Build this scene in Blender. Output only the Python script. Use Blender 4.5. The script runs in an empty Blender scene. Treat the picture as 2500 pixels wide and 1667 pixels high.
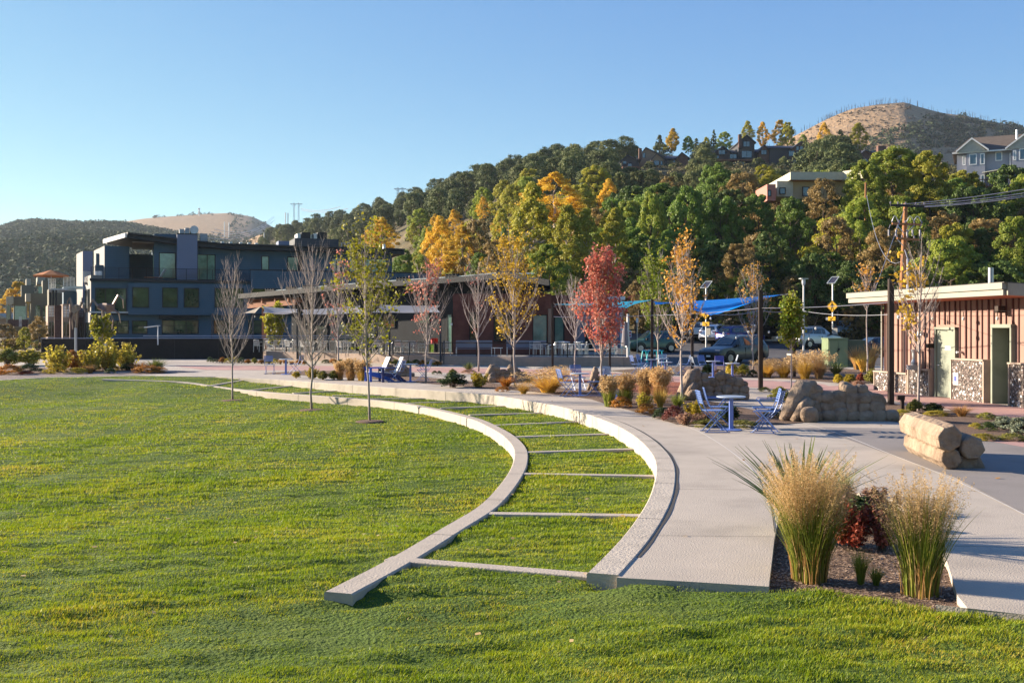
import bpy, math, random
import numpy as np
from mathutils import Vector, Matrix
R = math.radians
SC = bpy.context.scene
COL = SC.collection
# ------------------------------------------------------------------ camera, light, sky, exposure
F = 2450.0; CX = 1250.0; HY = 800.0; CH = 2.2      # focal length, centre and horizon in photo pixels, eye height in metres
cd = bpy.data.cameras.new('camera'); cam = bpy.data.objects.new('camera', cd); COL.objects.link(cam)
cam.location = (0, 0, CH); cam.rotation_euler = (R(90), 0, 0)
cd.sensor_width = 36; cd.lens = F/2500*36; cd.shift_y = -(833.5-HY)/2500; cd.clip_start = .1; cd.clip_end = 20000
SC.camera = cam
SUN_AZ = Vector((-.935, .355)).normalized(); SUN_EL = 17.0
sv = Vector((SUN_AZ.x*math.cos(R(SUN_EL)), SUN_AZ.y*math.cos(R(SUN_EL)), math.sin(R(SUN_EL))))
sl = bpy.data.lights.new('sun', 'SUN'); so = bpy.data.objects.new('sun', sl); COL.objects.link(so)
sl.energy = 5.0; sl.angle = R(.53); sl.color = (1, .85, .67)
so.rotation_euler = sv.to_track_quat('Z', 'Y').to_euler(); so.location = (-40, 20, 40)
w = bpy.data.worlds.new('World'); SC.world = w; w.use_nodes = True
nt = w.node_tree; bg = nt.nodes['Background']
sky = nt.nodes.new('ShaderNodeTexSky'); sky.sky_type = 'NISHITA'; sky.sun_disc = False
sky.sun_elevation = R(SUN_EL); sky.sun_rotation = math.atan2(SUN_AZ.x, SUN_AZ.y)
sky.altitude = 1800; sky.air_density = .55; sky.dust_density = .0; sky.ozone_density = 1.0
sp_ = nt.nodes.new('ShaderNodeSeparateColor'); cm_ = nt.nodes.new('ShaderNodeCombineColor'); nt.links.new(sky.outputs[0], sp_.inputs[0])
for k, (gm, ml) in enumerate(((1.0, .39), (.76, .60), (.28, 1.16))):   # the camera's gentle highlight response on a clear sky
    a = nt.nodes.new('ShaderNodeMath'); a.operation = 'POWER'; a.inputs[1].default_value = gm; nt.links.new(sp_.outputs[k], a.inputs[0])
    b = nt.nodes.new('ShaderNodeMath'); b.operation = 'MULTIPLY'; b.inputs[1].default_value = ml; nt.links.new(a.outputs[0], b.inputs[0]); nt.links.new(b.outputs[0], cm_.inputs[k])
nt.links.new(cm_.outputs[0], bg.inputs[0]); bg.inputs[1].default_value = .15
SC.view_settings.view_transform = 'Standard'; SC.view_settings.look = 'None'
SC.view_settings.exposure = 1.72; SC.view_settings.gamma = 1
SC.cycles.max_bounces = 6; SC.cycles.transparent_max_bounces = 8
# ------------------------------------------------------------------ helpers
def G(px, py, z=0.0):
    D = (CH-z)*F/(py-HY); return Vector(((px-CX)/F*D, D, z))
def W(px, py, D): return Vector(((px-CX)/F*D, D, CH+(HY-py)/F*D))
def V(*a): return Vector(a)
def sm(t): t = np.clip(t, 0, 1); return t*t*(3-2*t)
rng = np.random.default_rng(7); rnd = random.Random(5)
ORG = {}
def tagp(o, label=None, cat=None, group=None, kind=None):
    if label: o['label'] = label
    if cat: o['category'] = cat
    if group: o['group'] = group
    if kind: o['kind'] = kind
    return o
def thing(name, label, cat, loc=(0, 0, 0), rz=0, group=None):
    o = bpy.data.objects.new(name, None); COL.objects.link(o); o.location = loc; o.rotation_euler = (0, 0, rz)
    o.empty_display_size = .3
    ORG[o] = Vector(loc) if rz == 0 else Vector((0, 0, 0))
    return tagp(o, label, cat, group)
def copy_tree(o, parent=None):
    c = o.copy(); COL.objects.link(c); c.parent = parent
    for ch in o.children: copy_tree(ch, c)
    return c
def place(o, loc, rz=0, label=None, sc=None, group=None, color=None, tint=None):
    o.location = loc; o.rotation_euler = (0, 0, rz)
    if label: o['label'] = label
    if group: o['group'] = group
    if sc: o.scale = (sc, sc, sc) if isinstance(sc, (int, float)) else sc
    return o
def np_mesh(name, v, f, mat=None, smooth=False, attrs=None):
    me = bpy.data.meshes.new(name); v = np.asarray(v, np.float32); f = np.asarray(f, np.int32)
    k = f.shape[1]
    me.vertices.add(len(v)); me.vertices.foreach_set('co', v.ravel())
    me.loops.add(f.size); me.loops.foreach_set('vertex_index', f.ravel())
    me.polygons.add(len(f)); me.polygons.foreach_set('loop_start', np.arange(0, f.size, k, dtype=np.int32))
    me.polygons.foreach_set('loop_total', np.full(len(f), k, np.int32))
    if smooth: me.polygons.foreach_set('use_smooth', np.ones(len(f), bool))
    me.update(calc_edges=True)
    if mat: me.materials.append(mat)
    return me
def link(name, me, parent=None, loc=(0, 0, 0)):
    o = bpy.data.objects.new(name, me); COL.objects.link(o); o.location = loc
    if parent: o.parent = parent
    return o
class MB:
    def __init__(s): s.v = []; s.f = []
    def quad(s, *p):
        n = len(s.v); s.v += [tuple(q) for q in p]; s.f.append(tuple(range(n, n+len(p)))); return s
    def obox(s, o, ex, ey, ez):
        o, ex, ey, ez = map(Vector, (o, ex, ey, ez)); n = len(s.v)
        if ex.cross(ey).dot(ez) < 0: o = o+ey; ey = -ey
        for c in ((0, 0, 0), (1, 0, 0), (1, 1, 0), (0, 1, 0), (0, 0, 1), (1, 0, 1), (1, 1, 1), (0, 1, 1)):
            s.v.append(tuple(o+ex*c[0]+ey*c[1]+ez*c[2]))
        for q in ((0, 3, 2, 1), (4, 5, 6, 7), (0, 1, 5, 4), (1, 2, 6, 5), (2, 3, 7, 6), (3, 0, 4, 7)): s.f.append(tuple(n+i for i in q))
        return s
    def box(s, x0, x1, y0, y1, z0, z1): return s.obox((x0, y0, z0), (x1-x0, 0, 0), (0, y1-y0, 0), (0, 0, z1-z0))
    def cbox(s, c, sx, sy, sz, rz=0):
        a = Vector((math.cos(rz), math.sin(rz), 0)); b = Vector((-a.y, a.x, 0)); c = Vector(c)
        return s.obox(c-a*sx/2-b*sy/2-Vector((0, 0, sz/2)), a*sx, b*sy, (0, 0, sz))
    def bar(s, p, q, w, h=None, up=(0, 0, 1)):
        p, q = Vector(p), Vector(q); d = (q-p); u = Vector(up)
        a = d.cross(u)
        if a.length < 1e-6: a = d.cross(Vector((1, 0, 0)))
        a.normalize(); b = a.cross(d).normalized(); h = h or w
        return s.obox(p-a*w/2-b*h/2, d, a*w, b*h)
    def tube(s, pts, r, n=6, cap=True):
        pts = [Vector(p) for p in pts]; rs = r if isinstance(r, (list, tuple)) else [r]*len(pts); base = len(s.v)
        prev = None
        for i, p in enumerate(pts):
            d = (pts[min(i+1, len(pts)-1)]-pts[max(i-1, 0)])
            if d.length < 1e-9: d = Vector((0, 0, 1))
            d.normalize()
            if prev is None:
                a = d.cross(Vector((0, 0, 1)) if abs(d.z) < .9 else Vector((1, 0, 0))).normalized()
            else: a = (prev-d*prev.dot(d)).normalized()
            prev = a; b = d.cross(a)
            for k in range(n):
                t = 2*math.pi*k/n; s.v.append(tuple(p+(a*math.cos(t)+b*math.sin(t))*rs[i]))
        for i in range(len(pts)-1):
            for k in range(n):
                a0 = base+i*n+k; a1 = base+i*n+(k+1) % n; s.f.append((a0, a1, a1+n, a0+n))
        if cap:
            s.f.append(tuple(base+k for k in range(n))[::-1]); s.f.append(tuple(base+(len(pts)-1)*n+k for k in range(n)))
        return s
    def cyl(s, c, r, h, n=16, r2=None):
        c = Vector(c); return s.tube([c, c+Vector((0, 0, h))], [r, r if r2 is None else r2], n)
    def prism(s, pts, d):
        pts = [Vector(p) for p in pts]; d = Vector(d); n = len(s.v); k = len(pts)
        s.v += [tuple(p) for p in pts]+[tuple(p+d) for p in pts]
        s.f.append(tuple(range(n, n+k))[::-1]); s.f.append(tuple(range(n+k, n+2*k)))
        for i in range(k): j = (i+1) % k; s.f.append((n+i, n+j, n+k+j, n+k+i))
        return s
    def lathe(s, c, prof, n=16):
        c = Vector(c); base = len(s.v)
        for r, z in prof:
            for k in range(n): t = 2*math.pi*k/n; s.v.append((c.x+r*math.cos(t), c.y+r*math.sin(t), c.z+z))
        for i in range(len(prof)-1):
            for k in range(n):
                a0 = base+i*n+k; a1 = base+i*n+(k+1) % n; s.f.append((a0, a1, a1+n, a0+n))
        s.f.append(tuple(base+k for k in range(n))[::-1]); s.f.append(tuple(base+(len(prof)-1)*n+k for k in range(n)))
        return s
    def rock(s, c, r, n=14, m=9, seed=0, amp=.12, sq=.75):
        rr = np.random.default_rng(seed); base = len(s.v); c = Vector(c); ph = rr.uniform(0, 6.28, 6); k1 = rr.normal(0, 1, (6, 3))*1.6
        ring = []
        for i in range(m+1):
            th = math.pi*i/m
            for j in range(n):
                t = 2*math.pi*j/n; d = np.array([math.sin(th)*math.cos(t), math.sin(th)*math.sin(t), math.cos(th)])
                d2 = np.sign(d)*np.abs(d)**sq
                q = 1+amp*sum(math.sin(k1[a] @ d*1.5+ph[a]) for a in range(6))/2.4
                s.v.append((c.x+r[0]*d2[0]*q, c.y+r[1]*d2[1]*q, c.z+r[2]*d2[2]*q))
        for i in range(m):
            for j in range(n):
                a0 = base+i*n+j; a1 = base+i*n+(j+1) % n; s.f.append((a0, a0+n, a1+n, a1))
        return s
    def build(s, name, mat, parent=None, smooth=False, loc=None, bevel=0):
        me = bpy.data.meshes.new(name); off = ORG.get(root_of(parent), Vector((0, 0, 0))) if parent else Vector(loc or (0, 0, 0))
        vs = [(a-off.x, b-off.y, c-off.z) for a, b, c in s.v]
        me.from_pydata(vs, [], s.f); me.update()
        if smooth:
            me.polygons.foreach_set('use_smooth', [True]*len(me.polygons))
        if mat: me.materials.append(mat)
        o = bpy.data.objects.new(name, me); COL.objects.link(o)
        if parent: o.parent = parent
        else: o.location = off
        if bevel:
            b = o.modifiers.new('bevel', 'BEVEL'); b.width = bevel; b.segments = 2; b.limit_method = 'ANGLE'; b.angle_limit = R(50)
        return o
def root_of(o):
    while o is not None and o.parent is not None: o = o.parent
    return o
def arc(p, q, sag, n=10):
    p, q = Vector(p), Vector(q)
    return [p.lerp(q, i/n)+Vector((0, 0, -4*sag*(i/n)*(1-i/n))) for i in range(n+1)]
# ------------------------------------------------------------------ materials
MATS = {}
def mat(name, col, rough=.8, metal=0, var=.15, vscale=3.0, bump=0, bscale=20, course=None, cdepth=.5, spec=.3, coat=0, vert=None, stains=0):
    if name in MATS: return MATS[name]
    m = bpy.data.materials.new(name); m.use_nodes = True; MATS[name] = m; t = m.node_tree; N = t.nodes; L = t.links
    b = N['Principled BSDF']; b.inputs['Roughness'].default_value = rough; b.inputs['Metallic'].default_value = metal
    b.inputs['Specular IOR Level'].default_value = spec; b.inputs['Coat Weight'].default_value = coat; b.inputs['Coat Roughness'].default_value = .05
    tc = N.new('ShaderNodeTexCoord'); P = tc.outputs['Object']
    nz = N.new('ShaderNodeTexNoise'); nz.inputs['Scale'].default_value = vscale; nz.inputs['Detail'].default_value = 6; nz.inputs['Roughness'].default_value = .65
    L.new(P, nz.inputs['Vector'])
    mr = N.new('ShaderNodeMapRange'); mr.inputs[1].default_value = .25; mr.inputs[2].default_value = .75; mr.inputs[3].default_value = 1-var; mr.inputs[4].default_value = 1+var
    L.new(nz.outputs[0], mr.inputs[0])
    mx = N.new('ShaderNodeVectorMath'); mx.operation = 'SCALE'; mx.inputs[0].default_value = col[:3]; L.new(mr.outputs[0], mx.inputs['Scale']); out = mx.outputs[0]
    hgt = None
    if course or vert:
        sp = N.new('ShaderNodeSeparateXYZ'); L.new(P, sp.inputs[0])
        src = sp.outputs['Z']
        dv = N.new('ShaderNodeMath'); dv.operation = 'DIVIDE'; L.new(src, dv.inputs[0]); dv.inputs[1].default_value = course or vert
        fr = N.new('ShaderNodeMath'); fr.operation = 'FRACT'; L.new(dv.outputs[0], fr.inputs[0])
        lt = N.new('ShaderNodeMapRange'); lt.inputs[1].default_value = 0; lt.inputs[2].default_value = .12; lt.inputs[3].default_value = 1-cdepth; lt.inputs[4].default_value = 1; L.new(fr.outputs[0], lt.inputs[0])
        m2 = N.new('ShaderNodeVectorMath'); m2.operation = 'SCALE'; L.new(out, m2.inputs[0]); L.new(lt.outputs[0], m2.inputs['Scale']); out = m2.outputs[0]; hgt = fr.outputs[0]
    if stains:
        n3 = N.new('ShaderNodeTexNoise'); n3.inputs['Scale'].default_value = stains; n3.inputs['Detail'].default_value = 8; L.new(P, n3.inputs['Vector'])
        r3 = N.new('ShaderNodeMapRange'); r3.inputs[1].default_value = .5; r3.inputs[2].default_value = .72; r3.inputs[3].default_value = 1; r3.inputs[4].default_value = .78; L.new(n3.outputs[0], r3.inputs[0])
        m3 = N.new('ShaderNodeVectorMath'); m3.operation = 'SCALE'; L.new(out, m3.inputs[0]); L.new(r3.outputs[0], m3.inputs['Scale']); out = m3.outputs[0]
    L.new(out, b.inputs['Base Color'])
    if bump:
        n2 = N.new('ShaderNodeTexNoise'); n2.inputs['Scale'].default_value = bscale; n2.inputs['Detail'].default_value = 8; L.new(P, n2.inputs['Vector'])
        bp = N.new('ShaderNodeBump'); bp.inputs['Strength'].default_value = bump; bp.inputs['Distance'].default_value = .05; L.new(n2.outputs[0], bp.inputs['Height']); L.new(bp.outputs[0], b.inputs['Normal'])
    return m
def two_tone(name, cols, scale=1.0, rough=.9, bump=.5, bscale=15, dist=.05, detail=8, wave=None):
    """surface whose own colour wanders between several tones"""
    m = bpy.data.materials.new(name); m.use_nodes = True; MATS[name] = m; t = m.node_tree; N = t.nodes; L = t.links
    b = N['Principled BSDF']; b.inputs['Roughness'].default_value = rough; b.inputs['Specular IOR Level'].default_value = .2
    tc = N.new('ShaderNodeTexCoord'); nz = N.new('ShaderNodeTexNoise'); nz.inputs['Scale'].default_value = scale; nz.inputs['Detail'].default_value = detail; nz.inputs['Roughness'].default_value = .7
    L.new(tc.outputs['Object'], nz.inputs['Vector'])
    cr = N.new('ShaderNodeValToRGB'); e = cr.color_ramp.elements
    k = len(cols)
    while len(e) < k: e.new(.5)
    for i, c in enumerate(cols): e[i].position = .28+.44*i/(k-1); e[i].color = (*c, 1)
    L.new(nz.outputs[0], cr.inputs[0]); L.new(cr.outputs[0], b.inputs['Base Color'])
    n2 = N.new('ShaderNodeTexNoise'); n2.inputs['Scale'].default_value = bscale; n2.inputs['Detail'].default_value = 8; L.new(tc.outputs['Object'], n2.inputs['Vector'])
    bp = N.new('ShaderNodeBump'); bp.inputs['Strength'].default_value = bump; bp.inputs['Distance'].default_value = dist; L.new(n2.outputs[0], bp.inputs['Height']); L.new(bp.outputs[0], b.inputs['Normal'])
    return m
def leafmat(name, a, b_, transl=.35, rough=.55, nscale=.6):
    """leaves: colour between a and b_, varied leaf by leaf and branch by branch; thin leaves let light through"""
    if name in MATS: return MATS[name]
    m = bpy.data.materials.new(name); m.use_nodes = True; MATS[name] = m; t = m.node_tree; N = t.nodes; L = t.links
    pb = N['Principled BSDF']; pb.inputs['Roughness'].default_value = rough; pb.inputs['Specular IOR Level'].default_value = .25
    g = N.new('ShaderNodeNewGeometry'); tc = N.new('ShaderNodeTexCoord')
    nz = N.new('ShaderNodeTexNoise'); nz.inputs['Scale'].default_value = nscale; nz.inputs['Detail'].default_value = 2; L.new(tc.outputs['Object'], nz.inputs['Vector'])
    oi = N.new('ShaderNodeObjectInfo')
    a1 = N.new('ShaderNodeMath'); a1.operation = 'MULTIPLY_ADD'; L.new(g.outputs['Random Per Island'], a1.inputs[0]); a1.inputs[1].default_value = .55; L.new(nz.outputs[0], a1.inputs[2])
    a2 = N.new('ShaderNodeMapRange'); a2.inputs[1].default_value = .42; a2.inputs[2].default_value = 1.1; L.new(a1.outputs[0], a2.inputs[0])
    mx = N.new('ShaderNodeMix'); mx.data_type = 'RGBA'; mx.inputs[6].default_value = (*a, 1); mx.inputs[7].default_value = (*b_, 1); L.new(a2.outputs[0], mx.inputs[0])
    sc = N.new('ShaderNodeMapRange'); L.new(oi.outputs['Random'], sc.inputs[0]); sc.inputs[3].default_value = .8; sc.inputs[4].default_value = 1.2
    vm = N.new('ShaderNodeVectorMath'); vm.operation = 'SCALE'; L.new(mx.outputs[2], vm.inputs[0]); L.new(sc.outputs[0], vm.inputs['Scale'])
    L.new(vm.outputs[0], pb.inputs['Base Color'])
    tr = N.new('ShaderNodeBsdfTranslucent'); L.new(vm.outputs[0], tr.inputs[0])
    ms = N.new('ShaderNodeMixShader'); ms.inputs[0].default_value = transl; L.new(pb.outputs[0], ms.inputs[1]); L.new(tr.outputs[0], ms.inputs[2])
    L.new(ms.outputs[0], N['Material Output'].inputs[0])
    return m
def glass(name, col, rough=.04, spec=.9, var=.3, vs=1.5):
    m = mat(name, col, rough, 0, var, vs, spec=spec); return m
concrete = mat('concrete', (.42, .365, .30), .85, var=.10, vscale=1.2, bump=.25, bscale=60, stains=.8)
concrete_wall = mat('concrete_wall', (.43, .37, .30), .85, var=.12, vscale=2.5, bump=.25, bscale=40, stains=2.5)
concrete_red = mat('concrete_red', (.42, .25, .215), .85, var=.10, vscale=1.0, bump=.2, bscale=60, stains=.7)
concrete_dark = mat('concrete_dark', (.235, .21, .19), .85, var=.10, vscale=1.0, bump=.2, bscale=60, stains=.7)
black_metal = mat('black_metal', (.022, .02, .02), .45, .3, .1)
bronze_metal = mat('bronze_metal', (.045, .032, .026), .45, .3, .1)
galv = mat('galvanised', (.42, .42, .44), .4, .8, .1)
alum = mat('aluminium', (.6, .6, .6), .35, .7, .05)
white_paint = mat('white_paint', (.75, .75, .73), .6, var=.05)
bark_grey = mat('bark_grey', (.36, .30, .27), .9, var=.25, vscale=12, bump=.4, bscale=60)
bark_pale = mat('bark_pale', (.46, .38, .34), .9, var=.2, vscale=8)
bark_dark = mat('bark_dark', (.10, .075, .055), .95, var=.3, vscale=5, bump=.5)
# ------------------------------------------------------------------ ground plan
ZB = ([8, 8.6, 10, 13, 16, 40, 42, 43.3, 43.8], [-.06, -.06, -.08, -.18, -.24, -.25, -.20, -.09, -.03])
def zB(y): return np.interp(y, *ZB)
def onB(px, py):
    z = -.2
    for _ in range(12): z = .5*z+.5*float(zB(G(px, py, z).y))
    return G(px, py, z)
def curve(pts, n=60):
    """resampled Catmull-Rom through ground points"""
    P = [np.array(p) for p in pts]; P = [2*P[0]-P[1]]+P+[2*P[-1]-P[-2]]; out = []
    for i in range(1, len(P)-2):
        for t in np.linspace(0, 1, 8, endpoint=False):
            out.append(.5*((2*P[i])+(-P[i-1]+P[i+1])*t+(2*P[i-1]-5*P[i]+4*P[i+1]-P[i+2])*t*t+(-P[i-1]+3*P[i]-3*P[i+1]+P[i+2])*t**3))
    out.append(P[-2]); out = np.array(out)
    s = np.r_[0, np.cumsum(np.linalg.norm(np.diff(out, axis=0), axis=1))]
    q = np.linspace(0, s[-1], n); o = np.stack([np.interp(q, s, out[:, k]) for k in range(out.shape[1])], 1)
    for _ in range(3): o[1:-1] = .25*o[:-2]+.5*o[1:-1]+.25*o[2:]
    return o
A_px = [(1432, 1400), (1485, 1349), (1527, 1304), (1563, 1254), (1587, 1212), (1600, 1165), (1602, 1141), (1595, 1116), (1573, 1087), (1540, 1060), (1486, 1031.5), (1386, 998), (1274, 976.5), (1177, 962.5), (1070, 955), (973, 948.5), (810, 937), (710, 929.5), (633, 925), (526, 920.6)]
B_px = [(791, 1443), (866, 1405), (948, 1365), (1033, 1314), (1103, 1273), (1167, 1236), (1205, 1199), (1229, 1170), (1248, 1141), (1256, 1108), (1250, 1087), (1226, 1062), (1189, 1040.4), (1139, 1019.4), (1016, 991), (919, 977.8), (799, 968.6), (659, 958.4), (570, 950), (519, 943), (480.6, 937), (437, 932), (404, 930.3), (327.5, 927.8), (248, 925.7)]
A = curve([tuple(G(*p))[:2] for p in A_px], 110)
B = curve([tuple(onB(*p))[:2] for p in B_px], 110)
def offs(C, d):
    """curve shifted by d to its right-hand side (towards the plaza), d may vary along it"""
    T = np.gradient(C, axis=0); T /= np.linalg.norm(T, axis=1)[:, None]
    return C+np.stack([T[:, 1], -T[:, 0]], 1)*np.asarray(d).reshape(-1, 1)
A2 = offs(A, .30); B2 = offs(B, .27)
def ribbon_wall(C, C2, ztop, zbot, chamf=.015):
    m = MB(); n = len(C)
    cen = (C+C2)/2
    for i in range(n):
        zt = float(ztop(i)); zb = zt-.9 if zbot is None else zbot
        a = C[i]; b = C2[i]; u = (b-a)/np.linalg.norm(b-a)*chamf
        m.v += [(a[0], a[1], zb), (a[0], a[1], zt-chamf), (a[0]+u[0], a[1]+u[1], zt), (b[0]-u[0], b[1]-u[1], zt), (b[0], b[1], zt-chamf), (b[0], b[1], zb)]
    for i in range(n-1):
        for k in range(5): m.f.append((i*6+k, i*6+k+1, i*6+k+7, i*6+k+6)[::-1])
    m.f.append(tuple(range(6))); m.f.append(tuple(range((n-1)*6, n*6))[::-1])
    return m
sw = ribbon_wall(A, A2, lambda i: .012, None).build('seat_wall', mat('seat_wall_concrete', (.44, .385, .315), .85, var=.10, vscale=2.0, bump=.3, bscale=35, stains=2.5))
tagp(sw, 'long curved pale concrete seat wall between the stepped grass and the walkway', 'seat wall')
cb = ribbon_wall(B, B2, lambda i: zB(B[i, 1]), None).build('curb_wall', concrete_wall)
tagp(cb, 'low curved concrete curb separating the open lawn from the grass terraces', 'curb')
# pale joints cut across both walls
def yx(C, y): o = np.argsort(C[:, 1]); return np.interp(y, C[o, 1], C[o, 0])
def ray_hit(C, px):
    r = (px-CX)/F; d = C[:, 0]-r*C[:, 1]; best = None
    for i in range(len(C)-1):
        if d[i]*d[i+1] <= 0:
            t = d[i]/(d[i]-d[i+1]+1e-12); p = C[i]+(C[i+1]-C[i])*t
            best = p if best is None or p[1] > best[1] else best
    return best
ZT = ([8.5, 9.5, 12, 15, 38, 42, 44.5, 46], [-.10, -.10, -.19, -.28, -.31, -.22, -.06, -.04])
def zT(y): return np.interp(y, *ZT)
# lawn outline seen from above, anticlockwise
EDGE_px = [(526, 921.2), (500, 919.6), (327, 917), (260, 918.6), (93, 922), (0, 928), (-250, 940)]
far_edge = np.array([tuple(G(*p))[:2] for p in EDGE_px])
near_edge = np.array([tuple(G(px, py))[:2] for px, py in [(1434, 1402), (1506, 1409), (1700, 1420), (1877, 1431), (2010, 1433), (2113, 1438), (2217, 1461), (2285, 1475), (2500, 1499), (2900, 1545)]])
LAWN = np.vstack([A[:-1], far_edge, [(-34, 34), (-36, 0), (-20, -6), (12, -6), (9, 5.2)], near_edge[::-1][:-1]])
def inside(P, poly):
    x, y = P[:, 0], P[:, 1]; c = np.zeros(len(P), bool); j = len(poly)-1
    for i in range(len(poly)):
        xi, yi = poly[i]; xj, yj = poly[j]
        hit = ((yi > y) != (yj > y)) & (x < (xj-xi)*(y-yi)/(yj-yi+1e-12)+xi); c ^= hit; j = i
    return c
def dist_poly(P, C):
    d = np.full(len(P), 1e9)
    for i in range(len(C)-1):
        a, b = C[i], C[i+1]; ab = b-a; t = np.clip(((P-a) @ ab)/(ab @ ab+1e-12), 0, 1)
        d = np.minimum(d, np.linalg.norm(P-(a+t[:, None]*ab), axis=1))
    return d
def vnoise(x, y, s, seed=0):
    r = np.random.default_rng(seed); o = 0
    for k in range(6):
        a = r.uniform(0, 6.28); f = r.uniform(.6, 1.7)*s; o = o+np.sin((x*math.cos(a)+y*math.sin(a))*f+r.uniform(0, 6.28))
    return o/6
def lawn_z(x, y):
    x = np.asarray(x, float); y = np.asarray(y, float)
    P = np.stack([x.ravel(), y.ravel()], 1)
    d = dist_poly(P, far_edge).reshape(x.shape)
    bowl = -.46*sm(d/8)*sm((y-8.6)/6.5)
    near = (-.03-.09*sm((1.3-x)/1.6))*sm((12-y)/3)*sm((y-5)/3)
    zl = bowl+near-.02
    zl = np.minimum(zl, np.where((y > 9) & (y < 44), zB(y)-.04+np.clip(yx(B, y)-x-.5, 0, 9)*.10, 9))
    ins = (x > yx(B2, y)-.06) & (y > 8.75) & (y < 43.7)
    rib = zT(y)
    zz = np.where(ins, rib, zl)
    zz = np.where((y >= 43.7), np.maximum(zz, -.08), zz)
    zz = zz+.012*vnoise(x, y, 2.1, 3)+.030*vnoise(x*.7, y*1.4, 6.5, 13)+.030*vnoise(x*.8, y*1.3, 13, 14)+.03*vnoise(x, y, .35, 4)*(1-ins)*sm(d/4)
    return zz
# lawn grid, two sheets of different fineness joined as one mesh
gx = np.r_[np.arange(-36, -10, .5), np.arange(-10, 12.01, .12)]; gy = np.r_[np.arange(-6, 2, .8), np.arange(2, 47.01, .12)]
X, Y = np.meshgrid(gx, gy); Z = lawn_z(X, Y)
Pf = np.stack([X.ravel(), Y.ravel()], 1); ins = inside(Pf, LAWN).reshape(X.shape)
keep = ins | (dist_poly(Pf, np.vstack([LAWN, LAWN[:1]])) < .45).reshape(X.shape)
Z = np.where(ins, Z, np.minimum(Z, -.22))
ny, nx = X.shape; idx = np.arange(ny*nx).reshape(ny, nx)
f = np.stack([idx[:-1, :-1], idx[:-1, 1:], idx[1:, 1:], idx[1:, :-1]], -1).reshape(-1, 4)
kk = keep.ravel()[f].all(1); f = f[kk]; used, inv = np.unique(f, return_inverse=True)
vv = np.stack([X.ravel(), Y.ravel(), Z.ravel()], 1)[used]
lawn_soil = two_tone('lawn_turf', [(.035, .07, .010), (.075, .12, .016), (.12, .15, .026)], .35, .95, .9, 25, .08)
tagp(link('lawn', np_mesh('lawn', vv, inv.reshape(f.shape), lawn_soil, True)), 'sunlit mown lawn with stepped grass terraces', 'lawn', kind='structure')
# ribs across the terraces
JT = MB()
for i in list(range(7, 108, 7)):
    for C_, C2_, zf in ((A, A2, lambda y: .012), (B, B2, zB)):
        p, q = C_[i], C2_[i]; z_ = float(zf(p[1])); u = (q-p)/np.linalg.norm(q-p); t_ = np.array([-u[1], u[0]])*.006; a, b = p-u*.004, q
        JT.quad((a[0]-t_[0], a[1]-t_[1], z_+.003), (b[0]-t_[0], b[1]-t_[1], z_+.003), (b[0]+t_[0], b[1]+t_[1], z_+.003), (a[0]+t_[0], a[1]+t_[1], z_+.003))
        JT.quad((a[0]-t_[0], a[1]-t_[1], z_-.5), (a[0]+t_[0], a[1]+t_[1], z_-.5), (a[0]+t_[0], a[1]+t_[1], z_+.003), (a[0]-t_[0], a[1]-t_[1], z_+.003))
tagp(JT.build('joint', mat('joint_dark', (.06, .055, .05), .9)), kind='structure')
ribs_px = [(988, 1374, 1430, 1397), (1192, 1249, 1566, 1250), (1273, 1160, 1593, 1160), (1287, 1107, 1546, 1101), (1262, 1069, 1485, 1060), (1217, 1040, 1408, 1029.5), (1155, 1015, 1322, 1007), (1085, 998, 1231, 990), (1002, 985.5, 1135, 977), (913, 975, 1033, 967), (820, 967, 926, 959), (722, 959.5, 820, 952), (618, 950.5, 710, 942), (512.5, 936, 591.6, 927.8)]
riblabs = ['nearest concrete strip crossing the grass terrace beside the wall ends', 'second concrete strip from the near end of the terraces', 'third concrete strip from the near end of the terraces', 'fourth concrete strip from the near end of the terraces', 'fifth concrete strip from the near end of the terraces', 'sixth concrete strip from the near end, under the slim tree shadow', 'seventh concrete strip from the near end of the terraces', 'eighth thin concrete strip, midway along the grass terraces', 'sixth thin concrete strip from the far end of the terraces', 'fifth thin concrete strip from the far end of the terraces', 'fourth thin concrete strip from the far end of the terraces', 'third thin concrete strip from the far end of the terraces', 'second thin concrete strip from the far end of the terraces', 'farthest thin concrete strip crossing the grass terraces']
RIBS = []
for k, (lx, ly, rx, ry) in enumerate(ribs_px):
    if k == 0: p = np.array([-1.12, 9.92]); q = np.array([.72, 9.22])
    elif k == 1: p = np.array(tuple(G(lx, ly, -.17))[:2]); q = np.array([1.72, 12.75])
    else:
        q = ray_hit(A, rx)
        zr = float(zT(q[1])); g = G(lx, ly, zr); p = np.array([g.x, g.y])
        pb = ray_hit(B2, lx)
        if k == 2: q = np.array([yx(A, p[1]*.985), p[1]*.985])
    z0 = float(zT(p[1])); z1 = float(zT(q[1])); u = (q-p)/np.linalg.norm(q-p); n = np.array([-u[1], u[0]]); p = p-u*.12; q = q+u*.05
    wd = .17; up = .035; m = MB()
    a, b = p-n*wd/2, q-n*wd/2; c, d = q+n*wd/2, p+n*wd/2
    for (s0, zz0) in ((a, z0), (b, z1), (c, z1), (d, z0)): m.v.append((s0[0], s0[1], zz0-.35))
    for (s0, zz0) in ((a, z0), (b, z1), (c, z1), (d, z0)): m.v.append((s0[0], s0[1], zz0+up))
    for fq in ((0, 3, 2, 1), (4, 5, 6, 7), (0, 1, 5, 4), (1, 2, 6, 5), (2, 3, 7, 6), (3, 0, 4, 7)): m.f.append(fq)
    o = m.build('terrace_strip', concrete_wall, bevel=.01); RIBS.append((p, q))
    tagp(o, riblabs[k], 'concrete strip', 'concrete strips across the grass terraces')
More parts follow.
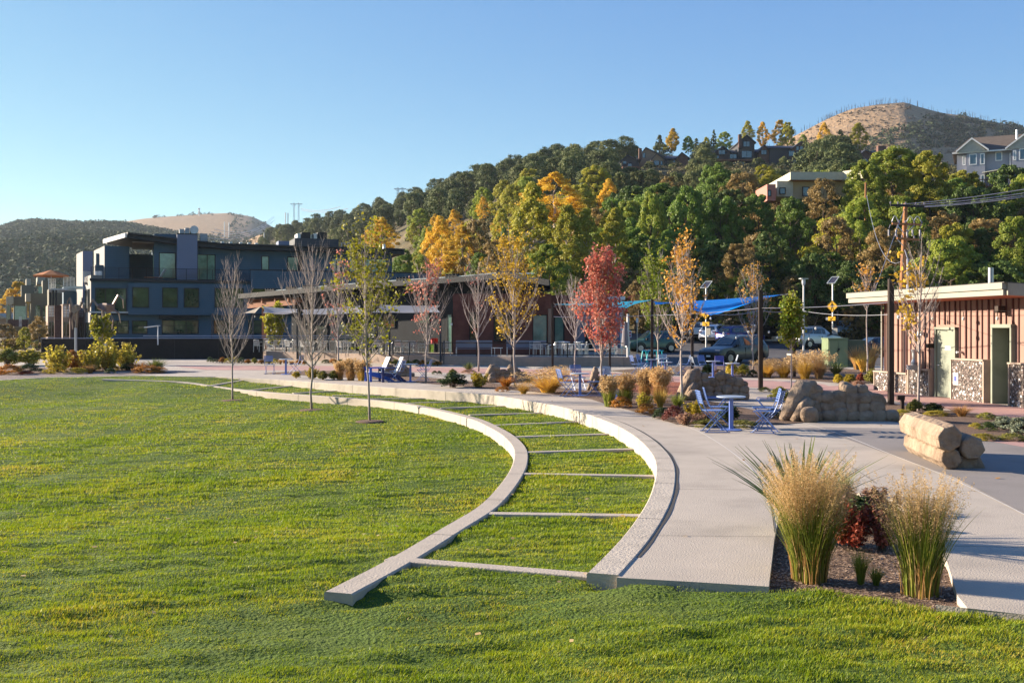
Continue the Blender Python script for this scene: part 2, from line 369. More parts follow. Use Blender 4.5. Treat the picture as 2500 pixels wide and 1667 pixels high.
# ------------------------------------------------------------------ plaza, beds, paving bands
def sheet(name, poly, z, m, label, thick=0, cat=None, kind='structure'):
    from mathutils.geometry import tessellate_polygon
    pts = [Vector((p[0], p[1], z)) for p in poly]; tri = tessellate_polygon([pts]); k = len(pts)
    v = [tuple(p) for p in pts]; fs = [tuple(t) for t in tri]
    fs = [t if (pts[t[1]]-pts[t[0]]).cross(pts[t[2]]-pts[t[0]]).z > 0 else t[::-1] for t in fs]
    if thick:
        v += [(p.x, p.y, z-thick) for p in pts]
        for i in range(k): j = (i+1) % k; fs.append((i, j, j+k, i+k))
    me = bpy.data.meshes.new(name); me.from_pydata(v, [], fs); me.materials.append(m); me.update()
    o = link(name, me); tagp(o, label, cat, kind=kind); return o
def gp(pts, z=0.0): return [tuple(G(px, py, z))[:2] for px, py in pts]
far_walk = [tuple(p) for p in far_edge]
bed_near = gp([(1877, 1431), (1884, 1370), (1890, 1318), (1902, 1255), (1955, 1212), (2060, 1196), (2190, 1222), (2262, 1290), (2313, 1372), (2337, 1452), (2362, 1484)], 0)
plaza_poly = [tuple(p) for p in A2]+[tuple(p) for p in far_edge[1:]]+[(-34, 34), (-44, 34), (-44, 74), (60, 74), (60, 6), (9.5, 6.6)]+[tuple(p) for p in near_edge[8:6:-1]]+bed_near[::-1]+[tuple(near_edge[2]), tuple(near_edge[1])]
plaza_poly = plaza_poly[:len(plaza_poly)]
sheet('plaza', plaza_poly, 0, concrete, 'broad pale concrete walkway and plaza', .16)
mulch = two_tone('mulch', [(.07, .045, .03), (.19, .125, .09), (.33, .25, .19)], 55, .95, 1.0, 70, .06)
mulch_red = two_tone('red_mulch', [(.16, .05, .03), (.30, .10, .06), (.38, .18, .12)], 30, .95, .8, 60, .05)
gravel = two_tone('gravel', [(.12, .09, .08), (.24, .19, .17), (.34, .29, .26)], 40, .95, .8, 60, .05)
asphalt = mat('asphalt', (.085, .082, .085), .9, var=.15, vscale=1.0, bump=.3, bscale=60, stains=.5)
sheet('planting_bed_near', [(1.9, 7.4), (4.4, 6.6)]+[(p[0]+.0, p[1]) for p in gp([(2400, 1484), (2350, 1452), (2325, 1372), (2275, 1280), (2200, 1205), (2060, 1178), (1940, 1195), (1885, 1250), (1872, 1318), (1860, 1431)])], -.075, mulch, 'bark mulch bed between two walkways in the foreground')
def bed(name, px, label, m=mulch, z=.012): return sheet(name, gp(px, 0), z, m, label)
bed('planting_bed', [(1478, 986), (1440, 974), (1300, 956), (1180, 948), (1060, 938), (960, 929), (850, 922), (700, 914), (640, 912), (720, 906), (860, 905), (900, 917), (1010, 919), (1085, 925), (1180, 934), (1320, 945), (1440, 951), (1470, 938), (1660, 940), (1700, 950), (1730, 980), (1760, 985), (1980, 1030), (1900, 1037), (1650, 1036), (1560, 1008)], 'mulch bed with shrubs along the walkway')
bed('planting_bed_far', [(1490, 905), (1610, 896), (1900, 893), (2150, 905), (2140, 935), (2080, 938), (1930, 925), (1760, 920), (1560, 914)], 'bed of golden grasses before the car park')
bed('planting_bed_right', [(1900, 975), (1960, 962), (2100, 968), (2200, 990), (2380, 1010), (2500, 1022), (2700, 1045), (2700, 1095), (2440, 1072), (2280, 1070), (2200, 1032), (2010, 1002)], 'mulch bed beside the toilet building')
bed('gravel_strip', [(-300, 938), (0, 926), (93, 920.5), (260, 917), (330, 915.5), (480, 908), (440, 905.5), (300, 908), (120, 913), (0, 917), (-300, 927)], 'strip of brown gravel along the far lawn edge', gravel, .010)
bed('planting_bed_left', [(-300, 925), (0, 915), (120, 911.5), (300, 907), (410, 903.5), (400, 896), (310, 893), (110, 898), (-10, 896), (-300, 896)], 'dark mulch bed full of autumn shrubs at left', mulch, .013)
bed('red_band', [(420, 893), (800, 893), (1090, 897), (1330, 902), (1450, 905.5), (1560, 914), (1700, 922), (1870, 929), (2010, 938), (2060, 955), (1900, 950), (1700, 936), (1460, 921), (1240, 914), (900, 905), (500, 903)], 'brick red band of coloured concrete in the plaza', concrete_red, .005)
bed('red_band', [(1150, 926), (1480, 936), (1480, 929), (1150, 920)], 'thin red mulch patch', mulch_red, .008)
bed('red_path', [(1960, 945), (2150, 938), (2300, 965), (2420, 985), (2700, 1020), (2700, 1044), (2500, 1022), (2380, 1008), (2210, 985), (2130, 965)], 'red concrete path in front of the toilet building', concrete_red, .006)
bed('red_path', [(2400, 1074), (2500, 1092), (2900, 1150), (2900, 1110), (2480, 1072)], 'red concrete wedge at the right edge', concrete_red, .006)
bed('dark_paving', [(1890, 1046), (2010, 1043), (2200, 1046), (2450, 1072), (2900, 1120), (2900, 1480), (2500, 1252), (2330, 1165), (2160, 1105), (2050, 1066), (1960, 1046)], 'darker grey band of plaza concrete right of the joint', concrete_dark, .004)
bed('red_mulch_bed', [(1470, 936), (1560, 929), (1790, 940), (1830, 950), (1730, 962), (1600, 965), (1500, 950)], 'red mulch around the far boulders', mulch_red, .016)
def lot_z(y): return .01+max(0, y-82)*.08
rows_ = [57.6, 70, 82, 86, 90, 95, 102]; v = []; 
for y in rows_:
    for x in (8.5 if y < 58 else 7.2, 30, 70): v.append((x, y, lot_z(y)))
me = bpy.data.meshes.new('asphalt_lot'); me.from_pydata(v, [], [(3*i+k, 3*i+k+1, 3*i+k+4, 3*i+k+3) for i in range(6) for k in range(2)]); me.materials.append(asphalt)
tagp(link('asphalt_lot', me), 'asphalt car park behind the plaza', kind='structure')
# joints sawn in the concrete
def strip(name, pts, w_, z, m):
    C = np.array(gp(pts)); C = curve([tuple(c) for c in C], 30) if len(C) > 2 else C
    a = offs(C, w_/2); b = offs(C, -w_/2); n = len(C)
    v = [(p[0], p[1], z) for p in a]+[(p[0], p[1], z) for p in b]; f = [(i, i+1, n+i+1, n+i)[::-1] for i in range(n-1)]
    me = bpy.data.meshes.new(name); me.from_pydata(v, [], f); me.materials.append(m); o = link(name, me); tagp(o, kind='structure'); return o
jd = mat('joint_dark', (.06, .055, .05), .9); jl = mat('joint_light', (.6, .57, .52), .8)
strip('joint', [(1655, 1036), (1700, 1050), (1760, 1085), (1820, 1130), (1850, 1165)], .018, .005, jl)
strip('joint', [(1850, 1165), (1880, 1230), (1892, 1300)], .012, .005, jd)
strip('joint', [(1960, 1033), (2060, 1063), (2160, 1104), (2240, 1135), (2330, 1172), (2500, 1256), (2700, 1370)], .02, .009, jl)
strip('joint', [(1635, 1194), (1880, 1196)], .010, .004, jd)
strip('joint', [(1600, 1307), (1885, 1310)], .008, .004, jd)
strip('joint', [(2270, 1196), (2440, 1200)], .008, .004, jd)
strip('joint', [(2310, 1332), (2520, 1336)], .008, .004, jd)
strip('joint', [(1640, 1104), (1740, 1106)], .008, .004, jd)
strip('joint', [(2020, 1100), (2080, 1140), (2140, 1180)], .006, .004, jd)
strip('joint', [(1750, 1083), (2100, 1085)], .006, .004, jd)
# wavy gap and its shadow line by the seat wall, painted as one dark strip
g_ = A2[2:62]; wv = np.interp(np.arange(60), [0, 8, 16, 30, 45, 59], [.035, .05, .04, .035, .02, .005])+.008*np.sin(np.arange(60)*1.3)
o1 = offs(g_, .004); o2 = offs(g_, wv)
me = bpy.data.meshes.new('wall_gap_shadow'); n = 60
me.from_pydata([(p[0], p[1], .004) for p in o1]+[(p[0], p[1], .004) for p in o2], [], [(i, i+1, n+i+1, n+i) for i in range(n-1)]); me.materials.append(jd)
tagp(link('joint', me), kind='structure')
# ------------------------------------------------------------------ land
earth = two_tone('dry_earth', [(.10, .085, .04), (.16, .125, .065), (.24, .19, .11)], .4, .95, .5, 4, .1)
fan = []
def bigground():
    xs = np.r_[-3800, -3000, -1000, -300, np.arange(-120, 121, 10), 300, 1000, 3000, 3800]; ys = np.r_[-700, -500, -100, np.arange(-40, 201, 10), 400, 1000, 3000, 3600]
    X, Y = np.meshgrid(xs, ys); Zg = np.where((Y < 70) & (Y > -40) & (abs(X) < 60), -1.3, -.06)
    i = np.arange(X.size).reshape(X.shape); f = np.stack([i[:-1, :-1], i[:-1, 1:], i[1:, 1:], i[1:, :-1]], -1).reshape(-1, 4)
    tagp(link('ground', np_mesh('ground', np.stack([X.ravel(), Y.ravel(), Zg.ravel()], 1), f, earth)), 'dry earth reaching to the hills', kind='structure')
bigground()
HILL = {}
def hill(name, ctrl, m, label, prof, us, noise=2.0, nsc=.02, back=1.6, rows=40, seed=1):
    """ctrl rows: photo column, skyline row, distance of crest, distance of toe -> heightfield fan standing at those distances"""
    c = np.array(ctrl, float); u = np.arange(us[0], us[1]+1, us[2]); ysk = np.interp(u, c[:, 0], c[:, 1]); Dc = np.interp(u, c[:, 0], c[:, 2]); Dt = np.interp(u, c[:, 0], c[:, 3])
    zc = CH+(HY-ysk)/F*Dc
    t = np.r_[np.linspace(0, 1, rows), np.linspace(1, back, 8)[1:]]
    T, U = np.meshgrid(t, np.arange(len(u)), indexing='ij')
    D = Dt[U]+(Dc[U]-Dt[U])*T; X = (u[U]-CX)/F*D
    Zh = zc[U]*prof(T)+noise*vnoise(X, D, nsc, seed)*np.clip(T*3, 0, 1)*np.clip(np.where(T < 1, (1-T)*3, 1), .15, 1)+noise*.3*vnoise(X, D, nsc*4, seed+9)*np.clip(T*3, 0, 1)
    Zh = np.where(T <= 0, -1, Zh)
    i = np.arange(X.size).reshape(X.shape); f = np.stack([i[:-1, :-1], i[:-1, 1:], i[1:, 1:], i[1:, :-1]], -1).reshape(-1, 4)
    o = link(name, np_mesh(name, np.stack([X.ravel(), D.ravel(), Zh.ravel()], 1), f, m, True)); tagp(o, label, kind='structure')
    def z_at(px, t_):
        k = np.clip(np.searchsorted(u, px)-1, 0, len(u)-2); fr = (px-u[k])/(u[k+1]-u[k]); r = np.interp(t_, t, np.arange(len(t))); r0 = int(min(r, len(t)-2)); fr2 = r-r0
        q = lambda Aq: (Aq[r0, k]*(1-fr)+Aq[r0, k+1]*fr)*(1-fr2)+(Aq[r0+1, k]*(1-fr)+Aq[r0+1, k+1]*fr)*fr2
        return Vector((q(X), q(D), q(Zh)))
    HILL[name] = (z_at, lambda px: (float(np.interp(px, u, Dt)), float(np.interp(px, u, Dc))))
    return o
slope = two_tone('hill_scrub', [(.03, .035, .018), (.09, .075, .04), (.20, .15, .085)], .06, 1, .6, .5, 1.0)
near_prof = lambda T: np.where(T <= 1, 1.35*T-.35*T*T, np.clip(1-(T-1)*1.0, .2, 1))
hill('hillside', [(330, 795, 700, 330), (420, 700, 700, 330), (560, 615, 700, 310), (650, 590, 650, 260), (760, 560, 600, 210), (850, 548, 520, 180), (950, 528, 480, 160), (1050, 495, 430, 140), (1150, 466, 400, 125), (1250, 446, 370, 112), (1350, 425, 340, 105), (1480, 412, 315, 101), (1600, 402, 300, 98), (1900, 404, 280, 92), (2100, 405, 270, 90), (2300, 410, 250, 86), (2500, 410, 235, 84), (3300, 400, 230, 82)], slope, 'steep scrubby hillside behind the plaza', near_prof, (325, 3300, 25), noise=2.5, nsc=.03, rows=50, seed=2)
straw = two_tone('brown_hill_ground', [(.10, .065, .04), (.32, .21, .115), (.24, .16, .09), (.46, .33, .20)], .06, 1, .8, .3, 3.0)
hp = lambda T: np.where(T <= 1, np.clip(T, 0, 1)**.8, 1-(T-1)*.6)
hill('brown_hill', [(1500, 520, 900, 450), (1800, 400, 900, 450), (1900, 348, 900, 450), (1960, 320, 900, 450), (2020, 293, 900, 450), (2080, 271, 900, 450), (2150, 257, 900, 450), (2210, 252, 900, 450), (2240, 264, 900, 450), (2300, 282, 900, 450), (2360, 288, 900, 450), (2430, 303, 900, 450), (2500, 318, 900, 450), (2800, 360, 900, 450), (3300, 400, 900, 450)], straw, 'bare brown hill under the sky at right', hp, (1500, 3300, 15), noise=9, nsc=.018, rows=44, seed=4)
fw = two_tone('forest_floor', [(.02, .03, .018), (.045, .055, .03), (.15, .12, .075)], .012, 1, .5, .1, 3.0)
hill('forested_ridge', [(-900, 640, 1300, 400), (-400, 600, 1300, 400), (0, 557, 1300, 400), (60, 543, 1300, 400), (130, 541, 1300, 400), (200, 545, 1300, 400), (300, 551, 1300, 400), (400, 566, 1350, 400), (500, 590, 1350, 400), (620, 620, 1350, 450)], fw, 'distant wooded ridge at left', hp, (-900, 620, 20), noise=14, nsc=.009, seed=6)
hill('grassy_hill', [(150, 570, 1900, 900), (250, 548, 1900, 900), (350, 533, 1900, 900), (400, 529, 1900, 900), (480, 524, 1900, 900), (560, 522, 1900, 900), (620, 531, 1900, 900), (668, 554, 1900, 900), (720, 590, 1900, 900), (800, 640, 1900, 900)], straw, 'distant straw-coloured grassy hill', hp, (150, 800, 15), noise=10, nsc=.006, seed=8)
hill('low_hill', [(450, 640, 950, 420), (560, 600, 950, 420), (600, 590, 950, 420), (660, 562, 950, 420), (700, 556, 950, 420), (740, 550, 950, 420), (800, 540, 950, 420), (870, 535, 950, 420), (1000, 560, 950, 420)], straw, 'low golden knoll below the power pylons', hp, (450, 1000, 15), noise=4, nsc=.02, seed=10)
# ------------------------------------------------------------------ buildings
glass_teal = mat('glass_teal', (.10, .21, .17), .06, 0, .45, 1.2, spec=1.0, stains=2)  # mottled teal base colour imitates the reflected sunlit hillside
glass_dark = mat('glass_dark', (.012, .02, .018), .03, 0, .5, .5, spec=1.0)
glass_green = mat('glass_green', (.035, .06, .03), .04, 0, .9, .8, spec=.9)  # uneven dark green base colour imitates reflected trees
blind_glass = mat('blind_glass', (.20, .22, .16), .12, 0, .3, 2, spec=.8)
navy_siding = mat('navy_siding', (.045, .095, .140), .7, var=.12, vscale=.8, course=.19, cdepth=.45, bump=.15)
navy_trim = mat('navy_trim', (.018, .022, .028), .6, var=.1)
grey_siding = mat('grey_siding', (.26, .25, .235), .8, var=.08, course=.19, cdepth=.3)
blue_panel = mat('blue_panel', (.13, .16, .24), .6, var=.06, vscale=.5)
olive_siding = mat('olive_siding', (.155, .145, .105), .8, var=.08, course=.2, cdepth=.35)
tan_siding = mat('tan_siding', (.36, .33, .25), .8, var=.08, course=.2, cdepth=.35)
brick_dark = mat('brick_dark', (.09, .055, .05), .9, var=.3, vscale=6, course=.085, cdepth=.4)
brick_tan = mat('brick_tan', (.32, .24, .19), .9, var=.2, vscale=6, course=.085, cdepth=.3)
frame_black = mat('frame_black', (.012, .012, .013), .5, var=.05)
soffit_brown = mat('soffit', (.19, .14, .10), .8, var=.1)
class Wall:
    """vertical plane through ground point p along e (unit); n points out of the wall, to the viewer's side"""
    def __init__(s, p, e):
        s.p = Vector((p[0], p[1], 0)); s.e = Vector((e[0], e[1], 0)).normalized(); s.n = Vector((s.e.y, -s.e.x, 0))
        if s.n.dot(-s.p) < 0: s.n = -s.n
    def t(s, px):
        r = (px-CX)/F; return (r*s.p.y-s.p.x)/(s.e.x-r*s.e.y)
    def z(s, px, py): D = (s.p+s.e*s.t(px)).y; return CH+(HY-py)/F*D
    def at(s, px, py, off=0): t = s.t(px); return s.p+s.e*t+Vector((0, 0, s.z(px, py)))+s.n*off
    def pt(s, t, z, off=0): return s.p+s.e*t+Vector((0, 0, z))+s.n*off
    def slab(s, mb, t0, t1, z0, z1, d0=0, d1=.1):
        return mb.obox(s.pt(min(t0, t1), z0, d0), s.e*abs(t1-t0), s.n*(d1-d0), (0, 0, z1-z0))
    def pslab(s, mb, x0, y0, x1, y1, d0=0, d1=.1, ref=None):
        xm = ref or (x0+x1)/2; return s.slab(mb, s.t(x0), s.t(x1), s.z(xm, y1), s.z(xm, y0), d0, d1)
def window(wl, par, x0, y0, x1, y1, gl, mull=(), rails=(), fw_=.08, fm=None, label=None, name='window', proud=.05, ref=None):
    """window by its outline on the wall: frame > pane"""
    xm = ref or (x0+x1)/2; t0, t1 = sorted((wl.t(x0), wl.t(x1))); z0, z1 = wl.z(xm, y1), wl.z(xm, y0); m = MB()
    wl.slab(m, t0, t0+fw_, z0, z1, -.1, proud); wl.slab(m, t1-fw_, t1, z0, z1, -.1, proud)
    wl.slab(m, t0+fw_, t1-fw_, z0, z0+fw_, -.1, proud); wl.slab(m, t0+fw_, t1-fw_, z1-fw_, z1, -.1, proud)
    for q in mull: t = t0+(t1-t0)*q; wl.slab(m, t-fw_*.45, t+fw_*.45, z0+fw_, z1-fw_, -.1, proud-.01)
    for q in rails: z = z0+(z1-z0)*q; wl.slab(m, t0+fw_, t1-fw_, z-fw_*.4, z+fw_*.4, -.1, proud-.02)
    fo = m.build(name, fm or frame_black, par)
    g = MB(); wl.slab(g, t0+fw_*.5, t1-fw_*.5, z0+fw_*.5, z1-fw_*.5, -.05, proud-.035); g.build('pane', gl, fo)
    if label: fo['label'] = label
    return fo
def railing(wl, par, x0, x1, ytop, ybot, n, bars=5, posts=None, off=0, mtl=None, ref=None, name='railing'):
    xm = ref or (x0+x1)/2; t0, t1 = wl.t(x0), wl.t(x1); z0, z1 = wl.z(xm, ybot), wl.z(xm, ytop); m = MB()
    for i in range(n+1):
        t = t0+(t1-t0)*i/n; m.obox(wl.pt(t, z0, off), wl.e*.05, wl.n*.05, (0, 0, z1-z0))
    for k in range(bars):
        z = z1-(z1-z0)*.95*k/bars; m.bar(wl.pt(t0, z, off+.025), wl.pt(t1, z, off+.025), .045 if k == 0 else .02)
    return m.build(name, mtl or black_metal, par)
# ---- the long blue three-storey building
P0 = W(222, 800, 95); P0.z = 0
Wf = Wall(P0, (.935, .355)); Wl = Wall(P0, (-.50, .866))
bb = thing('apartment_building', 'long dark blue three-storey building with wood siding and roof deck', 'building', tuple(P0))
DECK = Wf.z(222, 679); m = MB()
L1 = Wf.t(1010); Ld = 16
def vol(m, t0, t1, z0, z1, d0=0, d1=-Ld):  # block from the facade plane back
    return m.obox(Wf.pt(t0, z0, d0), Wf.e*(t1-t0), Wf.n*(d1-d0), (0, 0, z1-z0))
# lower two storeys, second slightly overhanging the ground floor
z2 = Wf.z(222, 768)
vol(m, 0, L1, z2, DECK-.25)
vol(m, .4, L1, -.5, z2-.003, -.35)
# bay proud of the facade from px 313
vol(m, Wf.t(313), Wf.t(611), z2-.0, DECK-.42, .35, 0)
m.build('wall', navy_siding, bb)
m = MB(); wl = Wf
tA, tB = Wf.t(611), Wf.t(1010)      # parapet wall of the third floor
Wf.slab(m, tA, tB+1.5, DECK-.8, Wf.z(640, 661), .0, .45); m.build('parapet', navy_siding, bb)
m = MB(); Wf.slab(m, tA-.05, tB+1.6, Wf.z(640, 661)+.004, Wf.z(640, 659)+.02, -.1, .5); m.build('parapet_cap', navy_trim, bb)
# third floor set back
back = -1.6
W3 = Wall(Wf.pt(0, 0, back), Wf.e)
m = MB(); zr = lambda px: W3.z(px, 572+(px-309)*.03)
t3a, t3b = W3.t(376), W3.t(957)
m.obox(W3.pt(t3a, DECK-.2), W3.e*(t3b-t3a), W3.n*-12, (0, 0, W3.z(700, 602)-DECK+.2))
m.obox(W3.pt(t3a, W3.z(700, 602)-.2), W3.e*(W3.t(480)-t3a), W3.n*-12, (0, 0, 1.1))
m.build('upper_wall', navy_siding, bb)
# flat black strip painted as the shade of a set-back between the upper wings
m = MB(); W3.slab(m, W3.t(728), W3.t(738), DECK, W3.z(730, 608), .0, .02); m.build('recess_shade', frame_black, bb)
# west terrace blocks: stepped grey boxes at the corner
m = MB()
def vbox(px0, py0, px1, dz_bot, D, depth, mtl, nm, skew=(-.50, .866)):
    p = W(px0, py0, D); q = Wf.e*((px1-px0)/F*D/ (Wf.e.x-(px0-CX)/F*Wf.e.y)); mm = MB()
    mm.obox((p.x, p.y, dz_bot), q, Vector((skew[0], skew[1], 0))*depth, (0, 0, p.z-dz_bot)); return mm.build(nm, mtl, bb)
vbox(255, 600, 304, DECK, 99.5, 7.5, grey_siding, 'stair_box')
m = MB(); p = W(255, 600, 99.5); m.obox((p.x+.05, p.y-.03, DECK), Wf.e*2.25, Vector((.355, -.935, 0))*.12, (0, 0, p.z-DECK-.02)); m.build('stair_box_face', navy_siding, bb)
vbox(202, 613, 222, 0, 108, 5.5, grey_siding, 'chimney_block')
m = MB(); p = W(202, 613, 108); m.obox((p.x+.02, p.y-.03, 3), Wf.e*.98, Vector((.355, -.935, 0))*.1, (0, 0, p.z-3-.02)); m.build('chimney_face', blue_panel, bb)
# terrace back wall
m = MB(); pw = Wf.pt(0.2, DECK, -8); m.obox(pw, Wf.e*9.0, Wf.n*-.3, (0, 0, 2.9)); m.obox(Wf.pt(0.2, DECK, -5), Wf.e*3.2, Wf.n*-.3, (0, 0, 1.55)); m.build('terrace_wall', navy_siding, bb)
# deck floor slab
m = MB(); Wf.slab(m, -.1, tA, DECK-.25+.003, DECK-.02, -Ld, .38); m.build('deck', navy_trim, bb)
# roof
def roofstrip(name, pts, th, front, backd, mtl, und=None):
    """pts: (px, py) of the roof's top edge on plane W3, from left to right"""
    m = MB(); P = [W3.at(x, y, front) for x, y in pts]; Q = [W3.at(x, y, 0)+W3.n*backd for x, y in pts]; Q[0] = P[0]+V(-.58, .815, 0)*8.5
    for i in range(len(P)-1):
        a, b, c, d = P[i], P[i+1], Q[i+1], Q[i]; n0 = len(m.v)
        for z in (-th, 0):
            for q in (a, b, c, d): m.v.append((q.x, q.y, q.z+z))
        for fq in ((0, 3, 2, 1), (4, 5, 6, 7), (0, 1, 5, 4), (1, 2, 6, 5), (2, 3, 7, 6), (3, 0, 4, 7)): m.f.append(tuple(n0+k for k in fq))
    return m.build(name, mtl, bb)
rp = [(312, 573), (370, 580), (430, 587), (480, 593), (540, 599), (620, 602), (760, 606), (900, 609), (982, 613)]
roofstrip('roof', rp, .42, 1.0, -11, navy_trim)
roofstrip('roof_step', [(x, y-3.5) for x, y in rp], .12, 1.25, -11, mat('roof_edge', (.03, .034, .04), .5))
m = MB(); a = W3.at(311, 572.5, 1.3); b = a+V(-.58, .815, 0)*8.5
m.obox(a-W3.e*.06+Vector((0, 0, -.40)), -W3.e*.16, b-a, (0, 0, .42)); m.build('fascia', mat('fascia_pale', (.55, .55, .52), .6), bb)
m = MB(); m.obox(W3.pt(W3.t(323), W3.z(340, 590)-.15, .9), W3.e*(t3a-W3.t(323)), W3.n*-9.5, (0, 0, .05)); m.build('soffit', soffit_brown, bb)
# pale blue chimney stack
m = MB(); W3.slab(m, W3.t(431), W3.t(480), DECK-.1, W3.z(455, 575), -1.5, 1.3); m.build('chimney', blue_panel, bb)
m = MB(); W3.slab(m, W3.t(430), W3.t(481), W3.z(455, 575)+.003, W3.z(455, 573), -1.6, 1.36); m.build('chimney_cap', frame_black, bb)
W3c = W3
for x0, y0, x1, y1, gl, mu in [(388, 617, 429, 680, glass_teal, ()), (481, 621, 526, 684, glass_teal, (.55,)), (638, 625, 657, 661, glass_teal, ()), (701, 627, 729, 661, glass_teal, ()), (809, 630, 833, 664, blind_glass, (.5,)), (853, 631, 866, 664, glass_teal, ()), (888, 631, 943, 673, glass_teal, (.5,))]:
    window(W3, bb, x0, y0, x1, y1, gl, mu, proud=.06)
# glass doors facing the terrace, on the end wall of the upper storey
We = Wall(W3.pt(t3a, 0), (-.355, .935)); We.n = Vector((-.935, -.355, 0))
m = MB()
for k in range(3): We.slab(m, .6+k*1.7, 2.15+k*1.7, DECK, DECK+2.5, .01, .05)
m.build('terrace_door', glass_teal, bb)
for x0, y0, x1, y1, gl, mu, ra in [(232, 703, 309, 765, glass_green, (.33, .66), ()), (323, 701, 364, 751, glass_green, (), ()), (396, 702, 434, 751, glass_green, (), ()), (449, 703, 486, 751, glass_green, (), ()), (524, 703, 595, 751, glass_green, (.5,), ()), (614, 704, 700, 751, glass_green, (.5,), ()), (231, 782, 315, 815, glass_green, (.66,), (.6,)), (322, 782, 360, 815, glass_green, (), (.6,)), (395, 781, 485, 815, glass_green, (.33, .66), (.6,)), (521, 781, 570, 815, glass_green, (.5,), (.6,)), (606, 781, 690, 815, glass_green, (.4,), (.6,))]:
    p_ = .41 if (y0 < 760 and 313 < x0 < 611) else (.06 if y0 < 760 else -.29)
    wx = Wall(Wf.pt(0, 0, p_-.06), Wf.e); window(wx, bb, x0, y0, x1, y1, gl, mu, ra, proud=.06)
m = MB()
Wf.slab(m, 0, L1, z2+.003, z2+.16, .0, .04); m.build('string_course', navy_trim, bb)
m = MB(); Wf.slab(m, -.15, Wf.t(313), z2+.16, z2+.30, .0, .16); m.build('ledge', mat('ledge', (.5, .5, .48), .6), bb)
m = MB(); Wf.slab(m, Wf.t(388), Wf.t(484), z2-.35, z2-.01, -.3, .1); m.build('beam', frame_black, bb)
# deck railing
r_ = railing(Wf, bb, 222, 611, 654, 681, 12, 9, off=.2, ref=300); r_['label'] = 'long cable railing on the deck edge'
# left side of the building, receding: ribbons of grey siding, tall narrow windows, brick bays
m = MB()
for t0, t1, z0, z1, mm_, d in []: pass
def lw(x0, y0, x1, y1, mtl, nm, d0=0.0, d1=.06):
    mm = MB(); Wl.pslab(mm, x0, y0, x1, y1, d0, d1); return mm.build(nm, mtl, bb)
Wl.n = Vector((-.866, -.50, 0))
m = MB(); Wl.slab(m, 0, 4.5, z2, DECK+.3, -1, .0); Wl.slab(m, .6, 4.49, -.5, z2-.003, -1, .0); Wl.slab(m, 4.503, 8.5, -.5, DECK-2.2, -8, .0); Wl.slab(m, 8.503, 12.5, -.5, DECK-3.0, -8, -.0); m.build('side_wall', grey_siding, bb)
m = MB(); Wl.slab(m, 4.6, 8.4, 0, 4.4, 0, .05); m.build('brick_bay', brick_tan, bb)
m = MB(); Wl.slab(m, 8.6, 12.4, 0, 4.0, 0, .05); m.build('brick_bay', brick_tan, bb)
for t in (.7, 1.6, 2.9, 3.5): 
    m = MB(); Wl.slab(m, t, t+.45, 3.7, 5.9, .0, .07); m.build('side_window', glass_dark, bb)
for t in (.7, 1.6, 2.9, 5.2, 6.9, 9.2, 10.9):
    m = MB(); Wl.slab(m, t, t+.5, .3, 2.7, .0, .09); m.build('side_window', glass_dark, bb)
for t in (5.2, 6.9, 9.2, 10.9):
    m = MB()
    for k in range(7): Wl.slab(m, t, t+.6, 3.3+k*.16, 3.36+k*.16, .06, .16)
    m.build('louvre', white_paint, bb)
# stepped balconies seen along the side
def balcony(px, py, pw, D, ph, nm='balcony', par=None, mtl=alum):
    p = W(px, py, D); q = W(px+pw, py, D+1.2); m = MB(); par = par or bb
    h = ph/F*D
    for k in range(7): m.bar((p.x, p.y, p.z-h*k/7), (q.x, q.y, p.z-h*k/7), .05)
    for k in range(4):
        c = p.lerp(q, k/3); m.bar((c.x, c.y, p.z), (c.x, c.y, p.z-h), .06)
    m.obox((p.x, p.y, p.z-h-.28), q-p, (0.3, 1.5, 0), (0, 0, .27))
    return m.build(nm, mtl, par)
balcony(205, 662, 15, 97, 26); balcony(155, 676, 26, 101, 22)
# rooftop plant
def unit(px0, py0, px1, py1, D, dep, mtl, nm, par=bb):
    a = W(px0, py1, D); b = W(px1, py0, D); m = MB(); m.obox(a, Wf.e*((b.x-a.x)), Wf.n*-dep, (0, 0, b.z-a.z)); return m.build(nm, mtl, par)
slat = mat('plant_screen', (.05, .055, .065), .6, course=.30, cdepth=.8, var=.1)
for a in [(438, 559, 449, 574), (452, 556, 462, 574), (466, 557, 470, 574), (489, 570, 506, 588)]: unit(*a, 101, 1, mat('plant_grey', (.33, .33, .33), .6, .2, .2, 4), 'roof_vent')
m = MB(); c = W(474, 561, 101); m.tube([c, c+Vector((0, .1, 0))], .42, 14); m.build('dish_antenna', galv, bb)
unit(463, 557, 471, 574, 102, 1, frame_black, 'antenna_box')
for i, px in enumerate((496, 516, 540, 560, 585, 605, 623)): unit(px, 588+i*.8, px+7, 594+i*.9, 104, .5, galv, 'roof_vent')
unit(680, 588, 706, 600, 107, 2, blue_panel, 'condenser_unit')
unit(720, 581, 827, 603, 108, 4, slat, 'plant_screen')
for px in (736, 776): unit(px, 567, px+22, 583, 109, 2, frame_black, 'condenser_unit'); unit(px-10, 570, px-2, 583, 109, 2, galv, 'duct')
unit(936, 596, 941, 607, 104, .4, white_paint, 'roof_vent')
for px in (834, 849): 
    m = MB(); p = W(px, 605, 108); m.tube([p, p+Vector((0, 0, .5)), p+Vector((.35, 0, .5)), p+Vector((.35, 0, 0))], .05, 5); m.build('vent_pipe', galv, bb)
tagp(bb, group=None)
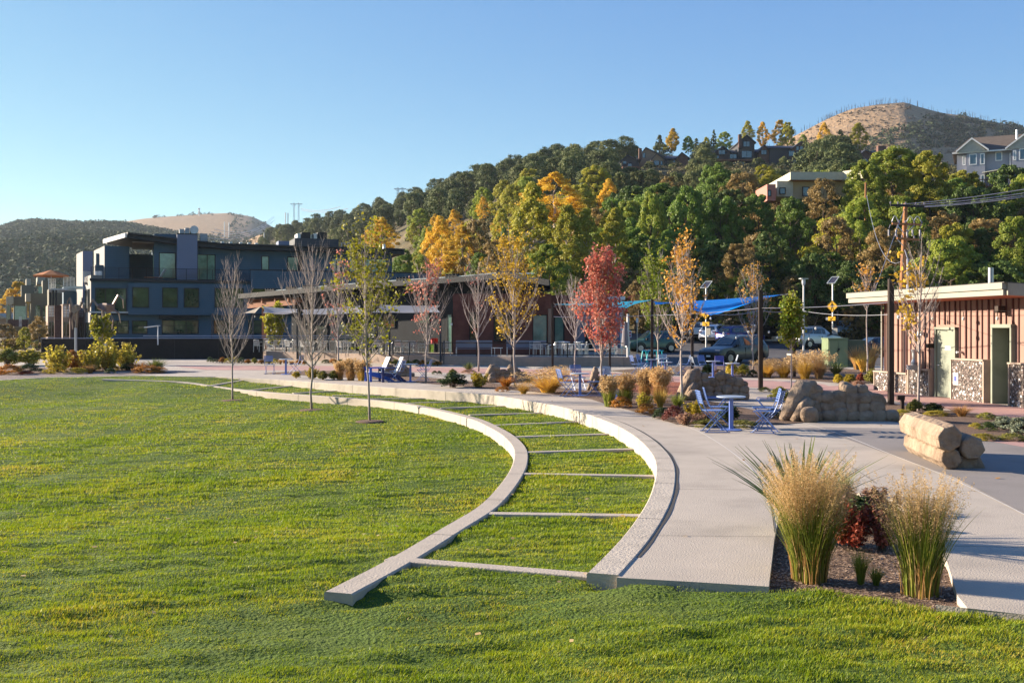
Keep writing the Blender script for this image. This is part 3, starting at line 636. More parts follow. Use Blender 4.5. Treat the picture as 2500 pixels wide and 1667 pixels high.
# small deck chairs
# ---- olive stepped building further left
ob = thing('townhouse', 'olive and tan stepped townhouses with balconies left of the blue building', 'building', tuple(W(60, 800, 112).xy)+(0,))
def ov(px0, py0, px1, py1, D, dep, mtl, nm, par=ob, e=(.96, .28), skew=(-.45, .89)):
    if py1 > 829: py1 = 850
    """box whose front spans the given rectangle at distance D and runs back along skew"""
    a = W(px0, py1, D); b = W(px1, py0, D); e = Vector((e[0], e[1], 0)); m = MB()
    q = e*((b.x-a.x)/(e.x-(px1-CX)/F*e.y)); m.obox(a, q, Vector((skew[0], skew[1], 0))*dep, (0, 0, b.z-a.z)); return m.build(nm, mtl, par)
ov(75, 716, 116, 832, 112, 5, olive_siding, 'wall'); ov(33, 724, 63, 840, 116, 5, olive_siding, 'wall')
ov(52, 696, 82, 732, 120, 4, olive_siding, 'upper_wall'); ov(104, 684, 120, 716, 114, 4, olive_siding, 'upper_wall'); ov(91, 676, 110, 694, 122, 5, tan_siding, 'upper_wall')
ov(64, 680, 76, 698, 121, 4, tan_siding, 'upper_wall')
m = MB(); p = W(75, 716, 112)
ov(63, 716, 75.2, 736, 111.5, 4, tan_siding, 'parapet'); ov(15, 724, 33, 742, 115, 5, tan_siding, 'parapet')
for a in [(15, 742, 19, 830), (24, 742, 28, 832), (63, 740, 67, 834), (70, 740, 74, 834)]: ov(*a, 113.5, .5, tan_siding, 'pier')
for a, g in [((36, 747, 64, 780), glass_teal), ((87, 746, 98, 780), glass_dark), ((94, 700, 103, 716), glass_teal), ((17, 745, 24, 830), glass_dark), ((105, 747, 116, 778), glass_dark)]:
    ov(*a, 111.6 if a[0] > 70 else 113.2, .2, g, 'window')
ov(18, 780, 68, 797, 112.6, 1.5, brick_dark, 'balcony_wall')
for a in [(46, 772, 53, 797), (106, 771, 116, 797)]:
    p = W(a[0], a[1], 111.2); q = W(a[2], a[3], 111.2); m = MB()
    for k in range(8): m.box(p.x, q.x, p.y, p.y+.05, q.z+(p.z-q.z)*k/8, q.z+(p.z-q.z)*k/8+.05)
    m.build('balcony_screen', white_paint, ob)
# brick part between the two
ov(133, 745, 153, 832, 101, 4, brick_dark, 'brick_wall'); ov(171, 742, 186, 832, 97.5, 4, brick_dark, 'brick_wall')
ov(117, 745, 133.2, 832, 102, 6, brick_tan, 'brick_wall'); ov(153, 742, 171.2, 832, 99, 6, brick_tan, 'brick_wall')
ov(119, 705, 155, 745, 106, 4, olive_siding, 'upper_wall'); ov(155, 700, 186, 742, 103, 3, navy_siding, 'upper_wall')
for x in (120, 127, 156, 164):
    ov(x, 786, x+4, 820, 98.7 if x > 150 else 101.7, .1, glass_dark, 'window')
    p = W(x, 746, 98.6 if x > 150 else 101.6); m = MB()
    for k in range(7): m.box(p.x, p.x+.22, p.y-.1, p.y, p.z-1.1+k*.16, p.z-1.02+k*.16)
    m.build('louvre', white_paint, ob)
for x in (121, 128, 135):
    p = W(x, 708, 100.5); m = MB(); m.box(p.x, p.x+.12, p.y, p.y+.12, W(x, 746, 100.5).z, p.z); m.build('column', frame_black, ob)
balcony(119, 680, 16, 100, 26, par=ob); 
m = MB(); p = W(119, 708, 100.4); m.obox(p, (1.6, .6, 0), (0, 2, 0), (0, 0, .16)); m.build('balcony_slab', galv, ob)
# small cottage roof at the frame edge
oc = thing('cottage', 'small tan cottage with a gabled roof at the left edge', 'house', tuple(W(0, 800, 125).xy)+(0,))
ov(-30, 775, 17, 825, 125, 6, brick_tan, 'wall', oc, (1, 0), (0, 1))
m = MB(); p = W(-14, 764, 124.5); q = W(20, 778, 124.5); r = W(-48, 778, 124.5); m.prism([r, q, p], (0, 6, 0)); m.build('roof', tan_siding, oc)
# orange parasol on the roof terrace
def parasol(px, py, D, rad, name, label, top, h, n=8, open_=True):
    p = W(px, py, D); t = thing(name, label, 'parasol', (p.x, p.y, p.z-h)); m = MB(); c = Vector((p.x, p.y, p.z))
    for k in range(n):
        a, b = 2*math.pi*k/n, 2*math.pi*(k+1)/n
        A_ = c+Vector((rad*math.cos(a), rad*math.sin(a), -rad*.32)); B_ = c+Vector((rad*math.cos(b), rad*math.sin(b), -rad*.32)); mid = (A_+B_)/2*.97+c*.03
        m.quad(A_, B_, c); m.quad(A_, B_, B_-Vector((0, 0, .12)), A_-Vector((0, 0, .12)))
    m.build('canopy', top, t); m = MB(); m.cyl((c.x, c.y, c.z-h), .04, h, 8); m.build('pole', galv, t); return t
parasol(125, 659, 101, 1.75, 'parasol', 'open orange patio umbrella on the upper terrace', mat('orange_cloth', (.45, .17, .06), .9, var=.1), 2.3)
# black construction fence in front of the blue building
fc = thing('screen_fence', 'long black fabric construction fence before the blue building', 'fence', tuple(W(100, 800, 76).xy)+(0,))
Fz = Wall(W(101, 800, 70), (1, .045)); Fz.n = Vector((0, -1, 0))
m = MB(); Fz.slab(m, 0, Fz.t(640), -.3, Fz.z(200, 827), -.03, 0); m.build('fabric', mat('black_fabric', (.022, .019, .017), .9, var=.3, vscale=.7, bump=.6, bscale=3), fc)
for k in range(6):
    m = MB(); m.tube([Fz.pt(k*3.05, -.3, .0), Fz.pt(k*3.05, Fz.z(200, 825), .0)], .028, 6); m.build('post', black_metal, fc)
for zz, w_ in ((825.5, .03), (820, .035)):
    m = MB(); m.tube([Fz.pt(0 if zz > 823 else 7, Fz.z(200, zz), .02), Fz.pt(Fz.t(900), Fz.z(200, zz), .02)], w_, 6); m.build('rail', galv, fc)
m = MB(); p = W(355, 800, 70.2); q = W(389, 797, 70.2); m.obox((p.x, p.y-.3, p.z), (q.x-p.x, 0, .12), (0, .5, 0), (0, 0, .05)); m.tube([(q.x-.1, q.y, q.z), (q.x-.1, q.y, 1)], .04, 6)
m.build('small_roof', white_paint, fc)
# ---- restaurant
charcoal = mat('charcoal_wall', (.010, .014, .019), .8, var=.2, vscale=2, bump=.2)  # base colour darkened to stand in for shade on the unlit front
corten = mat('corten', (.13, .045, .032), .8, var=.35, vscale=1.3, bump=.2, bscale=8, stains=1.2)
cedar = mat('cedar_beam', (.36, .15, .075), .7, var=.25, vscale=4, stains=3)
Pr = W(596, 800, 78); Wr = Wall(Pr, W(1245, 800, 63.5)-Pr)
rs = thing('restaurant', 'low charcoal restaurant with sloping roof and rusty steel front', 'building', (Pr.x, Pr.y, 0))
m = MB()
ta, tb = Wr.t(715), Wr.t(1345)
def rtop(px): return np.interp(px, [582, 900, 1105, 1230, 1343], [719, 691, 678, 667, 684])
def seg_wall(m, W_, x0, x1, ybot_z, inset, dep):
    xs = np.linspace(x0, x1, 12)
    for i in range(11):
        t0, t1 = W_.t(xs[i]), W_.t(xs[i+1]); z = W_.z(xs[i], float(rtop(xs[i]))+10); zb_ = W_.z(xs[i+1], float(rtop(xs[i+1]))+10)
        a = W_.pt(t0, ybot_z, inset); b = W_.pt(t1, ybot_z, inset); n0 = len(m.v); d = Vector((.04, 1, 0))*dep
        for q, zz in ((a, z), (b, zb_), (b+d, zb_), (a+d, z)): m.v.append((q.x, q.y, ybot_z))
        for q, zz in ((a, z), (b, zb_), (b+d, zb_), (a+d, z)): m.v.append((q.x, q.y, zz))
        for fq in ((0, 3, 2, 1), (4, 5, 6, 7), (0, 1, 5, 4), (2, 3, 7, 6)): m.f.append(tuple(n0+k for k in fq))
        if i == 0: m.f.append(tuple(n0+k for k in (3, 0, 4, 7)))
        if i == 10: m.f.append(tuple(n0+k for k in (1, 2, 6, 5)))
Wri = Wall(Wr.pt(0, 0, -1.6), Wr.e)
seg_wall(m, Wri, 712, 1325, .3, 0, 9); m.build('wall', charcoal, rs)
def roofline(nm, th, d0, d1, dy, mtl, xs):
    m = MB(); P = [Wr.at(x, float(rtop(x))+dy, 0) for x in xs]
    for i in range(len(P)-1):
        n0 = len(m.v)
        for z in (-th, 0):
            for q in (P[i]+Wr.n*d1, P[i+1]+Wr.n*d1, P[i+1]+(RB if d0 < -3 else Wr.n)*d0, P[i]+(RB if d0 < -3 else Wr.n)*d0): m.v.append((q.x, q.y, q.z+z))
        for fq in ((0, 3, 2, 1), (4, 5, 6, 7), (0, 1, 5, 4), (1, 2, 6, 5), (2, 3, 7, 6), (3, 0, 4, 7)): m.f.append(tuple(n0+k for k in fq))
    return m.build(nm, mtl, rs)
xs_ = list(np.linspace(584, 1230, 14))+[1290, 1343]
RB = Vector((-.04, -1, 0))
roofline('roof', .30, -12, .0, 0, charcoal, xs_); 
roofline('fascia', .36, .0, .12, -1, mat('fascia_charcoal', (.008, .010, .014), .55), xs_)  # fascia near black in colour to stand in for its shade
# solar panels along the roof edge
for i, px in enumerate(np.linspace(655, 1215, 11)):
    a = Wr.at(px, float(rtop(px))-2.5, -.4); b = Wr.at(px+46, float(rtop(px+46))-2.5, -.4); m = MB()
    m.obox(a, (b-a), Wr.n*-1.6+Vector((0, 0, .10)), (0, 0, .05)); o = m.build('solar_panel', mat('panel_frame', (.55, .56, .58), .25, .6), rs)
for i, px in enumerate((640, 690, 730, 790, 960, 1080, 1205, 1232)):
    m = MB(); a = Wr.at(px, float(rtop(px))-1, -.3)
    for k in range(4): m.obox(a+Wr.e*k*.28+Vector((0, 0, 0)), Wr.e*.05, Wr.n*-.4, (0, 0, .28))
    m.obox(a+Vector((0, 0, .1)), Wr.e*1.0, Wr.n*-.05, (0, 0, .06)); m.build('panel_bracket', black_metal, rs)
# timber porch end
m = MB(); p = Wr.at(598, 746, -.3); q = Wr.at(716, 737, -.3); m.bar(p, q, .22, .42); m.build('beam', cedar, rs)
m = MB(); p = Wr.at(603, 736, -2.2); q = Wr.at(716, 729, -2.2); m.bar(p, q, .2, .5); m.build('beam', cedar, rs)
for k, px in enumerate((604, 636, 668, 700)):
    m = MB(); p = Wr.at(px, 735-k, -.1); m.bar(p, p+Wr.n*-6, .14, .35); m.build('rafter', cedar, rs)
m = MB(); p = Wr.at(637, 745, -.35); m.obox((p.x-.17, p.y-.15, .3), (.34, 0, 0), (0, .3, 0), (0, 0, p.z-.3)); m.build('timber_post', cedar, rs)
# recessed windows and doors
for x0, y0, x1, y1, g, mu in [(770, 795, 800, 850, glass_dark, ()), (820, 790, 870, 855, glass_dark, (.5,)), (893, 790, 916, 852, glass_dark, ()), (935, 768, 965, 800, mat('amber_glass', (.12, .045, .015), .1, var=.5), (.5,)), (1020, 766, 1050, 790, glass_green, ()), (1048, 838, 1062, 866, mat('mottled_green_glass', (.12, .2, .03), .1, var=.6, vscale=3), ()), (1092, 766, 1105, 860, glass_teal, (), )]:  # one small pane gets a brighter mottled green base colour
    window(Wri, rs, x0, y0, x1, y1, g, mu, proud=.07, fw_=.06)
for px in (873, 998, 1110): # soffit lights
    m = MB(); p = Wri.at(px, float(rtop(px))+22, .2); m.cyl(p, .18, .1, 10); m.build('soffit_light', frame_black, rs)
# corten box
Wc = Wall(W(1106, 800, 63.5), (1, .015)); Wc.n = Vector((0.015, -1, 0)).normalized()
m = MB(); zc_ = Wc.z(1250, 718); Wc.slab(m, 0, Wc.t(1345), .3, zc_, -6, 0)
Wc.slab(m, Wc.t(1345)+.003, Wc.t(1411), .3, Wc.z(1400, 719), -6, -1.2); Wc.slab(m, Wc.t(1330), Wc.t(1345)-.01, zc_-1.05, zc_-.05, .0, .04); m.build('corten_front', corten, rs)
m = MB(); Wc.slab(m, -.02, Wc.t(1345)+.02, zc_-.42, zc_+.02, .0, .05); m.build('corten_band', corten, rs)
for x0, y0, x1, y1, g in [(1146, 762, 1168, 832, glass_dark), (1206, 764, 1252, 834, glass_dark), (1300, 768, 1336, 836, glass_teal)]: window(Wc, rs, x0, y0, x1, y1, g, (), proud=.05, fw_=.05)
window(Wc, rs, 1205, 764, 1250, 834, glass_dark, (), proud=.06)
wr2 = Wall(Wc.pt(0, 0, -1.2), Wc.e); wr2.n = Wc.n; window(wr2, rs, 1352, 770, 1378, 838, glass_teal, (), proud=.05)
m = MB(); p = Wc.at(1341, 754, .35); m.cyl((p.x, p.y, .5), .09, p.z-.5, 8); m.build('column', mat('column_rust', (.26, .17, .12), .8), rs)
m = MB(); p = Wc.at(1100, 792, .1); m.box(p.x, p.x+.12, p.y-.03, p.y, p.z-.05, p.z+.08); m.build('wall_lamp', white_paint, rs)
m = MB(); p = Wri.at(1097, 832, 1.6); m.cyl((p.x, p.y, p.z-.15), .24, .35, 10); rp_ = m.build('planter_pot', mat('red_pot', (.5, .03, .02), .5)); tagp(rp_, 'small red pot standing by the restaurant entrance', 'pot')
# ---- patio: retaining wall and slab
PW = [(-24.5, 74.5), (-17.6, 71.0), (-11.5, 66.0), (-6.2, 60.8), (0, 57.4), (6.3, 56.6), (6.9, 56.6), (6.9, 63)]
m = MB(); Cq = np.array(PW); a = Cq; b = offs(Cq, -.25)
poly = [tuple(p) for p in Cq]+[(6.9, 80), (-24.5, 90)]
sheet('patio_floor', poly, .50, mat('patio_concrete', (.30, .27, .24), .85), 'raised patio floor of the restaurant')
m = MB()
for i in range(len(PW)-1):
    p = Vector((*PW[i], 0)); q = Vector((*PW[i+1], 0)); d = (q-p).normalized(); n_ = Vector((d.y, -d.x, 0))
    if n_.dot(-p) < 0 and i < 6: n_ = -n_
    m.obox((p.x, p.y, -.1), q-p, n_*.12, (0, 0, .64))
o = m.build('patio_wall', mat('patio_block', (.30, .23, .19), .9, var=.15, vscale=4, course=.2, cdepth=.25)); tagp(o, 'low tan block wall holding up the restaurant patio', 'wall')
# grey shed behind the red tree
gs = thing('clapboard_shed', 'grey clapboard shed with white corner trim behind the red tree', 'shed', tuple(W(1450, 800, 72).xy)+(0,))
Wg = Wall(W(1405, 800, 72), (1, 0)); Wg.n = Vector((0, -1, 0))
m = MB(); Wg.pslab(m, 1405, 732, 1521, 850, -5, 0); m.build('wall', mat('clap', (.20, .22, .27), .8, course=.17, cdepth=.35), gs)
m = MB(); Wg.pslab(m, 1514, 726, 1519, 850, .0, .04); Wg.pslab(m, 1400, 724, 1525, 732, -5, .3); m.build('trim', white_paint, gs)
m = MB(); Wg.pslab(m, 1428, 795, 1446, 852, .0, .03); m.build('door', frame_black, gs)
# ------------------------------------------------------------------ vegetation builders
def quads(c, size, nbias=None, asp=1.6, g=None, flat=.0):
    """one small leaf (two triangles folded along its midrib as a quad) per centre"""
    g = g or rng; n = len(c)
    nn = g.normal(0, 1, (n, 3))
    if nbias is not None: nn = nn*.55+nbias
    nn /= np.linalg.norm(nn, axis=1)[:, None]
    t = np.cross(nn, g.normal(0, 1, (n, 3))); t /= np.linalg.norm(t, axis=1)[:, None]; b = np.cross(nn, t)
    s = (np.asarray(size)*g.uniform(.7, 1.3, n))[:, None]
    v = np.stack([c-t*s*asp/2, c+b*s*.5-t*s*.1, c+t*s*asp/2, c-b*s*.5-t*s*.1], 1).reshape(-1, 3)
    f = np.arange(4*n).reshape(n, 4)
    return v, f
def join_np(parts):
    V_, F_, o = [], [], 0
    for v, f in parts: V_.append(v); F_.append(f+o); o += len(v)
    return np.vstack(V_), np.vstack(F_)
def crown_mesh(name, m, h, w_, base, n_cl, per, leaf, seed, shape='round', clr=.16, core=True, flat=1.0):
    """clumped crown: clumps sit over an irregular volume, leaves sit over each clump's surface"""
    g = np.random.default_rng(seed); C = []; Rr = []
    ph = g.uniform(0, 6.28, 4)
    for i in range(n_cl):
        t = g.uniform(0, 1)**.85; a = g.uniform(0, 6.28)
        if shape == 'round': env = math.sqrt(max(0, 1-(2*t-1)**2*.95))
        elif shape == 'cone': env = (1-t)**.75*.95+.06
        elif shape == 'column': env = min(1, 3*t+.3)*min(1, 2.2*(1-t)+.12)
        elif shape == 'dome': env = min(1, 4*t+.45)*math.sqrt(max(.02, 1-t*t*.96))
        else: env = min(1, 2.5*t+.15)*min(1, 1.9*(1-t)+.1)
        env *= 1+.22*math.sin(2*a+ph[0])+.15*math.sin(3*a+6*t+ph[1])
        r = env*g.uniform(.35, 1)**.5
        C.append((r*w_/2*math.cos(a), r*w_/2*math.sin(a), base+t*(h-base))); Rr.append(w_*clr*g.uniform(.55, 1.35)*(.6+.4*env))
    C = np.array(C); Rr = np.array(Rr)
    d = g.normal(0, 1, (n_cl, per, 3)); d /= np.linalg.norm(d, axis=2)[:, :, None]; d[:, :, 2] = d[:, :, 2]*.75+.12
    rad = g.uniform(.55, 1.08, (n_cl, per, 1))
    P = C[:, None]+d*rad*Rr[:, None, None]; ax = P.reshape(-1, 3)
    out = d.reshape(-1, 3)+np.c_[ax[:, :2]/(w_/2+.01)*.5, np.full(len(ax), .25)]
    v, f = quads(ax, leaf, out*.8, g=g)
    return np_mesh(name, v, f, m)
def trunk_mesh(name, h, w_, base, r, seed, m, limbs=7, lean=.03):
    g = random.Random(seed); b = MB(); pts = [Vector((0, 0, -.6))]
    for i in range(6): pts.append(Vector((g.uniform(-lean, lean)*h*(i/5), g.uniform(-lean, lean)*h*(i/5), base*.5+(h*.8-base*.5)*i/5)))
    b.tube(pts, [r*1.25]+[r*(1-.85*i/5) for i in range(6)], 6)
    for k in range(limbs):
        t = g.uniform(.25, .8); p = pts[1].lerp(pts[-1], t); a = g.uniform(0, 6.28); L = w_*.42*g.uniform(.6, 1)
        q = p+Vector((math.cos(a)*L, math.sin(a)*L, L*g.uniform(.5, 1.1))); mid = p.lerp(q, .5)+Vector((0, 0, -L*.1))
        b.tube([p, mid, q], [r*.45*(1-t*.5), r*.3*(1-t*.5), r*.08], 4, False)
    me = bpy.data.meshes.new(name); me.from_pydata(b.v, [], b.f); me.materials.append(m); return me
jun_a = leafmat('juniper_leaf', (.07, .09, .028), (.20, .21, .065), .12, .7, .35)
jun_b = leafmat('pinyon_leaf', (.055, .08, .028), (.16, .18, .06), .12, .7, .35)
grn = leafmat('green_leaf', (.06, .125, .016), (.20, .28, .04), .35)
yg = leafmat('yellow_green_leaf', (.22, .25, .022), (.50, .43, .05), .4)
lime = leafmat('lime_leaf', (.14, .22, .025), (.36, .38, .05), .4)
gold = leafmat('gold_leaf', (.52, .31, .02), (.72, .50, .06), .4)
orng = leafmat('orange_leaf', (.38, .15, .02), (.50, .27, .04), .35)
rust = leafmat('rust_leaf', (.16, .12, .04), (.36, .24, .08), .3)
dgrn = leafmat('dark_green_leaf', (.035, .075, .016), (.12, .17, .03), .25)
LIB = {}
def variants(key, n, **k):
    LIB[key] = []
    for i in range(n):
        kk = dict(k); mm = kk.pop('m'); tr = kk.pop('r'); tm = kk.pop('tm', bark_dark); lim = kk.pop('limbs', 7)
        LIB[key].append((crown_mesh(key+'_crown', mm, seed=abs(hash_(key))+i, **kk), trunk_mesh(key+'_trunk', kk['h'], kk['w_'], kk['base'], tr, i+3, tm, lim)))
def hash_(s): return sum(ord(c)*(i+7) for i, c in enumerate(s)) % 100000
variants('juniper', 4, m=jun_a, h=5.5, w_=5.2, base=.2, n_cl=105, per=75, leaf=.16, shape='dome', clr=.13, r=.16)
variants('pinyon', 4, m=jun_b, h=6.2, w_=4.8, base=.3, n_cl=105, per=75, leaf=.16, shape='round', clr=.13, r=.16)
variants('conifer', 2, m=jun_b, h=11, w_=4.4, base=.8, n_cl=120, per=80, leaf=.18, shape='cone', clr=.10, r=.2)
bl = dict(h=9, w_=7.5, base=.5, n_cl=120, per=170, leaf=.165, shape='dome', clr=.095, r=.2)
variants('green', 3, m=grn, **bl); variants('lime', 3, m=lime, **bl); variants('ygreen', 2, m=yg, **bl); variants('rusty', 3, m=rust, **{**bl, 'per': 105, 'n_cl': 100}); variants('dark', 2, m=dgrn, **bl)
variants('poplar', 2, m=yg, h=14, w_=5.2, base=1.2, n_cl=170, per=130, leaf=.16, shape='column', clr=.12, r=.22, tm=bark_pale)
variants('goldtree', 2, m=gold, h=13, w_=7.5, base=1.5, n_cl=150, per=120, leaf=.17, shape='egg', clr=.09, r=.22, tm=bark_pale)
TN = {'juniper': 'juniper_tree', 'pinyon': 'pinyon_tree', 'conifer': 'conifer_tree', 'green': 'oak_tree', 'lime': 'box_elder_tree', 'ygreen': 'elm_tree', 'rusty': 'oak_thicket', 'dark': 'oak_tree', 'poplar': 'poplar_tree', 'goldtree': 'cottonwood_tree'}
def tree(kind, loc, sc=1.0, rz=None, label='', group=None, zs=1.0, v=None, name=None):
    cr, tr = LIB[kind][rnd.randrange(len(LIB[kind])) if v is None else v]
    t = thing(name or TN[kind], label, 'tree', loc, rnd.uniform(0, 6.28) if rz is None else rz, group); t.scale = (sc, sc, sc*zs)
    a = link('crown', cr, t); b = link('trunk', tr, t); return t
# hill evergreens ---------------------------------------------------------------
hz, hd = HILL['hillside']; g = np.random.default_rng(21)
pts = []; cnt = 0
def too_close(p, lst, fac): return any((p.x-q[0])**2+(p.y-q[1])**2 < (fac*(r+1.9))**2 for q, r in [((a[0], a[1]), a[2]) for a in lst])
HT = []
# ridge line first, then the slope
for px in np.arange(655, 2080, 15):
    p = hz(px+g.uniform(-6, 6), g.uniform(.93, 1.03)); HT.append((p, g.uniform(.75, 1.35)))
tries = 0
while len(HT) < 300 and tries < 20000:
    tries += 1; px = g.uniform(640, 2080); t_ = g.uniform(.34, .98)**.9
    if px > 1500 and t_ < .5: continue
    p = hz(px, t_); s = g.uniform(.7, 1.3)
    if any((p.x-q.x)**2+(p.y-q.y)**2 < (2.3*(s+r)*1.0*(p.y/330))**2 for q, r in HT): continue
    HT.append((p, s))
HOUSEZ = [(1500, 1700), (1725, 1990), (2062, 2175)]
for i in range(6000):
    if len(HT) > 360: break
    px = g.uniform(1490, 2190); p = hz(px, g.uniform(.42, .9)); s = g.uniform(.7, 1.15)
    if HY-(p.z+6.2*s-CH)/p.y*F > 404 and not any((p.x-q.x)**2+(p.y-q.y)**2 < 9 for q, r in HT[300:]): HT.append((p, s))
for p, s in HT:
    pxx = p.x/p.y*F+CX; pyy = HY-(p.z+7.3*s-CH)/p.y*F
    if any(a < pxx < b for a, b in HOUSEZ) and pyy < 404 and p.y < 300: continue
    k = 'juniper' if g.random() < .55 else 'pinyon'
    far = p.y > 300
    tree(k, p, s*1.15, label='dark green juniper or pinyon on the wooded hillside' if k == 'juniper' else 'dark pinyon with a taller crown on the wooded hillside', group='evergreens covering the hillside')
# scrub that fills the hillside between the trees, one mass
def bush_mass(name, P, S, per, leaf, m, label, seed=3, hh=.8):
    g = np.random.default_rng(seed); n = len(P); d = g.normal(0, 1, (n, per, 3)); d /= np.linalg.norm(d, axis=2)[:, :, None]; d[:, :, 2] = abs(d[:, :, 2])*hh
    c = (P[:, None]+d*(S[:, None, None]*g.uniform(.6, 1.05, (n, per, 1)))).reshape(-1, 3)
    v, f = quads(c, np.repeat(S, per)*leaf, d.reshape(-1, 3)+np.array([0, 0, .3]), g=g)
    o = link(name, np_mesh(name, v, f, m)); tagp(o, label, None, kind='stuff'); return o
def on_hill(nm, n, u, t, seed, pw=1.0):
    g = np.random.default_rng(seed); z = HILL[nm][0]; P = np.array([tuple(z(g.uniform(*u), t[0]+(t[1]-t[0])*g.uniform(0, 1)**pw)) for _ in range(n)]); return P
P = on_hill('hillside', 1500, (640, 2900), (.30, 1.0), 5); bush_mass('hill_scrub', P, np.random.default_rng(1).uniform(.8, 2.2, len(P)), 70, .22, leafmat('scrub_leaf', (.05, .065, .025), (.20, .16, .07), .15, .8, .05), 'low scrub and small junipers between the hillside trees')
P = on_hill('hillside', 700, (1000, 2900), (.02, .4), 6); bush_mass('bank_undergrowth', P, np.random.default_rng(1).uniform(.7, 1.7, len(P)), 110, .16, leafmat('bank_leaf', (.06, .075, .02), (.28, .18, .07), .2, .8, .1), 'tangled autumn undergrowth on the steep bank')
# far woods
P = on_hill('forested_ridge', 6500, (-300, 600), (.02, 1.02), 11, .8); S = np.random.default_rng(2).uniform(2.2, 5.6, len(P))
bush_mass('distant_wood', P, S, 55, .3, leafmat('far_juniper', (.035, .055, .025), (.09, .11, .045), .05, .9, .01), 'far wooded ridge of junipers behind the houses', hh=1.1)
P = on_hill('low_hill', 420, (560, 960), (.05, 1.02), 12); P = P[(P[:, 0]/P[:, 1]*F+CX > 735) | (np.random.default_rng(3).random(len(P)) < .28)]
bush_mass('knoll_wood', P, np.random.default_rng(2).uniform(2, 4.2, len(P)), 40, .4, leafmat('far_juniper', (0, 0, 0), (0, 0, 0)), 'junipers scattered on the golden knoll', hh=1.2)
P = on_hill('grassy_hill', 900, (180, 680), (.3, 1.01), 13); px_ = P[:, 0]/P[:, 1]*F+CX; r3 = np.random.default_rng(4).random(len(P)); tt = (P[:, 2])/190
P = P[((px_ < 520) & (px_ > 370) & (P[:, 1] > 1860)) | ((px_ > 560) & (r3 < .5)) | (P[:, 1] < 1500)]
bush_mass('grassy_hill_wood', P, np.random.default_rng(2).uniform(2.5, 5, len(P)), 20, .5, leafmat('far_juniper', (0, 0, 0), (0, 0, 0)), 'dark trees along the top and foot of the grassy hill', hh=1.2)
P = on_hill('brown_hill', 1500, (1980, 2700), (.2, 1.0), 14); px_ = P[:, 0]/P[:, 1]*F+CX; py_ = HY-(P[:, 2]-CH)/P[:, 1]*F
lim = np.interp(px_, [1990, 2120, 2200, 2300, 2400, 2500], [390, 345, 315, 275, 290, 310]); P = P[(py_ > lim) & (py_ < lim+85)]
bush_mass('brown_hill_wood', P, np.random.default_rng(2).uniform(2.0, 4.4, len(P)), 40, .4, leafmat('far_juniper', (0, 0, 0), (0, 0, 0)), 'patch of dark junipers on the flank of the brown hill', hh=1.2)
# burnt snags on the brown hill
g = np.random.default_rng(8); zb, _ = HILL['brown_hill']; m = MB()
for i in range(420):
    px = g.uniform(1830, 2520); t_ = 1.0 if i < 150 else g.uniform(.3, 1); p = zb(px, t_); h = g.uniform(2, 6); d = Vector((g.normal(0, .5), 0, 0))
    m.tube([p-Vector((0, 0, 1)), p+Vector((0, 0, h))+d], [.22, .08], 3, False)
    if i % 2: m.tube([p+Vector((0, 0, h*.5)), p+Vector((g.choice([-1, 1])*1.2, 0, h*.85))], [.12, .05], 3, False)
o = m.build('burnt_snags', mat('burnt_wood', (.10, .075, .06), .95)); tagp(o, 'thin burnt tree snags along the brown hill', kind='stuff')
P = on_hill('brown_hill', 900, (1830, 2500), (.3, .98), 17); bush_mass('dry_brush', P, np.random.default_rng(2).uniform(.8, 2.0, len(P)), 16, .5, leafmat('dry_brush_leaf', (.07, .05, .03), (.16, .11, .06), .05, .9, .02), 'dry brush on the brown hill')
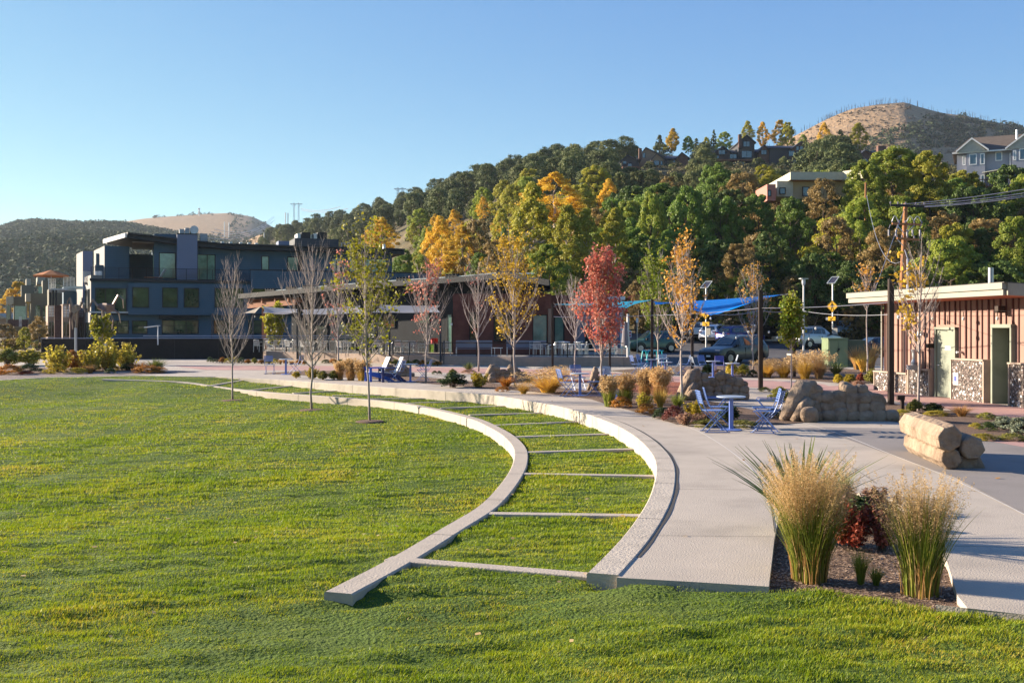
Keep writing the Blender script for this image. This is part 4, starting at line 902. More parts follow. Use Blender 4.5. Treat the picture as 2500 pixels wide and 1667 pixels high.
# trees with a character of their own
def tp(kind, px, ybase, ytop, D, label, wpx=None, v=None, name=None, zbase=None):
    """tree standing at distance D whose crown spans the given rows"""
    base = W(px, ybase, D); h = (ybase-ytop)/F*D; H0 = {'juniper': 5.5, 'pinyon': 6.5, 'conifer': 11, 'poplar': 14, 'goldtree': 13}.get(kind, 9)
    w0 = {'juniper': 4.4, 'pinyon': 4.0, 'conifer': 4.4, 'poplar': 5.2, 'goldtree': 7.5}.get(kind, 7.5)
    sx = (wpx/F*D)/w0 if wpx else h/H0
    t = tree(kind, base, sx, label=label, zs=(h/H0)/sx, v=v, name=name); return t
SP = [('goldtree', 930, 640, 532, 150, 'round golden yellow tree rising behind the right end of the blue roof', 96),
 ('green', 985, 700, 612, 125, 'bright green bushy tree beside the right end of the blue roof', 70), ('lime', 1030, 705, 625, 122, 'lime green tree between the blue roof and the gold cottonwoods', 60),
 ('goldtree', 1075, 700, 530, 128, 'golden cottonwood standing left of the grey bare crown', 95), ('goldtree', 1045, 690, 560, 135, 'slim gold tree behind the left cottonwood', 40), ('goldtree', 1130, 700, 555, 122, 'broad orange-gold cottonwood above the restaurant roof', 110), ('rusty', 1165, 705, 535, 120, 'greyish half bare tree among the gold cottonwoods', 80),
 ('rusty', 1210, 710, 590, 110, 'reddish brown scrubby tree above the restaurant ridge', 80), ('green', 1235, 700, 560, 126, 'dark green tree behind the rusty one above the ridge', 70),
 ('poplar', 1300, 740, 450, 108, 'tall yellow-green poplar with the widest pale crown', 110), ('goldtree', 1355, 560, 424, 130, 'tallest cottonwood crowned orange and gold', 150), ('poplar', 1385, 740, 500, 104, 'yellow-green poplar right of the tallest cottonwood', 90),
 ('poplar', 1430, 740, 508, 107, 'narrow pointed poplar in the middle of the slope', 70), ('poplar', 1500, 740, 512, 108, 'pale poplar behind the red maple', 80), ('lime', 1340, 745, 600, 98, 'pale green willowy tree low behind the rusty steel wall', 110),
 ('lime', 1590, 700, 480, 118, 'lime green box elder with a broken trunk below', 100), ('green', 1680, 700, 468, 120, 'large leafy green tree in the middle of the bank', 130), ('green', 1760, 690, 480, 118, 'rounded green tree left of the cream building', 120), ('green', 1640, 740, 560, 105, 'lower green tree behind the leaning solar sign', 120), ('dark', 1750, 760, 590, 100, 'dark green tree above the blue sail', 130),
 ('green', 1850, 640, 480, 118, 'green tree under the red wall of the cream building', 110), ('dark', 1880, 740, 570, 102, 'deep green tree in the shade of the bank', 130), ('green', 1930, 670, 490, 113, 'green tree right below the cream building', 100),
 ('rusty', 2010, 560, 435, 122, 'brownish tree in front of the cream building', 100), ('ygreen', 1865, 470, 405, 160, 'yellow tree beside the cream building roof', 60), ('ygreen', 1880, 480, 418, 150, 'yellow-green tree left of the cream building', 60),
 ('lime', 2180, 540, 368, 122, 'big yellow-green tree left of the pale clapboard house', 170), ('ygreen', 2270, 560, 375, 118, 'yellow-green tree touching the pale clapboard house', 130), ('lime', 2110, 560, 400, 120, 'left lobe of the big yellow-green trees near the pale house', 120), ('green', 2330, 560, 440, 125, 'green tree at the corner of the pale house deck', 90),
 ('rusty', 2040, 700, 530, 100, 'autumn tree on the bank left of the utility pole', 120), ('lime', 2100, 640, 490, 103, 'olive green tree behind the guy wire', 110), ('rusty', 2150, 700, 560, 96, 'rusty bush behind the utility pole', 100), ('lime', 2240, 700, 530, 98, 'green leafy bush right of the utility pole', 110), ('rusty', 2300, 640, 520, 102, 'brown autumn bush under the lower deck', 110), ('ygreen', 2330, 700, 550, 96, 'yellow-green bush above the toilet building roof', 110), ('dark', 2400, 700, 560, 96, 'dark green bush above the toilet building', 120), ('lime', 2480, 700, 535, 93, 'bright leafy tree at the right edge above the roof', 120), ('rusty', 2400, 620, 540, 105, 'rusty thicket below the pale house deck', 110),
 ('dark', 1990, 780, 620, 95, 'dark tree in the shaded foot of the bank', 120), ('dark', 1650, 800, 660, 95, 'dark leafy thicket left of the solar sign', 130), ('rusty', 1800, 720, 600, 97, 'brown thicket above the blue sail', 110), ('dark', 1840, 800, 670, 93, 'shadowy thicket behind the lamp post', 120), ('dark', 2080, 770, 640, 92, 'shadowy thicket behind the crosswalk sign', 120), ('rusty', 1560, 790, 690, 92, 'yellow-brown thicket behind the parked green car', 80), ('green', 1545, 700, 560, 112, 'green tree between poplars and box elder', 90), ('dark', 2200, 770, 650, 90, 'dark bush behind the toilet building roof', 140), ('dark', 2430, 770, 640, 88, 'dark bush at far right behind the toilet roof', 160), ('rusty', 2090, 800, 740, 90, 'orange-brown bush above the stone embankment', 70), ('rusty', 1780, 830, 760, 92, 'yellowish shrubs behind the parked white cars', 90),
 ('rusty', 1270, 760, 640, 100, 'orange-brown tree behind the golden maple', 80), ('green', 1170, 700, 620, 115, 'green scrub tree low behind the restaurant roof', 60),
 ('ygreen', 1640, 372, 322, 300, 'yellow-green aspen above the left lodge', 30), ('conifer', 1610, 372, 330, 305, 'dark spruce pair left of the yellow aspen on the crest', 26), ('goldtree', 1643, 375, 314, 298, 'golden aspen standing above the left lodge roof', 34), ('green', 1680, 375, 335, 300, 'green aspen right of the golden one on the crest', 34), ('conifer', 1700, 375, 338, 303, 'thin spruce between crest aspens', 22), ('ygreen', 1725, 375, 336, 300, 'small yellow-green tree on the crest between lodges', 24), ('conifer', 1743, 378, 318, 302, 'tall thin pine left of the middle lodge', 20), ('lime', 1768, 372, 324, 300, 'round lime tree behind the middle lodge', 38), ('poplar', 1825, 360, 296, 300, 'greenish poplar top behind the lodge tower', 30), ('goldtree', 1862, 368, 299, 300, 'golden aspen right of the lodge tower', 36), ('goldtree', 1905, 366, 294, 300, 'broad gold and green aspen above the long lodge', 46), ('ygreen', 1922, 368, 300, 296, 'yellow-green aspen beside the broad gold one', 38), ('goldtree', 2012, 375, 301, 290, 'golden poplar before the brown hill', 40), ('conifer', 2052, 380, 318, 288, 'blue-green spruce between the golden and lime poplars', 34), ('poplar', 2095, 378, 300, 286, 'lime green poplar in front of the brown hill', 38), ('lime', 1960, 372, 330, 292, 'small yellow-green tree right of the long lodge', 24),
 ('pinyon', 1700, 440, 388, 262, 'juniper covering the right wing of the left lodge', 40), ('juniper', 1585, 430, 396, 268, 'juniper in front of the left lodge chimney', 34), ('juniper', 1775, 430, 396, 258, 'juniper at the foot of the middle lodge', 38), ('juniper', 1852, 428, 388, 262, 'juniper between the lodge tower and the long lodge', 40), ('juniper', 1912, 440, 386, 255, 'juniper below the long lodge windows', 34), ('conifer', 2045, 440, 355, 250, 'big dark spruce right of the long lodge', 56), ('juniper', 2000, 440, 362, 255, 'dark juniper below the golden poplar', 46), ('juniper', 2100, 440, 395, 240, 'small juniper in front of the brick house', 36), ('juniper', 1945, 440, 400, 245, 'low juniper above the cream roof', 34), ('juniper', 1640, 432, 402, 262, 'juniper before the middle deck of the left lodge', 24),
 ('goldtree', 45, 820, 690, 150, 'orange-gold tree behind the townhouses at left', 90), ('rusty', 12, 850, 790, 90, 'reddish small tree at the far left edge', 60), ('rusty', 95, 850, 775, 88, 'sparse orange tree in front of the townhouses', 60), ('ygreen', 60, 850, 800, 86, 'young yellow-green tree near the townhouse piers', 36)]
for s in SP: tree_o = tp(s[0], s[1], s[2], s[3], s[4], s[5], s[6])
# filler trees over the steep bank
g = np.random.default_rng(31); BK = []
for i in range(4000):
    if len(BK) > 140: break
    px = g.uniform(980, 2750); t_ = g.uniform(.02, .42 if px < 1500 else .34); p = hz(px, t_)
    if any((p.x-q.x)**2+(p.y-q.y)**2 < 11 for q in BK): continue
    BK.append(p)
    k = g.choice(['green', 'dark', 'rusty', 'lime', 'ygreen'], p=[.26, .28, .26, .14, .06])
    if px < 1500: k = g.choice(['goldtree', 'ygreen', 'lime', 'poplar', 'rusty'], p=[.3, .25, .2, .15, .1])
    tree(k, p+Vector((0, 0, -.5)), g.uniform(.6, 1.0)*(.62 if k in ('goldtree', 'poplar') else 1), label='leafy autumn oak or box elder crowded on the steep bank', group='trees crowding the steep bank')
for k in range(13):
    tree(['green', 'lime', 'dark', 'ygreen'][k % 4], (-26+k*8, -40-(k % 3)*5, -.1), 1.7+.3*(k % 3), label='leafy tree standing behind the photographer, mirrored in the windows', group='trees mirrored in the windows')
# ------------------------------------------------------------------ houses on the hill
roof_dark = mat('roof_slate', (.045, .05, .065), .7, var=.2, vscale=2); lodge_wood = mat('lodge_wood', (.055, .055, .06), .85, course=.25, cdepth=.3)
brick_red = mat('brick_red', (.13, .07, .055), .85, var=.2, vscale=3); house_glass = mat('house_glass', (.07, .12, .16), .05, 0, .3, 1, spec=1.0); stone_tan = mat('stone_tan', (.27, .19, .13), .9, var=.3, vscale=4)
def gable(par, x0, xa, x1, yeave, yapex, ybot, D, dep, wm, rm=roof_dark, ov_=.5, th=.25):
    a, b, c = W(x0, yeave, D), W(x1, yeave, D), W(xa, yapex, D); bot = W(x0, ybot, D).z-1.5; bk = Vector((0, dep, 0))
    m = MB(); m.prism([(a.x, D, bot), (b.x, D, bot), (b.x, D, b.z), (c.x, D, c.z), (a.x, D, a.z)], bk); m.build('wall', wm, par)
    m = MB()
    for e in (a, b):
        d = (e-c).normalized(); q = e+d*ov_; f_ = Vector((0, -ov_, 0)); up = Vector((0, 0, th))
        m.prism([c+f_, q+f_, q+f_+up, c+f_+up], bk+Vector((0, 2*ov_, 0)))
    m.build('roof', rm, par)
def blk(par, x0, y0, x1, y1, D, dep, mtl, nm):
    a = W(x0, y1, D); b = W(x1, y0, D); m = MB(); m.box(a.x, b.x, D, D+dep, a.z, b.z); return m.build(nm, mtl, par)
def shed(par, x0, x1, ye, yr, ybot, D, dep, wm, rm=roof_dark):
    """wing whose ridge runs across the view"""
    a, b = W(x0, ye, D), W(x1, ye, D); m = MB(); m.box(a.x, b.x, D, D+dep, W(x0, ybot, D).z-1.5, a.z); m.build('wall', wm, par)
    r = W(x0, yr, D).z; m = MB(); m.prism([(a.x-.4, D-.5, a.z), (a.x-.4, D+dep*.5, r), (a.x-.4, D+dep+.5, a.z), (a.x-.4, D+dep*.5, r-.4)], (b.x-a.x+.8, 0, 0)); m.build('roof', rm, par)
def hwin(par, x0, y0, x1, y1, D, fm=frame_black, g=house_glass, n=1):
    wl = Wall((W(x0, 0, D).x, D-.03), (1, 0)); wl.n = Vector((0, -1, 0)); window(wl, par, x0, y0, x1, y1, g, tuple((k+1)/n for k in range(n-1)), (), .1, fm)
la = thing('hillside_lodge', 'dark lodge with slate gables, leftmost of the houses on the crest', 'house', tuple(W(1590, 412, 275)))
gable(la, 1517, 1531, 1560, 393, 381, 415, 274, 9, lodge_wood); gable(la, 1558, 1576, 1622, 385, 362, 412, 277, 10, stone_tan); gable(la, 1592, 1604, 1620, 389, 376, 410, 273, 9, stone_tan); shed(la, 1618, 1664, 388, 374, 410, 276, 9, lodge_wood); gable(la, 1652, 1664, 1680, 386, 374, 410, 274, 9, brick_red)
blk(la, 1560, 362, 1567, 390, 273, 1.2, brick_red, 'chimney')
for a in [(1520, 393, 1530, 401), (1532, 399, 1543, 407), (1568, 373, 1576, 386), (1596, 392, 1610, 404), (1612, 393, 1618, 404), (1640, 392, 1650, 400), (1552, 418, 1558, 430)]: hwin(la, *a, 272.6)
blk(la, 1520, 406, 1660, 411, 270, 2.5, mat('deck_wood', (.20, .09, .055), .8), 'deck')
lb = thing('hillside_lodge', 'dark lodge with a tall gabled tower and chimney on the crest', 'house', tuple(W(1790, 412, 270)))
gable(lb, 1745, 1764, 1784, 373, 359, 412, 270, 9, lodge_wood); shed(lb, 1735, 1803, 374, 360, 412, 271, 9, lodge_wood); gable(lb, 1803, 1822.5, 1842, 348, 332, 414, 270, 9, lodge_wood)
blk(lb, 1804, 328, 1811, 360, 269, 1.2, brick_dark, 'chimney'); shed(lb, 1842, 1875, 372, 358, 410, 271, 9, lodge_wood); gable(lb, 1854, 1866, 1880, 370, 356, 405, 269, 7, brick_red)
for a in [(1754, 366, 1771, 378), (1748, 380, 1756, 388), (1781, 376, 1799, 388), (1814, 345, 1831, 359), (1810, 368, 1836, 386), (1788, 397, 1800, 406), (1858, 366, 1872, 378), (1812, 394, 1820, 404)]: hwin(lb, *a, 268.8, n=2 if a[2]-a[0] > 12 else 1)
blk(lb, 1745, 389, 1850, 392, 267.5, 2, MATS['deck_wood'], 'deck')
lc = thing('hillside_lodge', 'red gabled lodge with a row of blue windows right of the tower lodge', 'house', tuple(W(1930, 395, 268)))
shed(lc, 1880, 1982, 362, 349, 395, 268, 9, lodge_wood); gable(lc, 1936, 1954, 1978, 362, 348, 395, 266, 9, brick_red)
for a in [(1943, 357, 1951, 368), (1952, 357, 1961, 368), (1943, 370, 1961, 378), (1925, 368, 1940, 382), (1962, 366, 1968, 376), (1934, 391, 1948, 400), (1975, 367, 1979, 380)]: hwin(lc, *a, 265.8)
ld = thing('brick_house', 'brick red house with two chimneys half hidden by a yellow-green tree', 'house', tuple(W(2120, 410, 262)))
gable(ld, 2098, 2112, 2140, 380, 368, 408, 262, 9, brick_red); shed(ld, 2070, 2165, 378, 361, 410, 264, 9, brick_red)
blk(ld, 2144, 356, 2164, 390, 261, 1.5, brick_red, 'chimney'); blk(ld, 2092, 365, 2102, 378, 261, 1.2, brick_red, 'chimney')
for a in [(2101, 389, 2118, 402), (2158, 372, 2167, 385), (2136, 392, 2148, 402)]: hwin(ld, *a, 260.9, white_paint, n=2)
# cream flat roofed building
cream = mat('cream_stucco', (.46, .37, .24), .85, var=.06); cream_panel = mat('cream_panel', (.44, .41, .32), .7, course=.2, cdepth=.2)
cr_ = thing('flat_roofed_building', 'cream flat roofed building with a deep parapet among trees on the bank', 'building', tuple(W(2000, 485, 128)))
blk(cr_, 1935, 438, 2112, 490, 129, 9, cream, 'wall'); blk(cr_, 1930, 420, 2060, 439, 127.5, 11, cream_panel, 'parapet'); 
m = MB(); a = W(2060, 418, 127.4); b = W(2120, 410, 124); c = W(2120, 434, 124); d = W(2060, 439, 127.4); m.prism([a, b, c, d], (0, 10, 0)); m.build('parapet', cream_panel, cr_)
blk(cr_, 1897, 442, 1936, 480, 128.5, 6, cream_panel, 'wing'); blk(cr_, 1873, 450, 1894, 490, 127, 6, mat('pink_stucco', (.42, .17, .13), .85), 'red_wing')
for a in [(1959, 456, 1976, 480), (2018, 457, 2036, 470), (2066, 455, 2078, 478), (2081, 452, 2098, 474), (1903, 458, 1918, 475), (1874, 464, 1883, 480)]: hwin(cr_, *a, 126.9 if a[0] < 1890 else 128.4)
blk(cr_, 1933, 439, 2110, 441, 128, 2, cedar, 'soffit_beam')
# pale clapboard house at the right edge
wh = thing('clapboard_house', 'big pale blue-grey clapboard house with white windows and dark decks at upper right', 'house', tuple(W(2430, 520, 136)))
lap = mat('lap_siding', (.30, .31, .36), .75, var=.05, course=.16, cdepth=.35); shingle = mat('shingle', (.12, .095, .075), .9, var=.2, vscale=1.5, course=.18, cdepth=.3)
e_h = Vector((.9, -.43, 0)); Wh = Wall(W(2336, 800, 142), e_h); Wh.n = Vector((-.43, -.9, 0)).normalized(); bk = Wh.n*-9
ze = Wh.z(2400, 372)
m = MB(); Wh.slab(m, 0, 16, Wh.z(2400, 540), ze, -9, 0); m.build('wall', lap, wh)
m = MB(); Wh.slab(m, Wh.t(2360), Wh.t(2405), Wh.z(2400, 540), ze-.01, 0, .7); Wh.slab(m, Wh.t(2470), Wh.t(2540), Wh.z(2400, 540), ze-.01, 0, .9); m.build('bay', lap, wh)
def q3(t, z, d): return Wh.pt(t, z, d)
zr_ = ze+2.9; m = MB()
m.quad(q3(-.6, ze, .8), q3(17, ze, .8), q3(17, zr_, -4.5), q3(1.6, zr_, -4.5)); m.quad(q3(-.6, ze, .8), q3(1.6, zr_, -4.5), q3(-.6, ze, -9.8)); m.quad(q3(17, zr_, -4.5), q3(17, ze, -9.8), q3(-.6, ze, -9.8), q3(1.6, zr_, -4.5)); m.build('roof', shingle, wh)
for (xa0, xa, xa1) in ((2336, 2373, 2409), (2456, 2499, 2545)):
    t0, tm, t1 = Wh.t(xa0), Wh.t(xa), Wh.t(xa1); za = ze+1.75; m = MB(); m.prism([q3(t0, ze+.02, 1.0), q3(t1, ze+.02, 1.0), q3(tm, za, 1.0)], Wh.n*-4); m.build('gable_wall', mat('cream_siding', (.42, .40, .34), .75, course=.16, cdepth=.3), wh)
    for s0, s1 in ((t0, tm), (tm, t1)):
        z0_, z1_ = (ze, za) if s0 == t0 else (za, ze); m = MB(); dd = (s0-s1)*.05 if s0 == t0 else 0
        m.prism([q3(s0+ (dd if s0 == t0 else 0), z0_-.02, 1.25), q3(s1+(0 if s0 == t0 else .25), z1_-.02, 1.25), q3(s1+(0 if s0 == t0 else .25), z1_+.22, 1.25), q3(s0+(dd if s0 == t0 else 0), z0_+.22, 1.25)], Wh.n*-.14); m.build('bargeboard', white_paint, wh)
        m = MB(); m.prism([q3(s0, z0_+.12, 1.1), q3(s1, z1_+.12, 1.1), q3(s1, z1_+.28, 1.1), q3(s0, z0_+.28, 1.1)], Wh.n*-5); m.build('dormer_roof', shingle, wh)
m = MB(); Wh.slab(m, -.6, 17, ze-.1, ze+.08, .72, .9); m.build('gutter', white_paint, wh)
m = MB(); p = Wh.at(2466, 375, .5); m.cyl((p.x, p.y, p.z-4.5), .06, 4.5, 6); m.build('downpipe', white_paint, wh)
for x0, y0, x1, y1, pr in [(2366, 376, 2385, 403, .73), (2393, 375, 2404, 402, .73), (2430, 371, 2447, 393, .03), (2488, 363, 2512, 391, .93), (2474, 367, 2481, 392, .93), (2367, 428, 2385, 453, .73), (2394, 427, 2404, 449, .73), (2488, 417, 2512, 443, .93), (2350, 380, 2357, 404, .03)]:
    wx = Wall(Wh.pt(0, 0, pr-.03), Wh.e); wx.n = Wh.n; window(wx, wh, x0, y0, x1, y1, house_glass, (), (), .12, white_paint)
wx = Wall(Wh.pt(0, 0, .0), Wh.e); wx.n = Wh.n; window(wx, wh, 2419, 427, 2458, 452, glass_dark, (.5,), (), .1)
m = MB(); a, b = Wh.at(2397, 427, 1.9), Wh.at(2458, 416, 1.9); a2, b2 = Wh.at(2402, 419, 0), Wh.at(2464, 409, 0)
for k in range(14): 
    p0, p1 = a.lerp(b, k/14), a.lerp(b, (k+.55)/14); r0, r1 = a2.lerp(b2, k/14), a2.lerp(b2, (k+.55)/14); m.quad(p0, p1, r1, r0)
m.build('awning', mat('awning_stripe', (.55, .55, .45), .7), wh)
m = MB(); m.quad(a-V(0, 0, .03), b-V(0, 0, .03), b2-V(0, 0, .03), a2-V(0, 0, .03)); m.build('awning_cloth', mat('awning_green', (.16, .19, .13), .8), wh)
deckm = mat('dark_deck', (.055, .028, .02), .85, var=.2)
for yt, yb, off in ((447, 462, 3.2), (492, 509, 3.6)):
    m = MB(); zt, zb_ = Wh.z(2400, yt), Wh.z(2400, yb); t0, t1 = -1.5, 17
    for k in range(60): t = t0+(t1-t0)*k/59; m.obox(Wh.pt(t, zb_, off), Wh.e*.09, Wh.n*.09, (0, 0, zt-zb_))
    Wh.slab(m, t0, t1, zt, zt+.12, off-.04, off+.12); Wh.slab(m, t0, t1, zb_-.35, zb_, -.0, off+.15); m.build('deck', deckm, wh)
    for k in range(5): m = MB(); t = t0+(t1-t0)*k/4.3; m.obox(Wh.pt(t, zb_-4.2, off-.15), Wh.e*.2, Wh.n*.2, (0, 0, 3.8)); m.build('deck_post', deckm, wh)
wx = Wall(Wh.pt(0, 0, .0), Wh.e); wx.n = Wh.n
for a in [(2395, 490, 2404, 509), (2480, 478, 2506, 503), (2440, 480, 2452, 505)]: window(wx, wh, *a, glass_teal, (), (), .1, white_paint)
m = MB(); p = Wh.at(2484, 324, -3); m.cyl((p.x, p.y, p.z-1), .14, 1.9, 8); m.build('flue', galv, wh)
# ------------------------------------------------------------------ toilet building
board = mat('pink_board', (.27, .165, .13), .75, var=.06, vscale=1.5); batten = mat('batten', (.12, .05, .045), .7); gg = mat('green_grey_paint', (.22, .24, .185), .55, var=.08, vscale=1.2, stains=2)
cream_f = mat('fascia_cream', (.27, .265, .22), .6, var=.05); red_soffit = mat('red_soffit', (.42, .13, .06), .6, var=.1, vscale=3)
def cobble():
    m = bpy.data.materials.new('cobble'); m.use_nodes = True; MATS['cobble'] = m; t = m.node_tree; N = t.nodes; L = t.links; b = N['Principled BSDF']; b.inputs['Roughness'].default_value = .8
    tc = N.new('ShaderNodeTexCoord'); vo = N.new('ShaderNodeTexVoronoi'); vo.inputs['Scale'].default_value = 15; L.new(tc.outputs['Object'], vo.inputs['Vector'])
    hs = N.new('ShaderNodeValToRGB'); e = hs.color_ramp.elements
    for q, c in ((0, (.15, .11, .09)), (.3, (.25, .18, .14)), (.55, (.17, .15, .13)), (.8, (.29, .21, .17)), (1, (.20, .15, .135))):
        x = e.new(q) if q not in (0, 1) else e[int(q)]; x.color = (*c, 1)
    sp = N.new('ShaderNodeSeparateColor'); L.new(vo.outputs['Color'], sp.inputs[0]); L.new(sp.outputs[0], hs.inputs[0])
    mr = N.new('ShaderNodeMapRange'); L.new(vo.outputs['Distance'], mr.inputs[0]); mr.inputs[1].default_value = .35; mr.inputs[2].default_value = .62; mr.inputs[3].default_value = 1; mr.inputs[4].default_value = .3
    vm = N.new('ShaderNodeVectorMath'); vm.operation = 'SCALE'; L.new(hs.outputs[0], vm.inputs[0]); L.new(mr.outputs[0], vm.inputs['Scale']); L.new(vm.outputs[0], b.inputs['Base Color'])
    bp = N.new('ShaderNodeBump'); bp.invert = True; bp.inputs['Strength'].default_value = 1; bp.inputs['Distance'].default_value = .06; L.new(vo.outputs['Distance'], bp.inputs['Height']); L.new(bp.outputs[0], b.inputs['Normal']); return m
cob = cobble()
Wt = Wall(G(2146, 952), G(2411, 984)-G(2146, 952)); Wt.n = Vector((Wt.e.y, -Wt.e.x, 0)); 
if Wt.n.x > 0: Wt.n = -Wt.n
tb = thing('toilet_building', 'pink board-and-batten toilet building with cobblestone base and cream roof edge', 'building', (Wt.p.x, Wt.p.y, 0))
TE = 10.3; ZR = 3.08
tD2a, tD2b = Wt.t(2420), Wt.t(2470)
m = MB(); Wt.slab(m, .18, tD2a, 0, ZR, -4.5, -.12); Wt.slab(m, tD2b, TE, 0, ZR, -4.5, -.12); Wt.slab(m, tD2a+.001, tD2b-.001, 2.25, ZR, -4.5, -.12); Wt.slab(m, tD2a+.001, tD2b-.001, 0, 2.25, -4.5, -.55); m.build('wall', board, tb)
d1a, d1b = Wt.t(2284), Wt.t(2328)
t = .2; k = 0
while t < TE:
    if not (d1a-.12 < t < d1b+.08) and not (tD2a-.1 < t < tD2b+.05): z0 = .3
    else: z0 = 2.3
    m = MB(); Wt.slab(m, t, t+(.04 if k % 2 else .03), z0, ZR-.02, -.121, -.075 if k % 2 else -.085); m.build('batten', batten, tb)
    t += .25 if k % 2 else .31; k += 1
for x0, x1, zt in ((2141, 2222, .64), (2224, 2277, .82), (2329, 2411, 1.22), (2471, 2560, 1.18)):
    t0, t1 = Wt.t(x0), Wt.t(x1) if x1 < 2500 else TE; m = MB(); Wt.slab(m, t0+.03, t1-.03, 0, zt, -.3, .10); c_ = m.build('stone_base', cob, tb)
    m = MB(); Wt.slab(m, t0, t1, zt+.002, zt+.05, -.3, .16); Wt.slab(m, t0-.002, t0+.05, 0, zt, .0, .13); Wt.slab(m, t1-.05, t1+.002, 0, zt, -.3, .13); m.build('base_trim', mat('trim_tan', (.36, .28, .22), .7), tb)
m = MB(); Wt.slab(m, d1a, d1b, .02, 2.14, -.12, -.05); dr = m.build('door', gg, tb)
m = MB(); Wt.slab(m, d1a-.07, d1a, 0, 2.2, -.12, .0); Wt.slab(m, d1b, d1b+.07, 0, 2.2, -.12, .0); Wt.slab(m, d1a-.07, d1b+.07, 2.14, 2.22, -.12, .01); m.build('door_frame', gg, tb)
m = MB(); p = Wt.pt(d1a+.12, 1.02, -.05); m.tube([p, p+Wt.n*.07, p+Wt.n*.07+Wt.e*.13], .014, 6); m.build('handle', galv, dr)
m = MB(); Wt.slab(m, d1a+.45, d1a+.75, 1.5, 1.62, -.05, -.045); m.build('door_plate', white_paint, dr)
m = MB(); Wt.slab(m, tD2a+.55, tD2b-.02, .02, 2.14, -.56, -.50); dr2 = m.build('door', gg, tb); m = MB(); Wt.slab(m, tD2a, tD2a+.07, 0, 2.25, -.5, .02); Wt.slab(m, tD2b-.07, tD2b, 0, 2.25, -.5, .02); Wt.slab(m, tD2a, tD2b, 2.2, 2.3, -.5, .03); m.build('door_frame', gg, tb)
m = MB(); Wt.slab(m, tD2a+.08, tD2a+.5, 0, 2.2, -.6, -.52); m.build('open_gate', frame_black, tb)
m = MB(); Wt.slab(m, tD2a+.6, tD2b-.05, .03, .3, -.50, -.49); m.build('kick_plate', galv, dr2)
def textobj(s, size, loc, ex, n, m, par, name='lettering', ext=.002):
    cu = bpy.data.curves.new(name, 'FONT'); cu.body = s; cu.size = size; cu.extrude = ext; cu.align_x = 'CENTER'; cu.align_y = 'CENTER'
    o = bpy.data.objects.new(name, cu); COL.objects.link(o); cu.materials.append(m); ex = Vector(ex).normalized(); n = Vector(n).normalized(); up = n.cross(ex)
    mt = Matrix((ex, up, n)).transposed().to_4x4(); mt.translation = Vector(loc)
    o.matrix_world = mt
    if par:
        o.parent = par; r = root_of(par); o.matrix_parent_inverse = Matrix.Identity(4); mt.translation = Vector(loc)-ORG.get(r, Vector((0, 0, 0))); o.matrix_basis = mt
    return o
m = MB(); p = (tD2a+.55+tD2b)/2; Wt.slab(m, p-.09, p+.09, 1.40, 1.64, -.50, -.49); sg = m.build('restroom_sign', mat('sign_grey', (.42, .40, .36), .6), tb)
# pictogram figures raised on the door sign
m = MB()
for dx in (-.04, .04):
    q = p+dx; Wt.slab(m, q-.012, q+.012, 1.585, 1.61, -.49, -.484); Wt.slab(m, q-.02, q+.02, 1.525, 1.58, -.49, -.484); Wt.slab(m, q-.014, q-.004, 1.47, 1.525, -.49, -.484); Wt.slab(m, q+.004, q+.014, 1.47, 1.525, -.49, -.484)
Wt.slab(m, p-.05, p+.05, 1.42, 1.44, -.49, -.484); m.build('pictogram', white_paint, sg)
# paper notice
m = MB(); t0 = Wt.t(2329)+.14; Wt.slab(m, t0, t0+.26, .46, .82, .10, .12); nt_ = m.build('notice', white_paint, tb); m = MB(); Wt.slab(m, t0+.05, t0+.2, .56, .72, .12, .123); m.build('notice_print', mat('blue_print', (.06, .08, .4), .6), nt_)
# roof
m = MB(); oA, oB = Wt.pt(-.45, 0, .95), Wt.pt(8.35, 0, .95); z1 = 3.40
def rf(t0, t1, d0, d1, za0, za1, th, nm, mt_):  # za0 front underside, za1 back underside
    m = MB(); P = [Wt.pt(t0, za0, d0), Wt.pt(t1, za0, d0), Wt.pt(t1, za1, d1), Wt.pt(t0, za1, d1)]; n0 = len(m.v); m.v += [tuple(q) for q in P]+[tuple(q+Vector((0, 0, th))) for q in P]
    for fq in ((0, 1, 2, 3), (7, 6, 5, 4), (0, 4, 5, 1), (1, 5, 6, 2), (2, 6, 7, 3), (3, 7, 4, 0)): m.f.append(fq)
    return m.build(nm, mt_, tb)
rf(-.45, 8.35, .85, -5.5, 3.08, 2.75, .02, 'soffit', red_soffit); rf(-.45, 8.35, .86, -5.5, 3.11, 2.78, .12, 'roof', mat('roof_core', (.2, .2, .18), .7))
rf(-.42, 8.32, .94, .862, 3.08, 3.08, .16, 'fascia', cream_f); rf(-.46, 8.36, 1.0, .862, 3.245, 3.245, .17, 'fascia', cream_f)
for tt in (8.353,): rf(tt, tt+.06, .86, -5.5, 3.08, 2.75, .33, 'side_fascia', mat('fascia_olive', (.30, .28, .22), .6)); rf(-.52, -.453, .86, -5.5, 3.08, 2.75, .33, 'side_fascia', cream_f)
rf(-.5, 8.42, .98, -5.5, 3.416, 3.10, .02, 'roof_sheet', mat('roof_sheet', (.09, .085, .08), .5))
m = MB(); q = Wt.pt(5.2, 3.3, -.8); m.cyl(q, .075, .72, 12); m.build('vent_pipe', galv, tb)
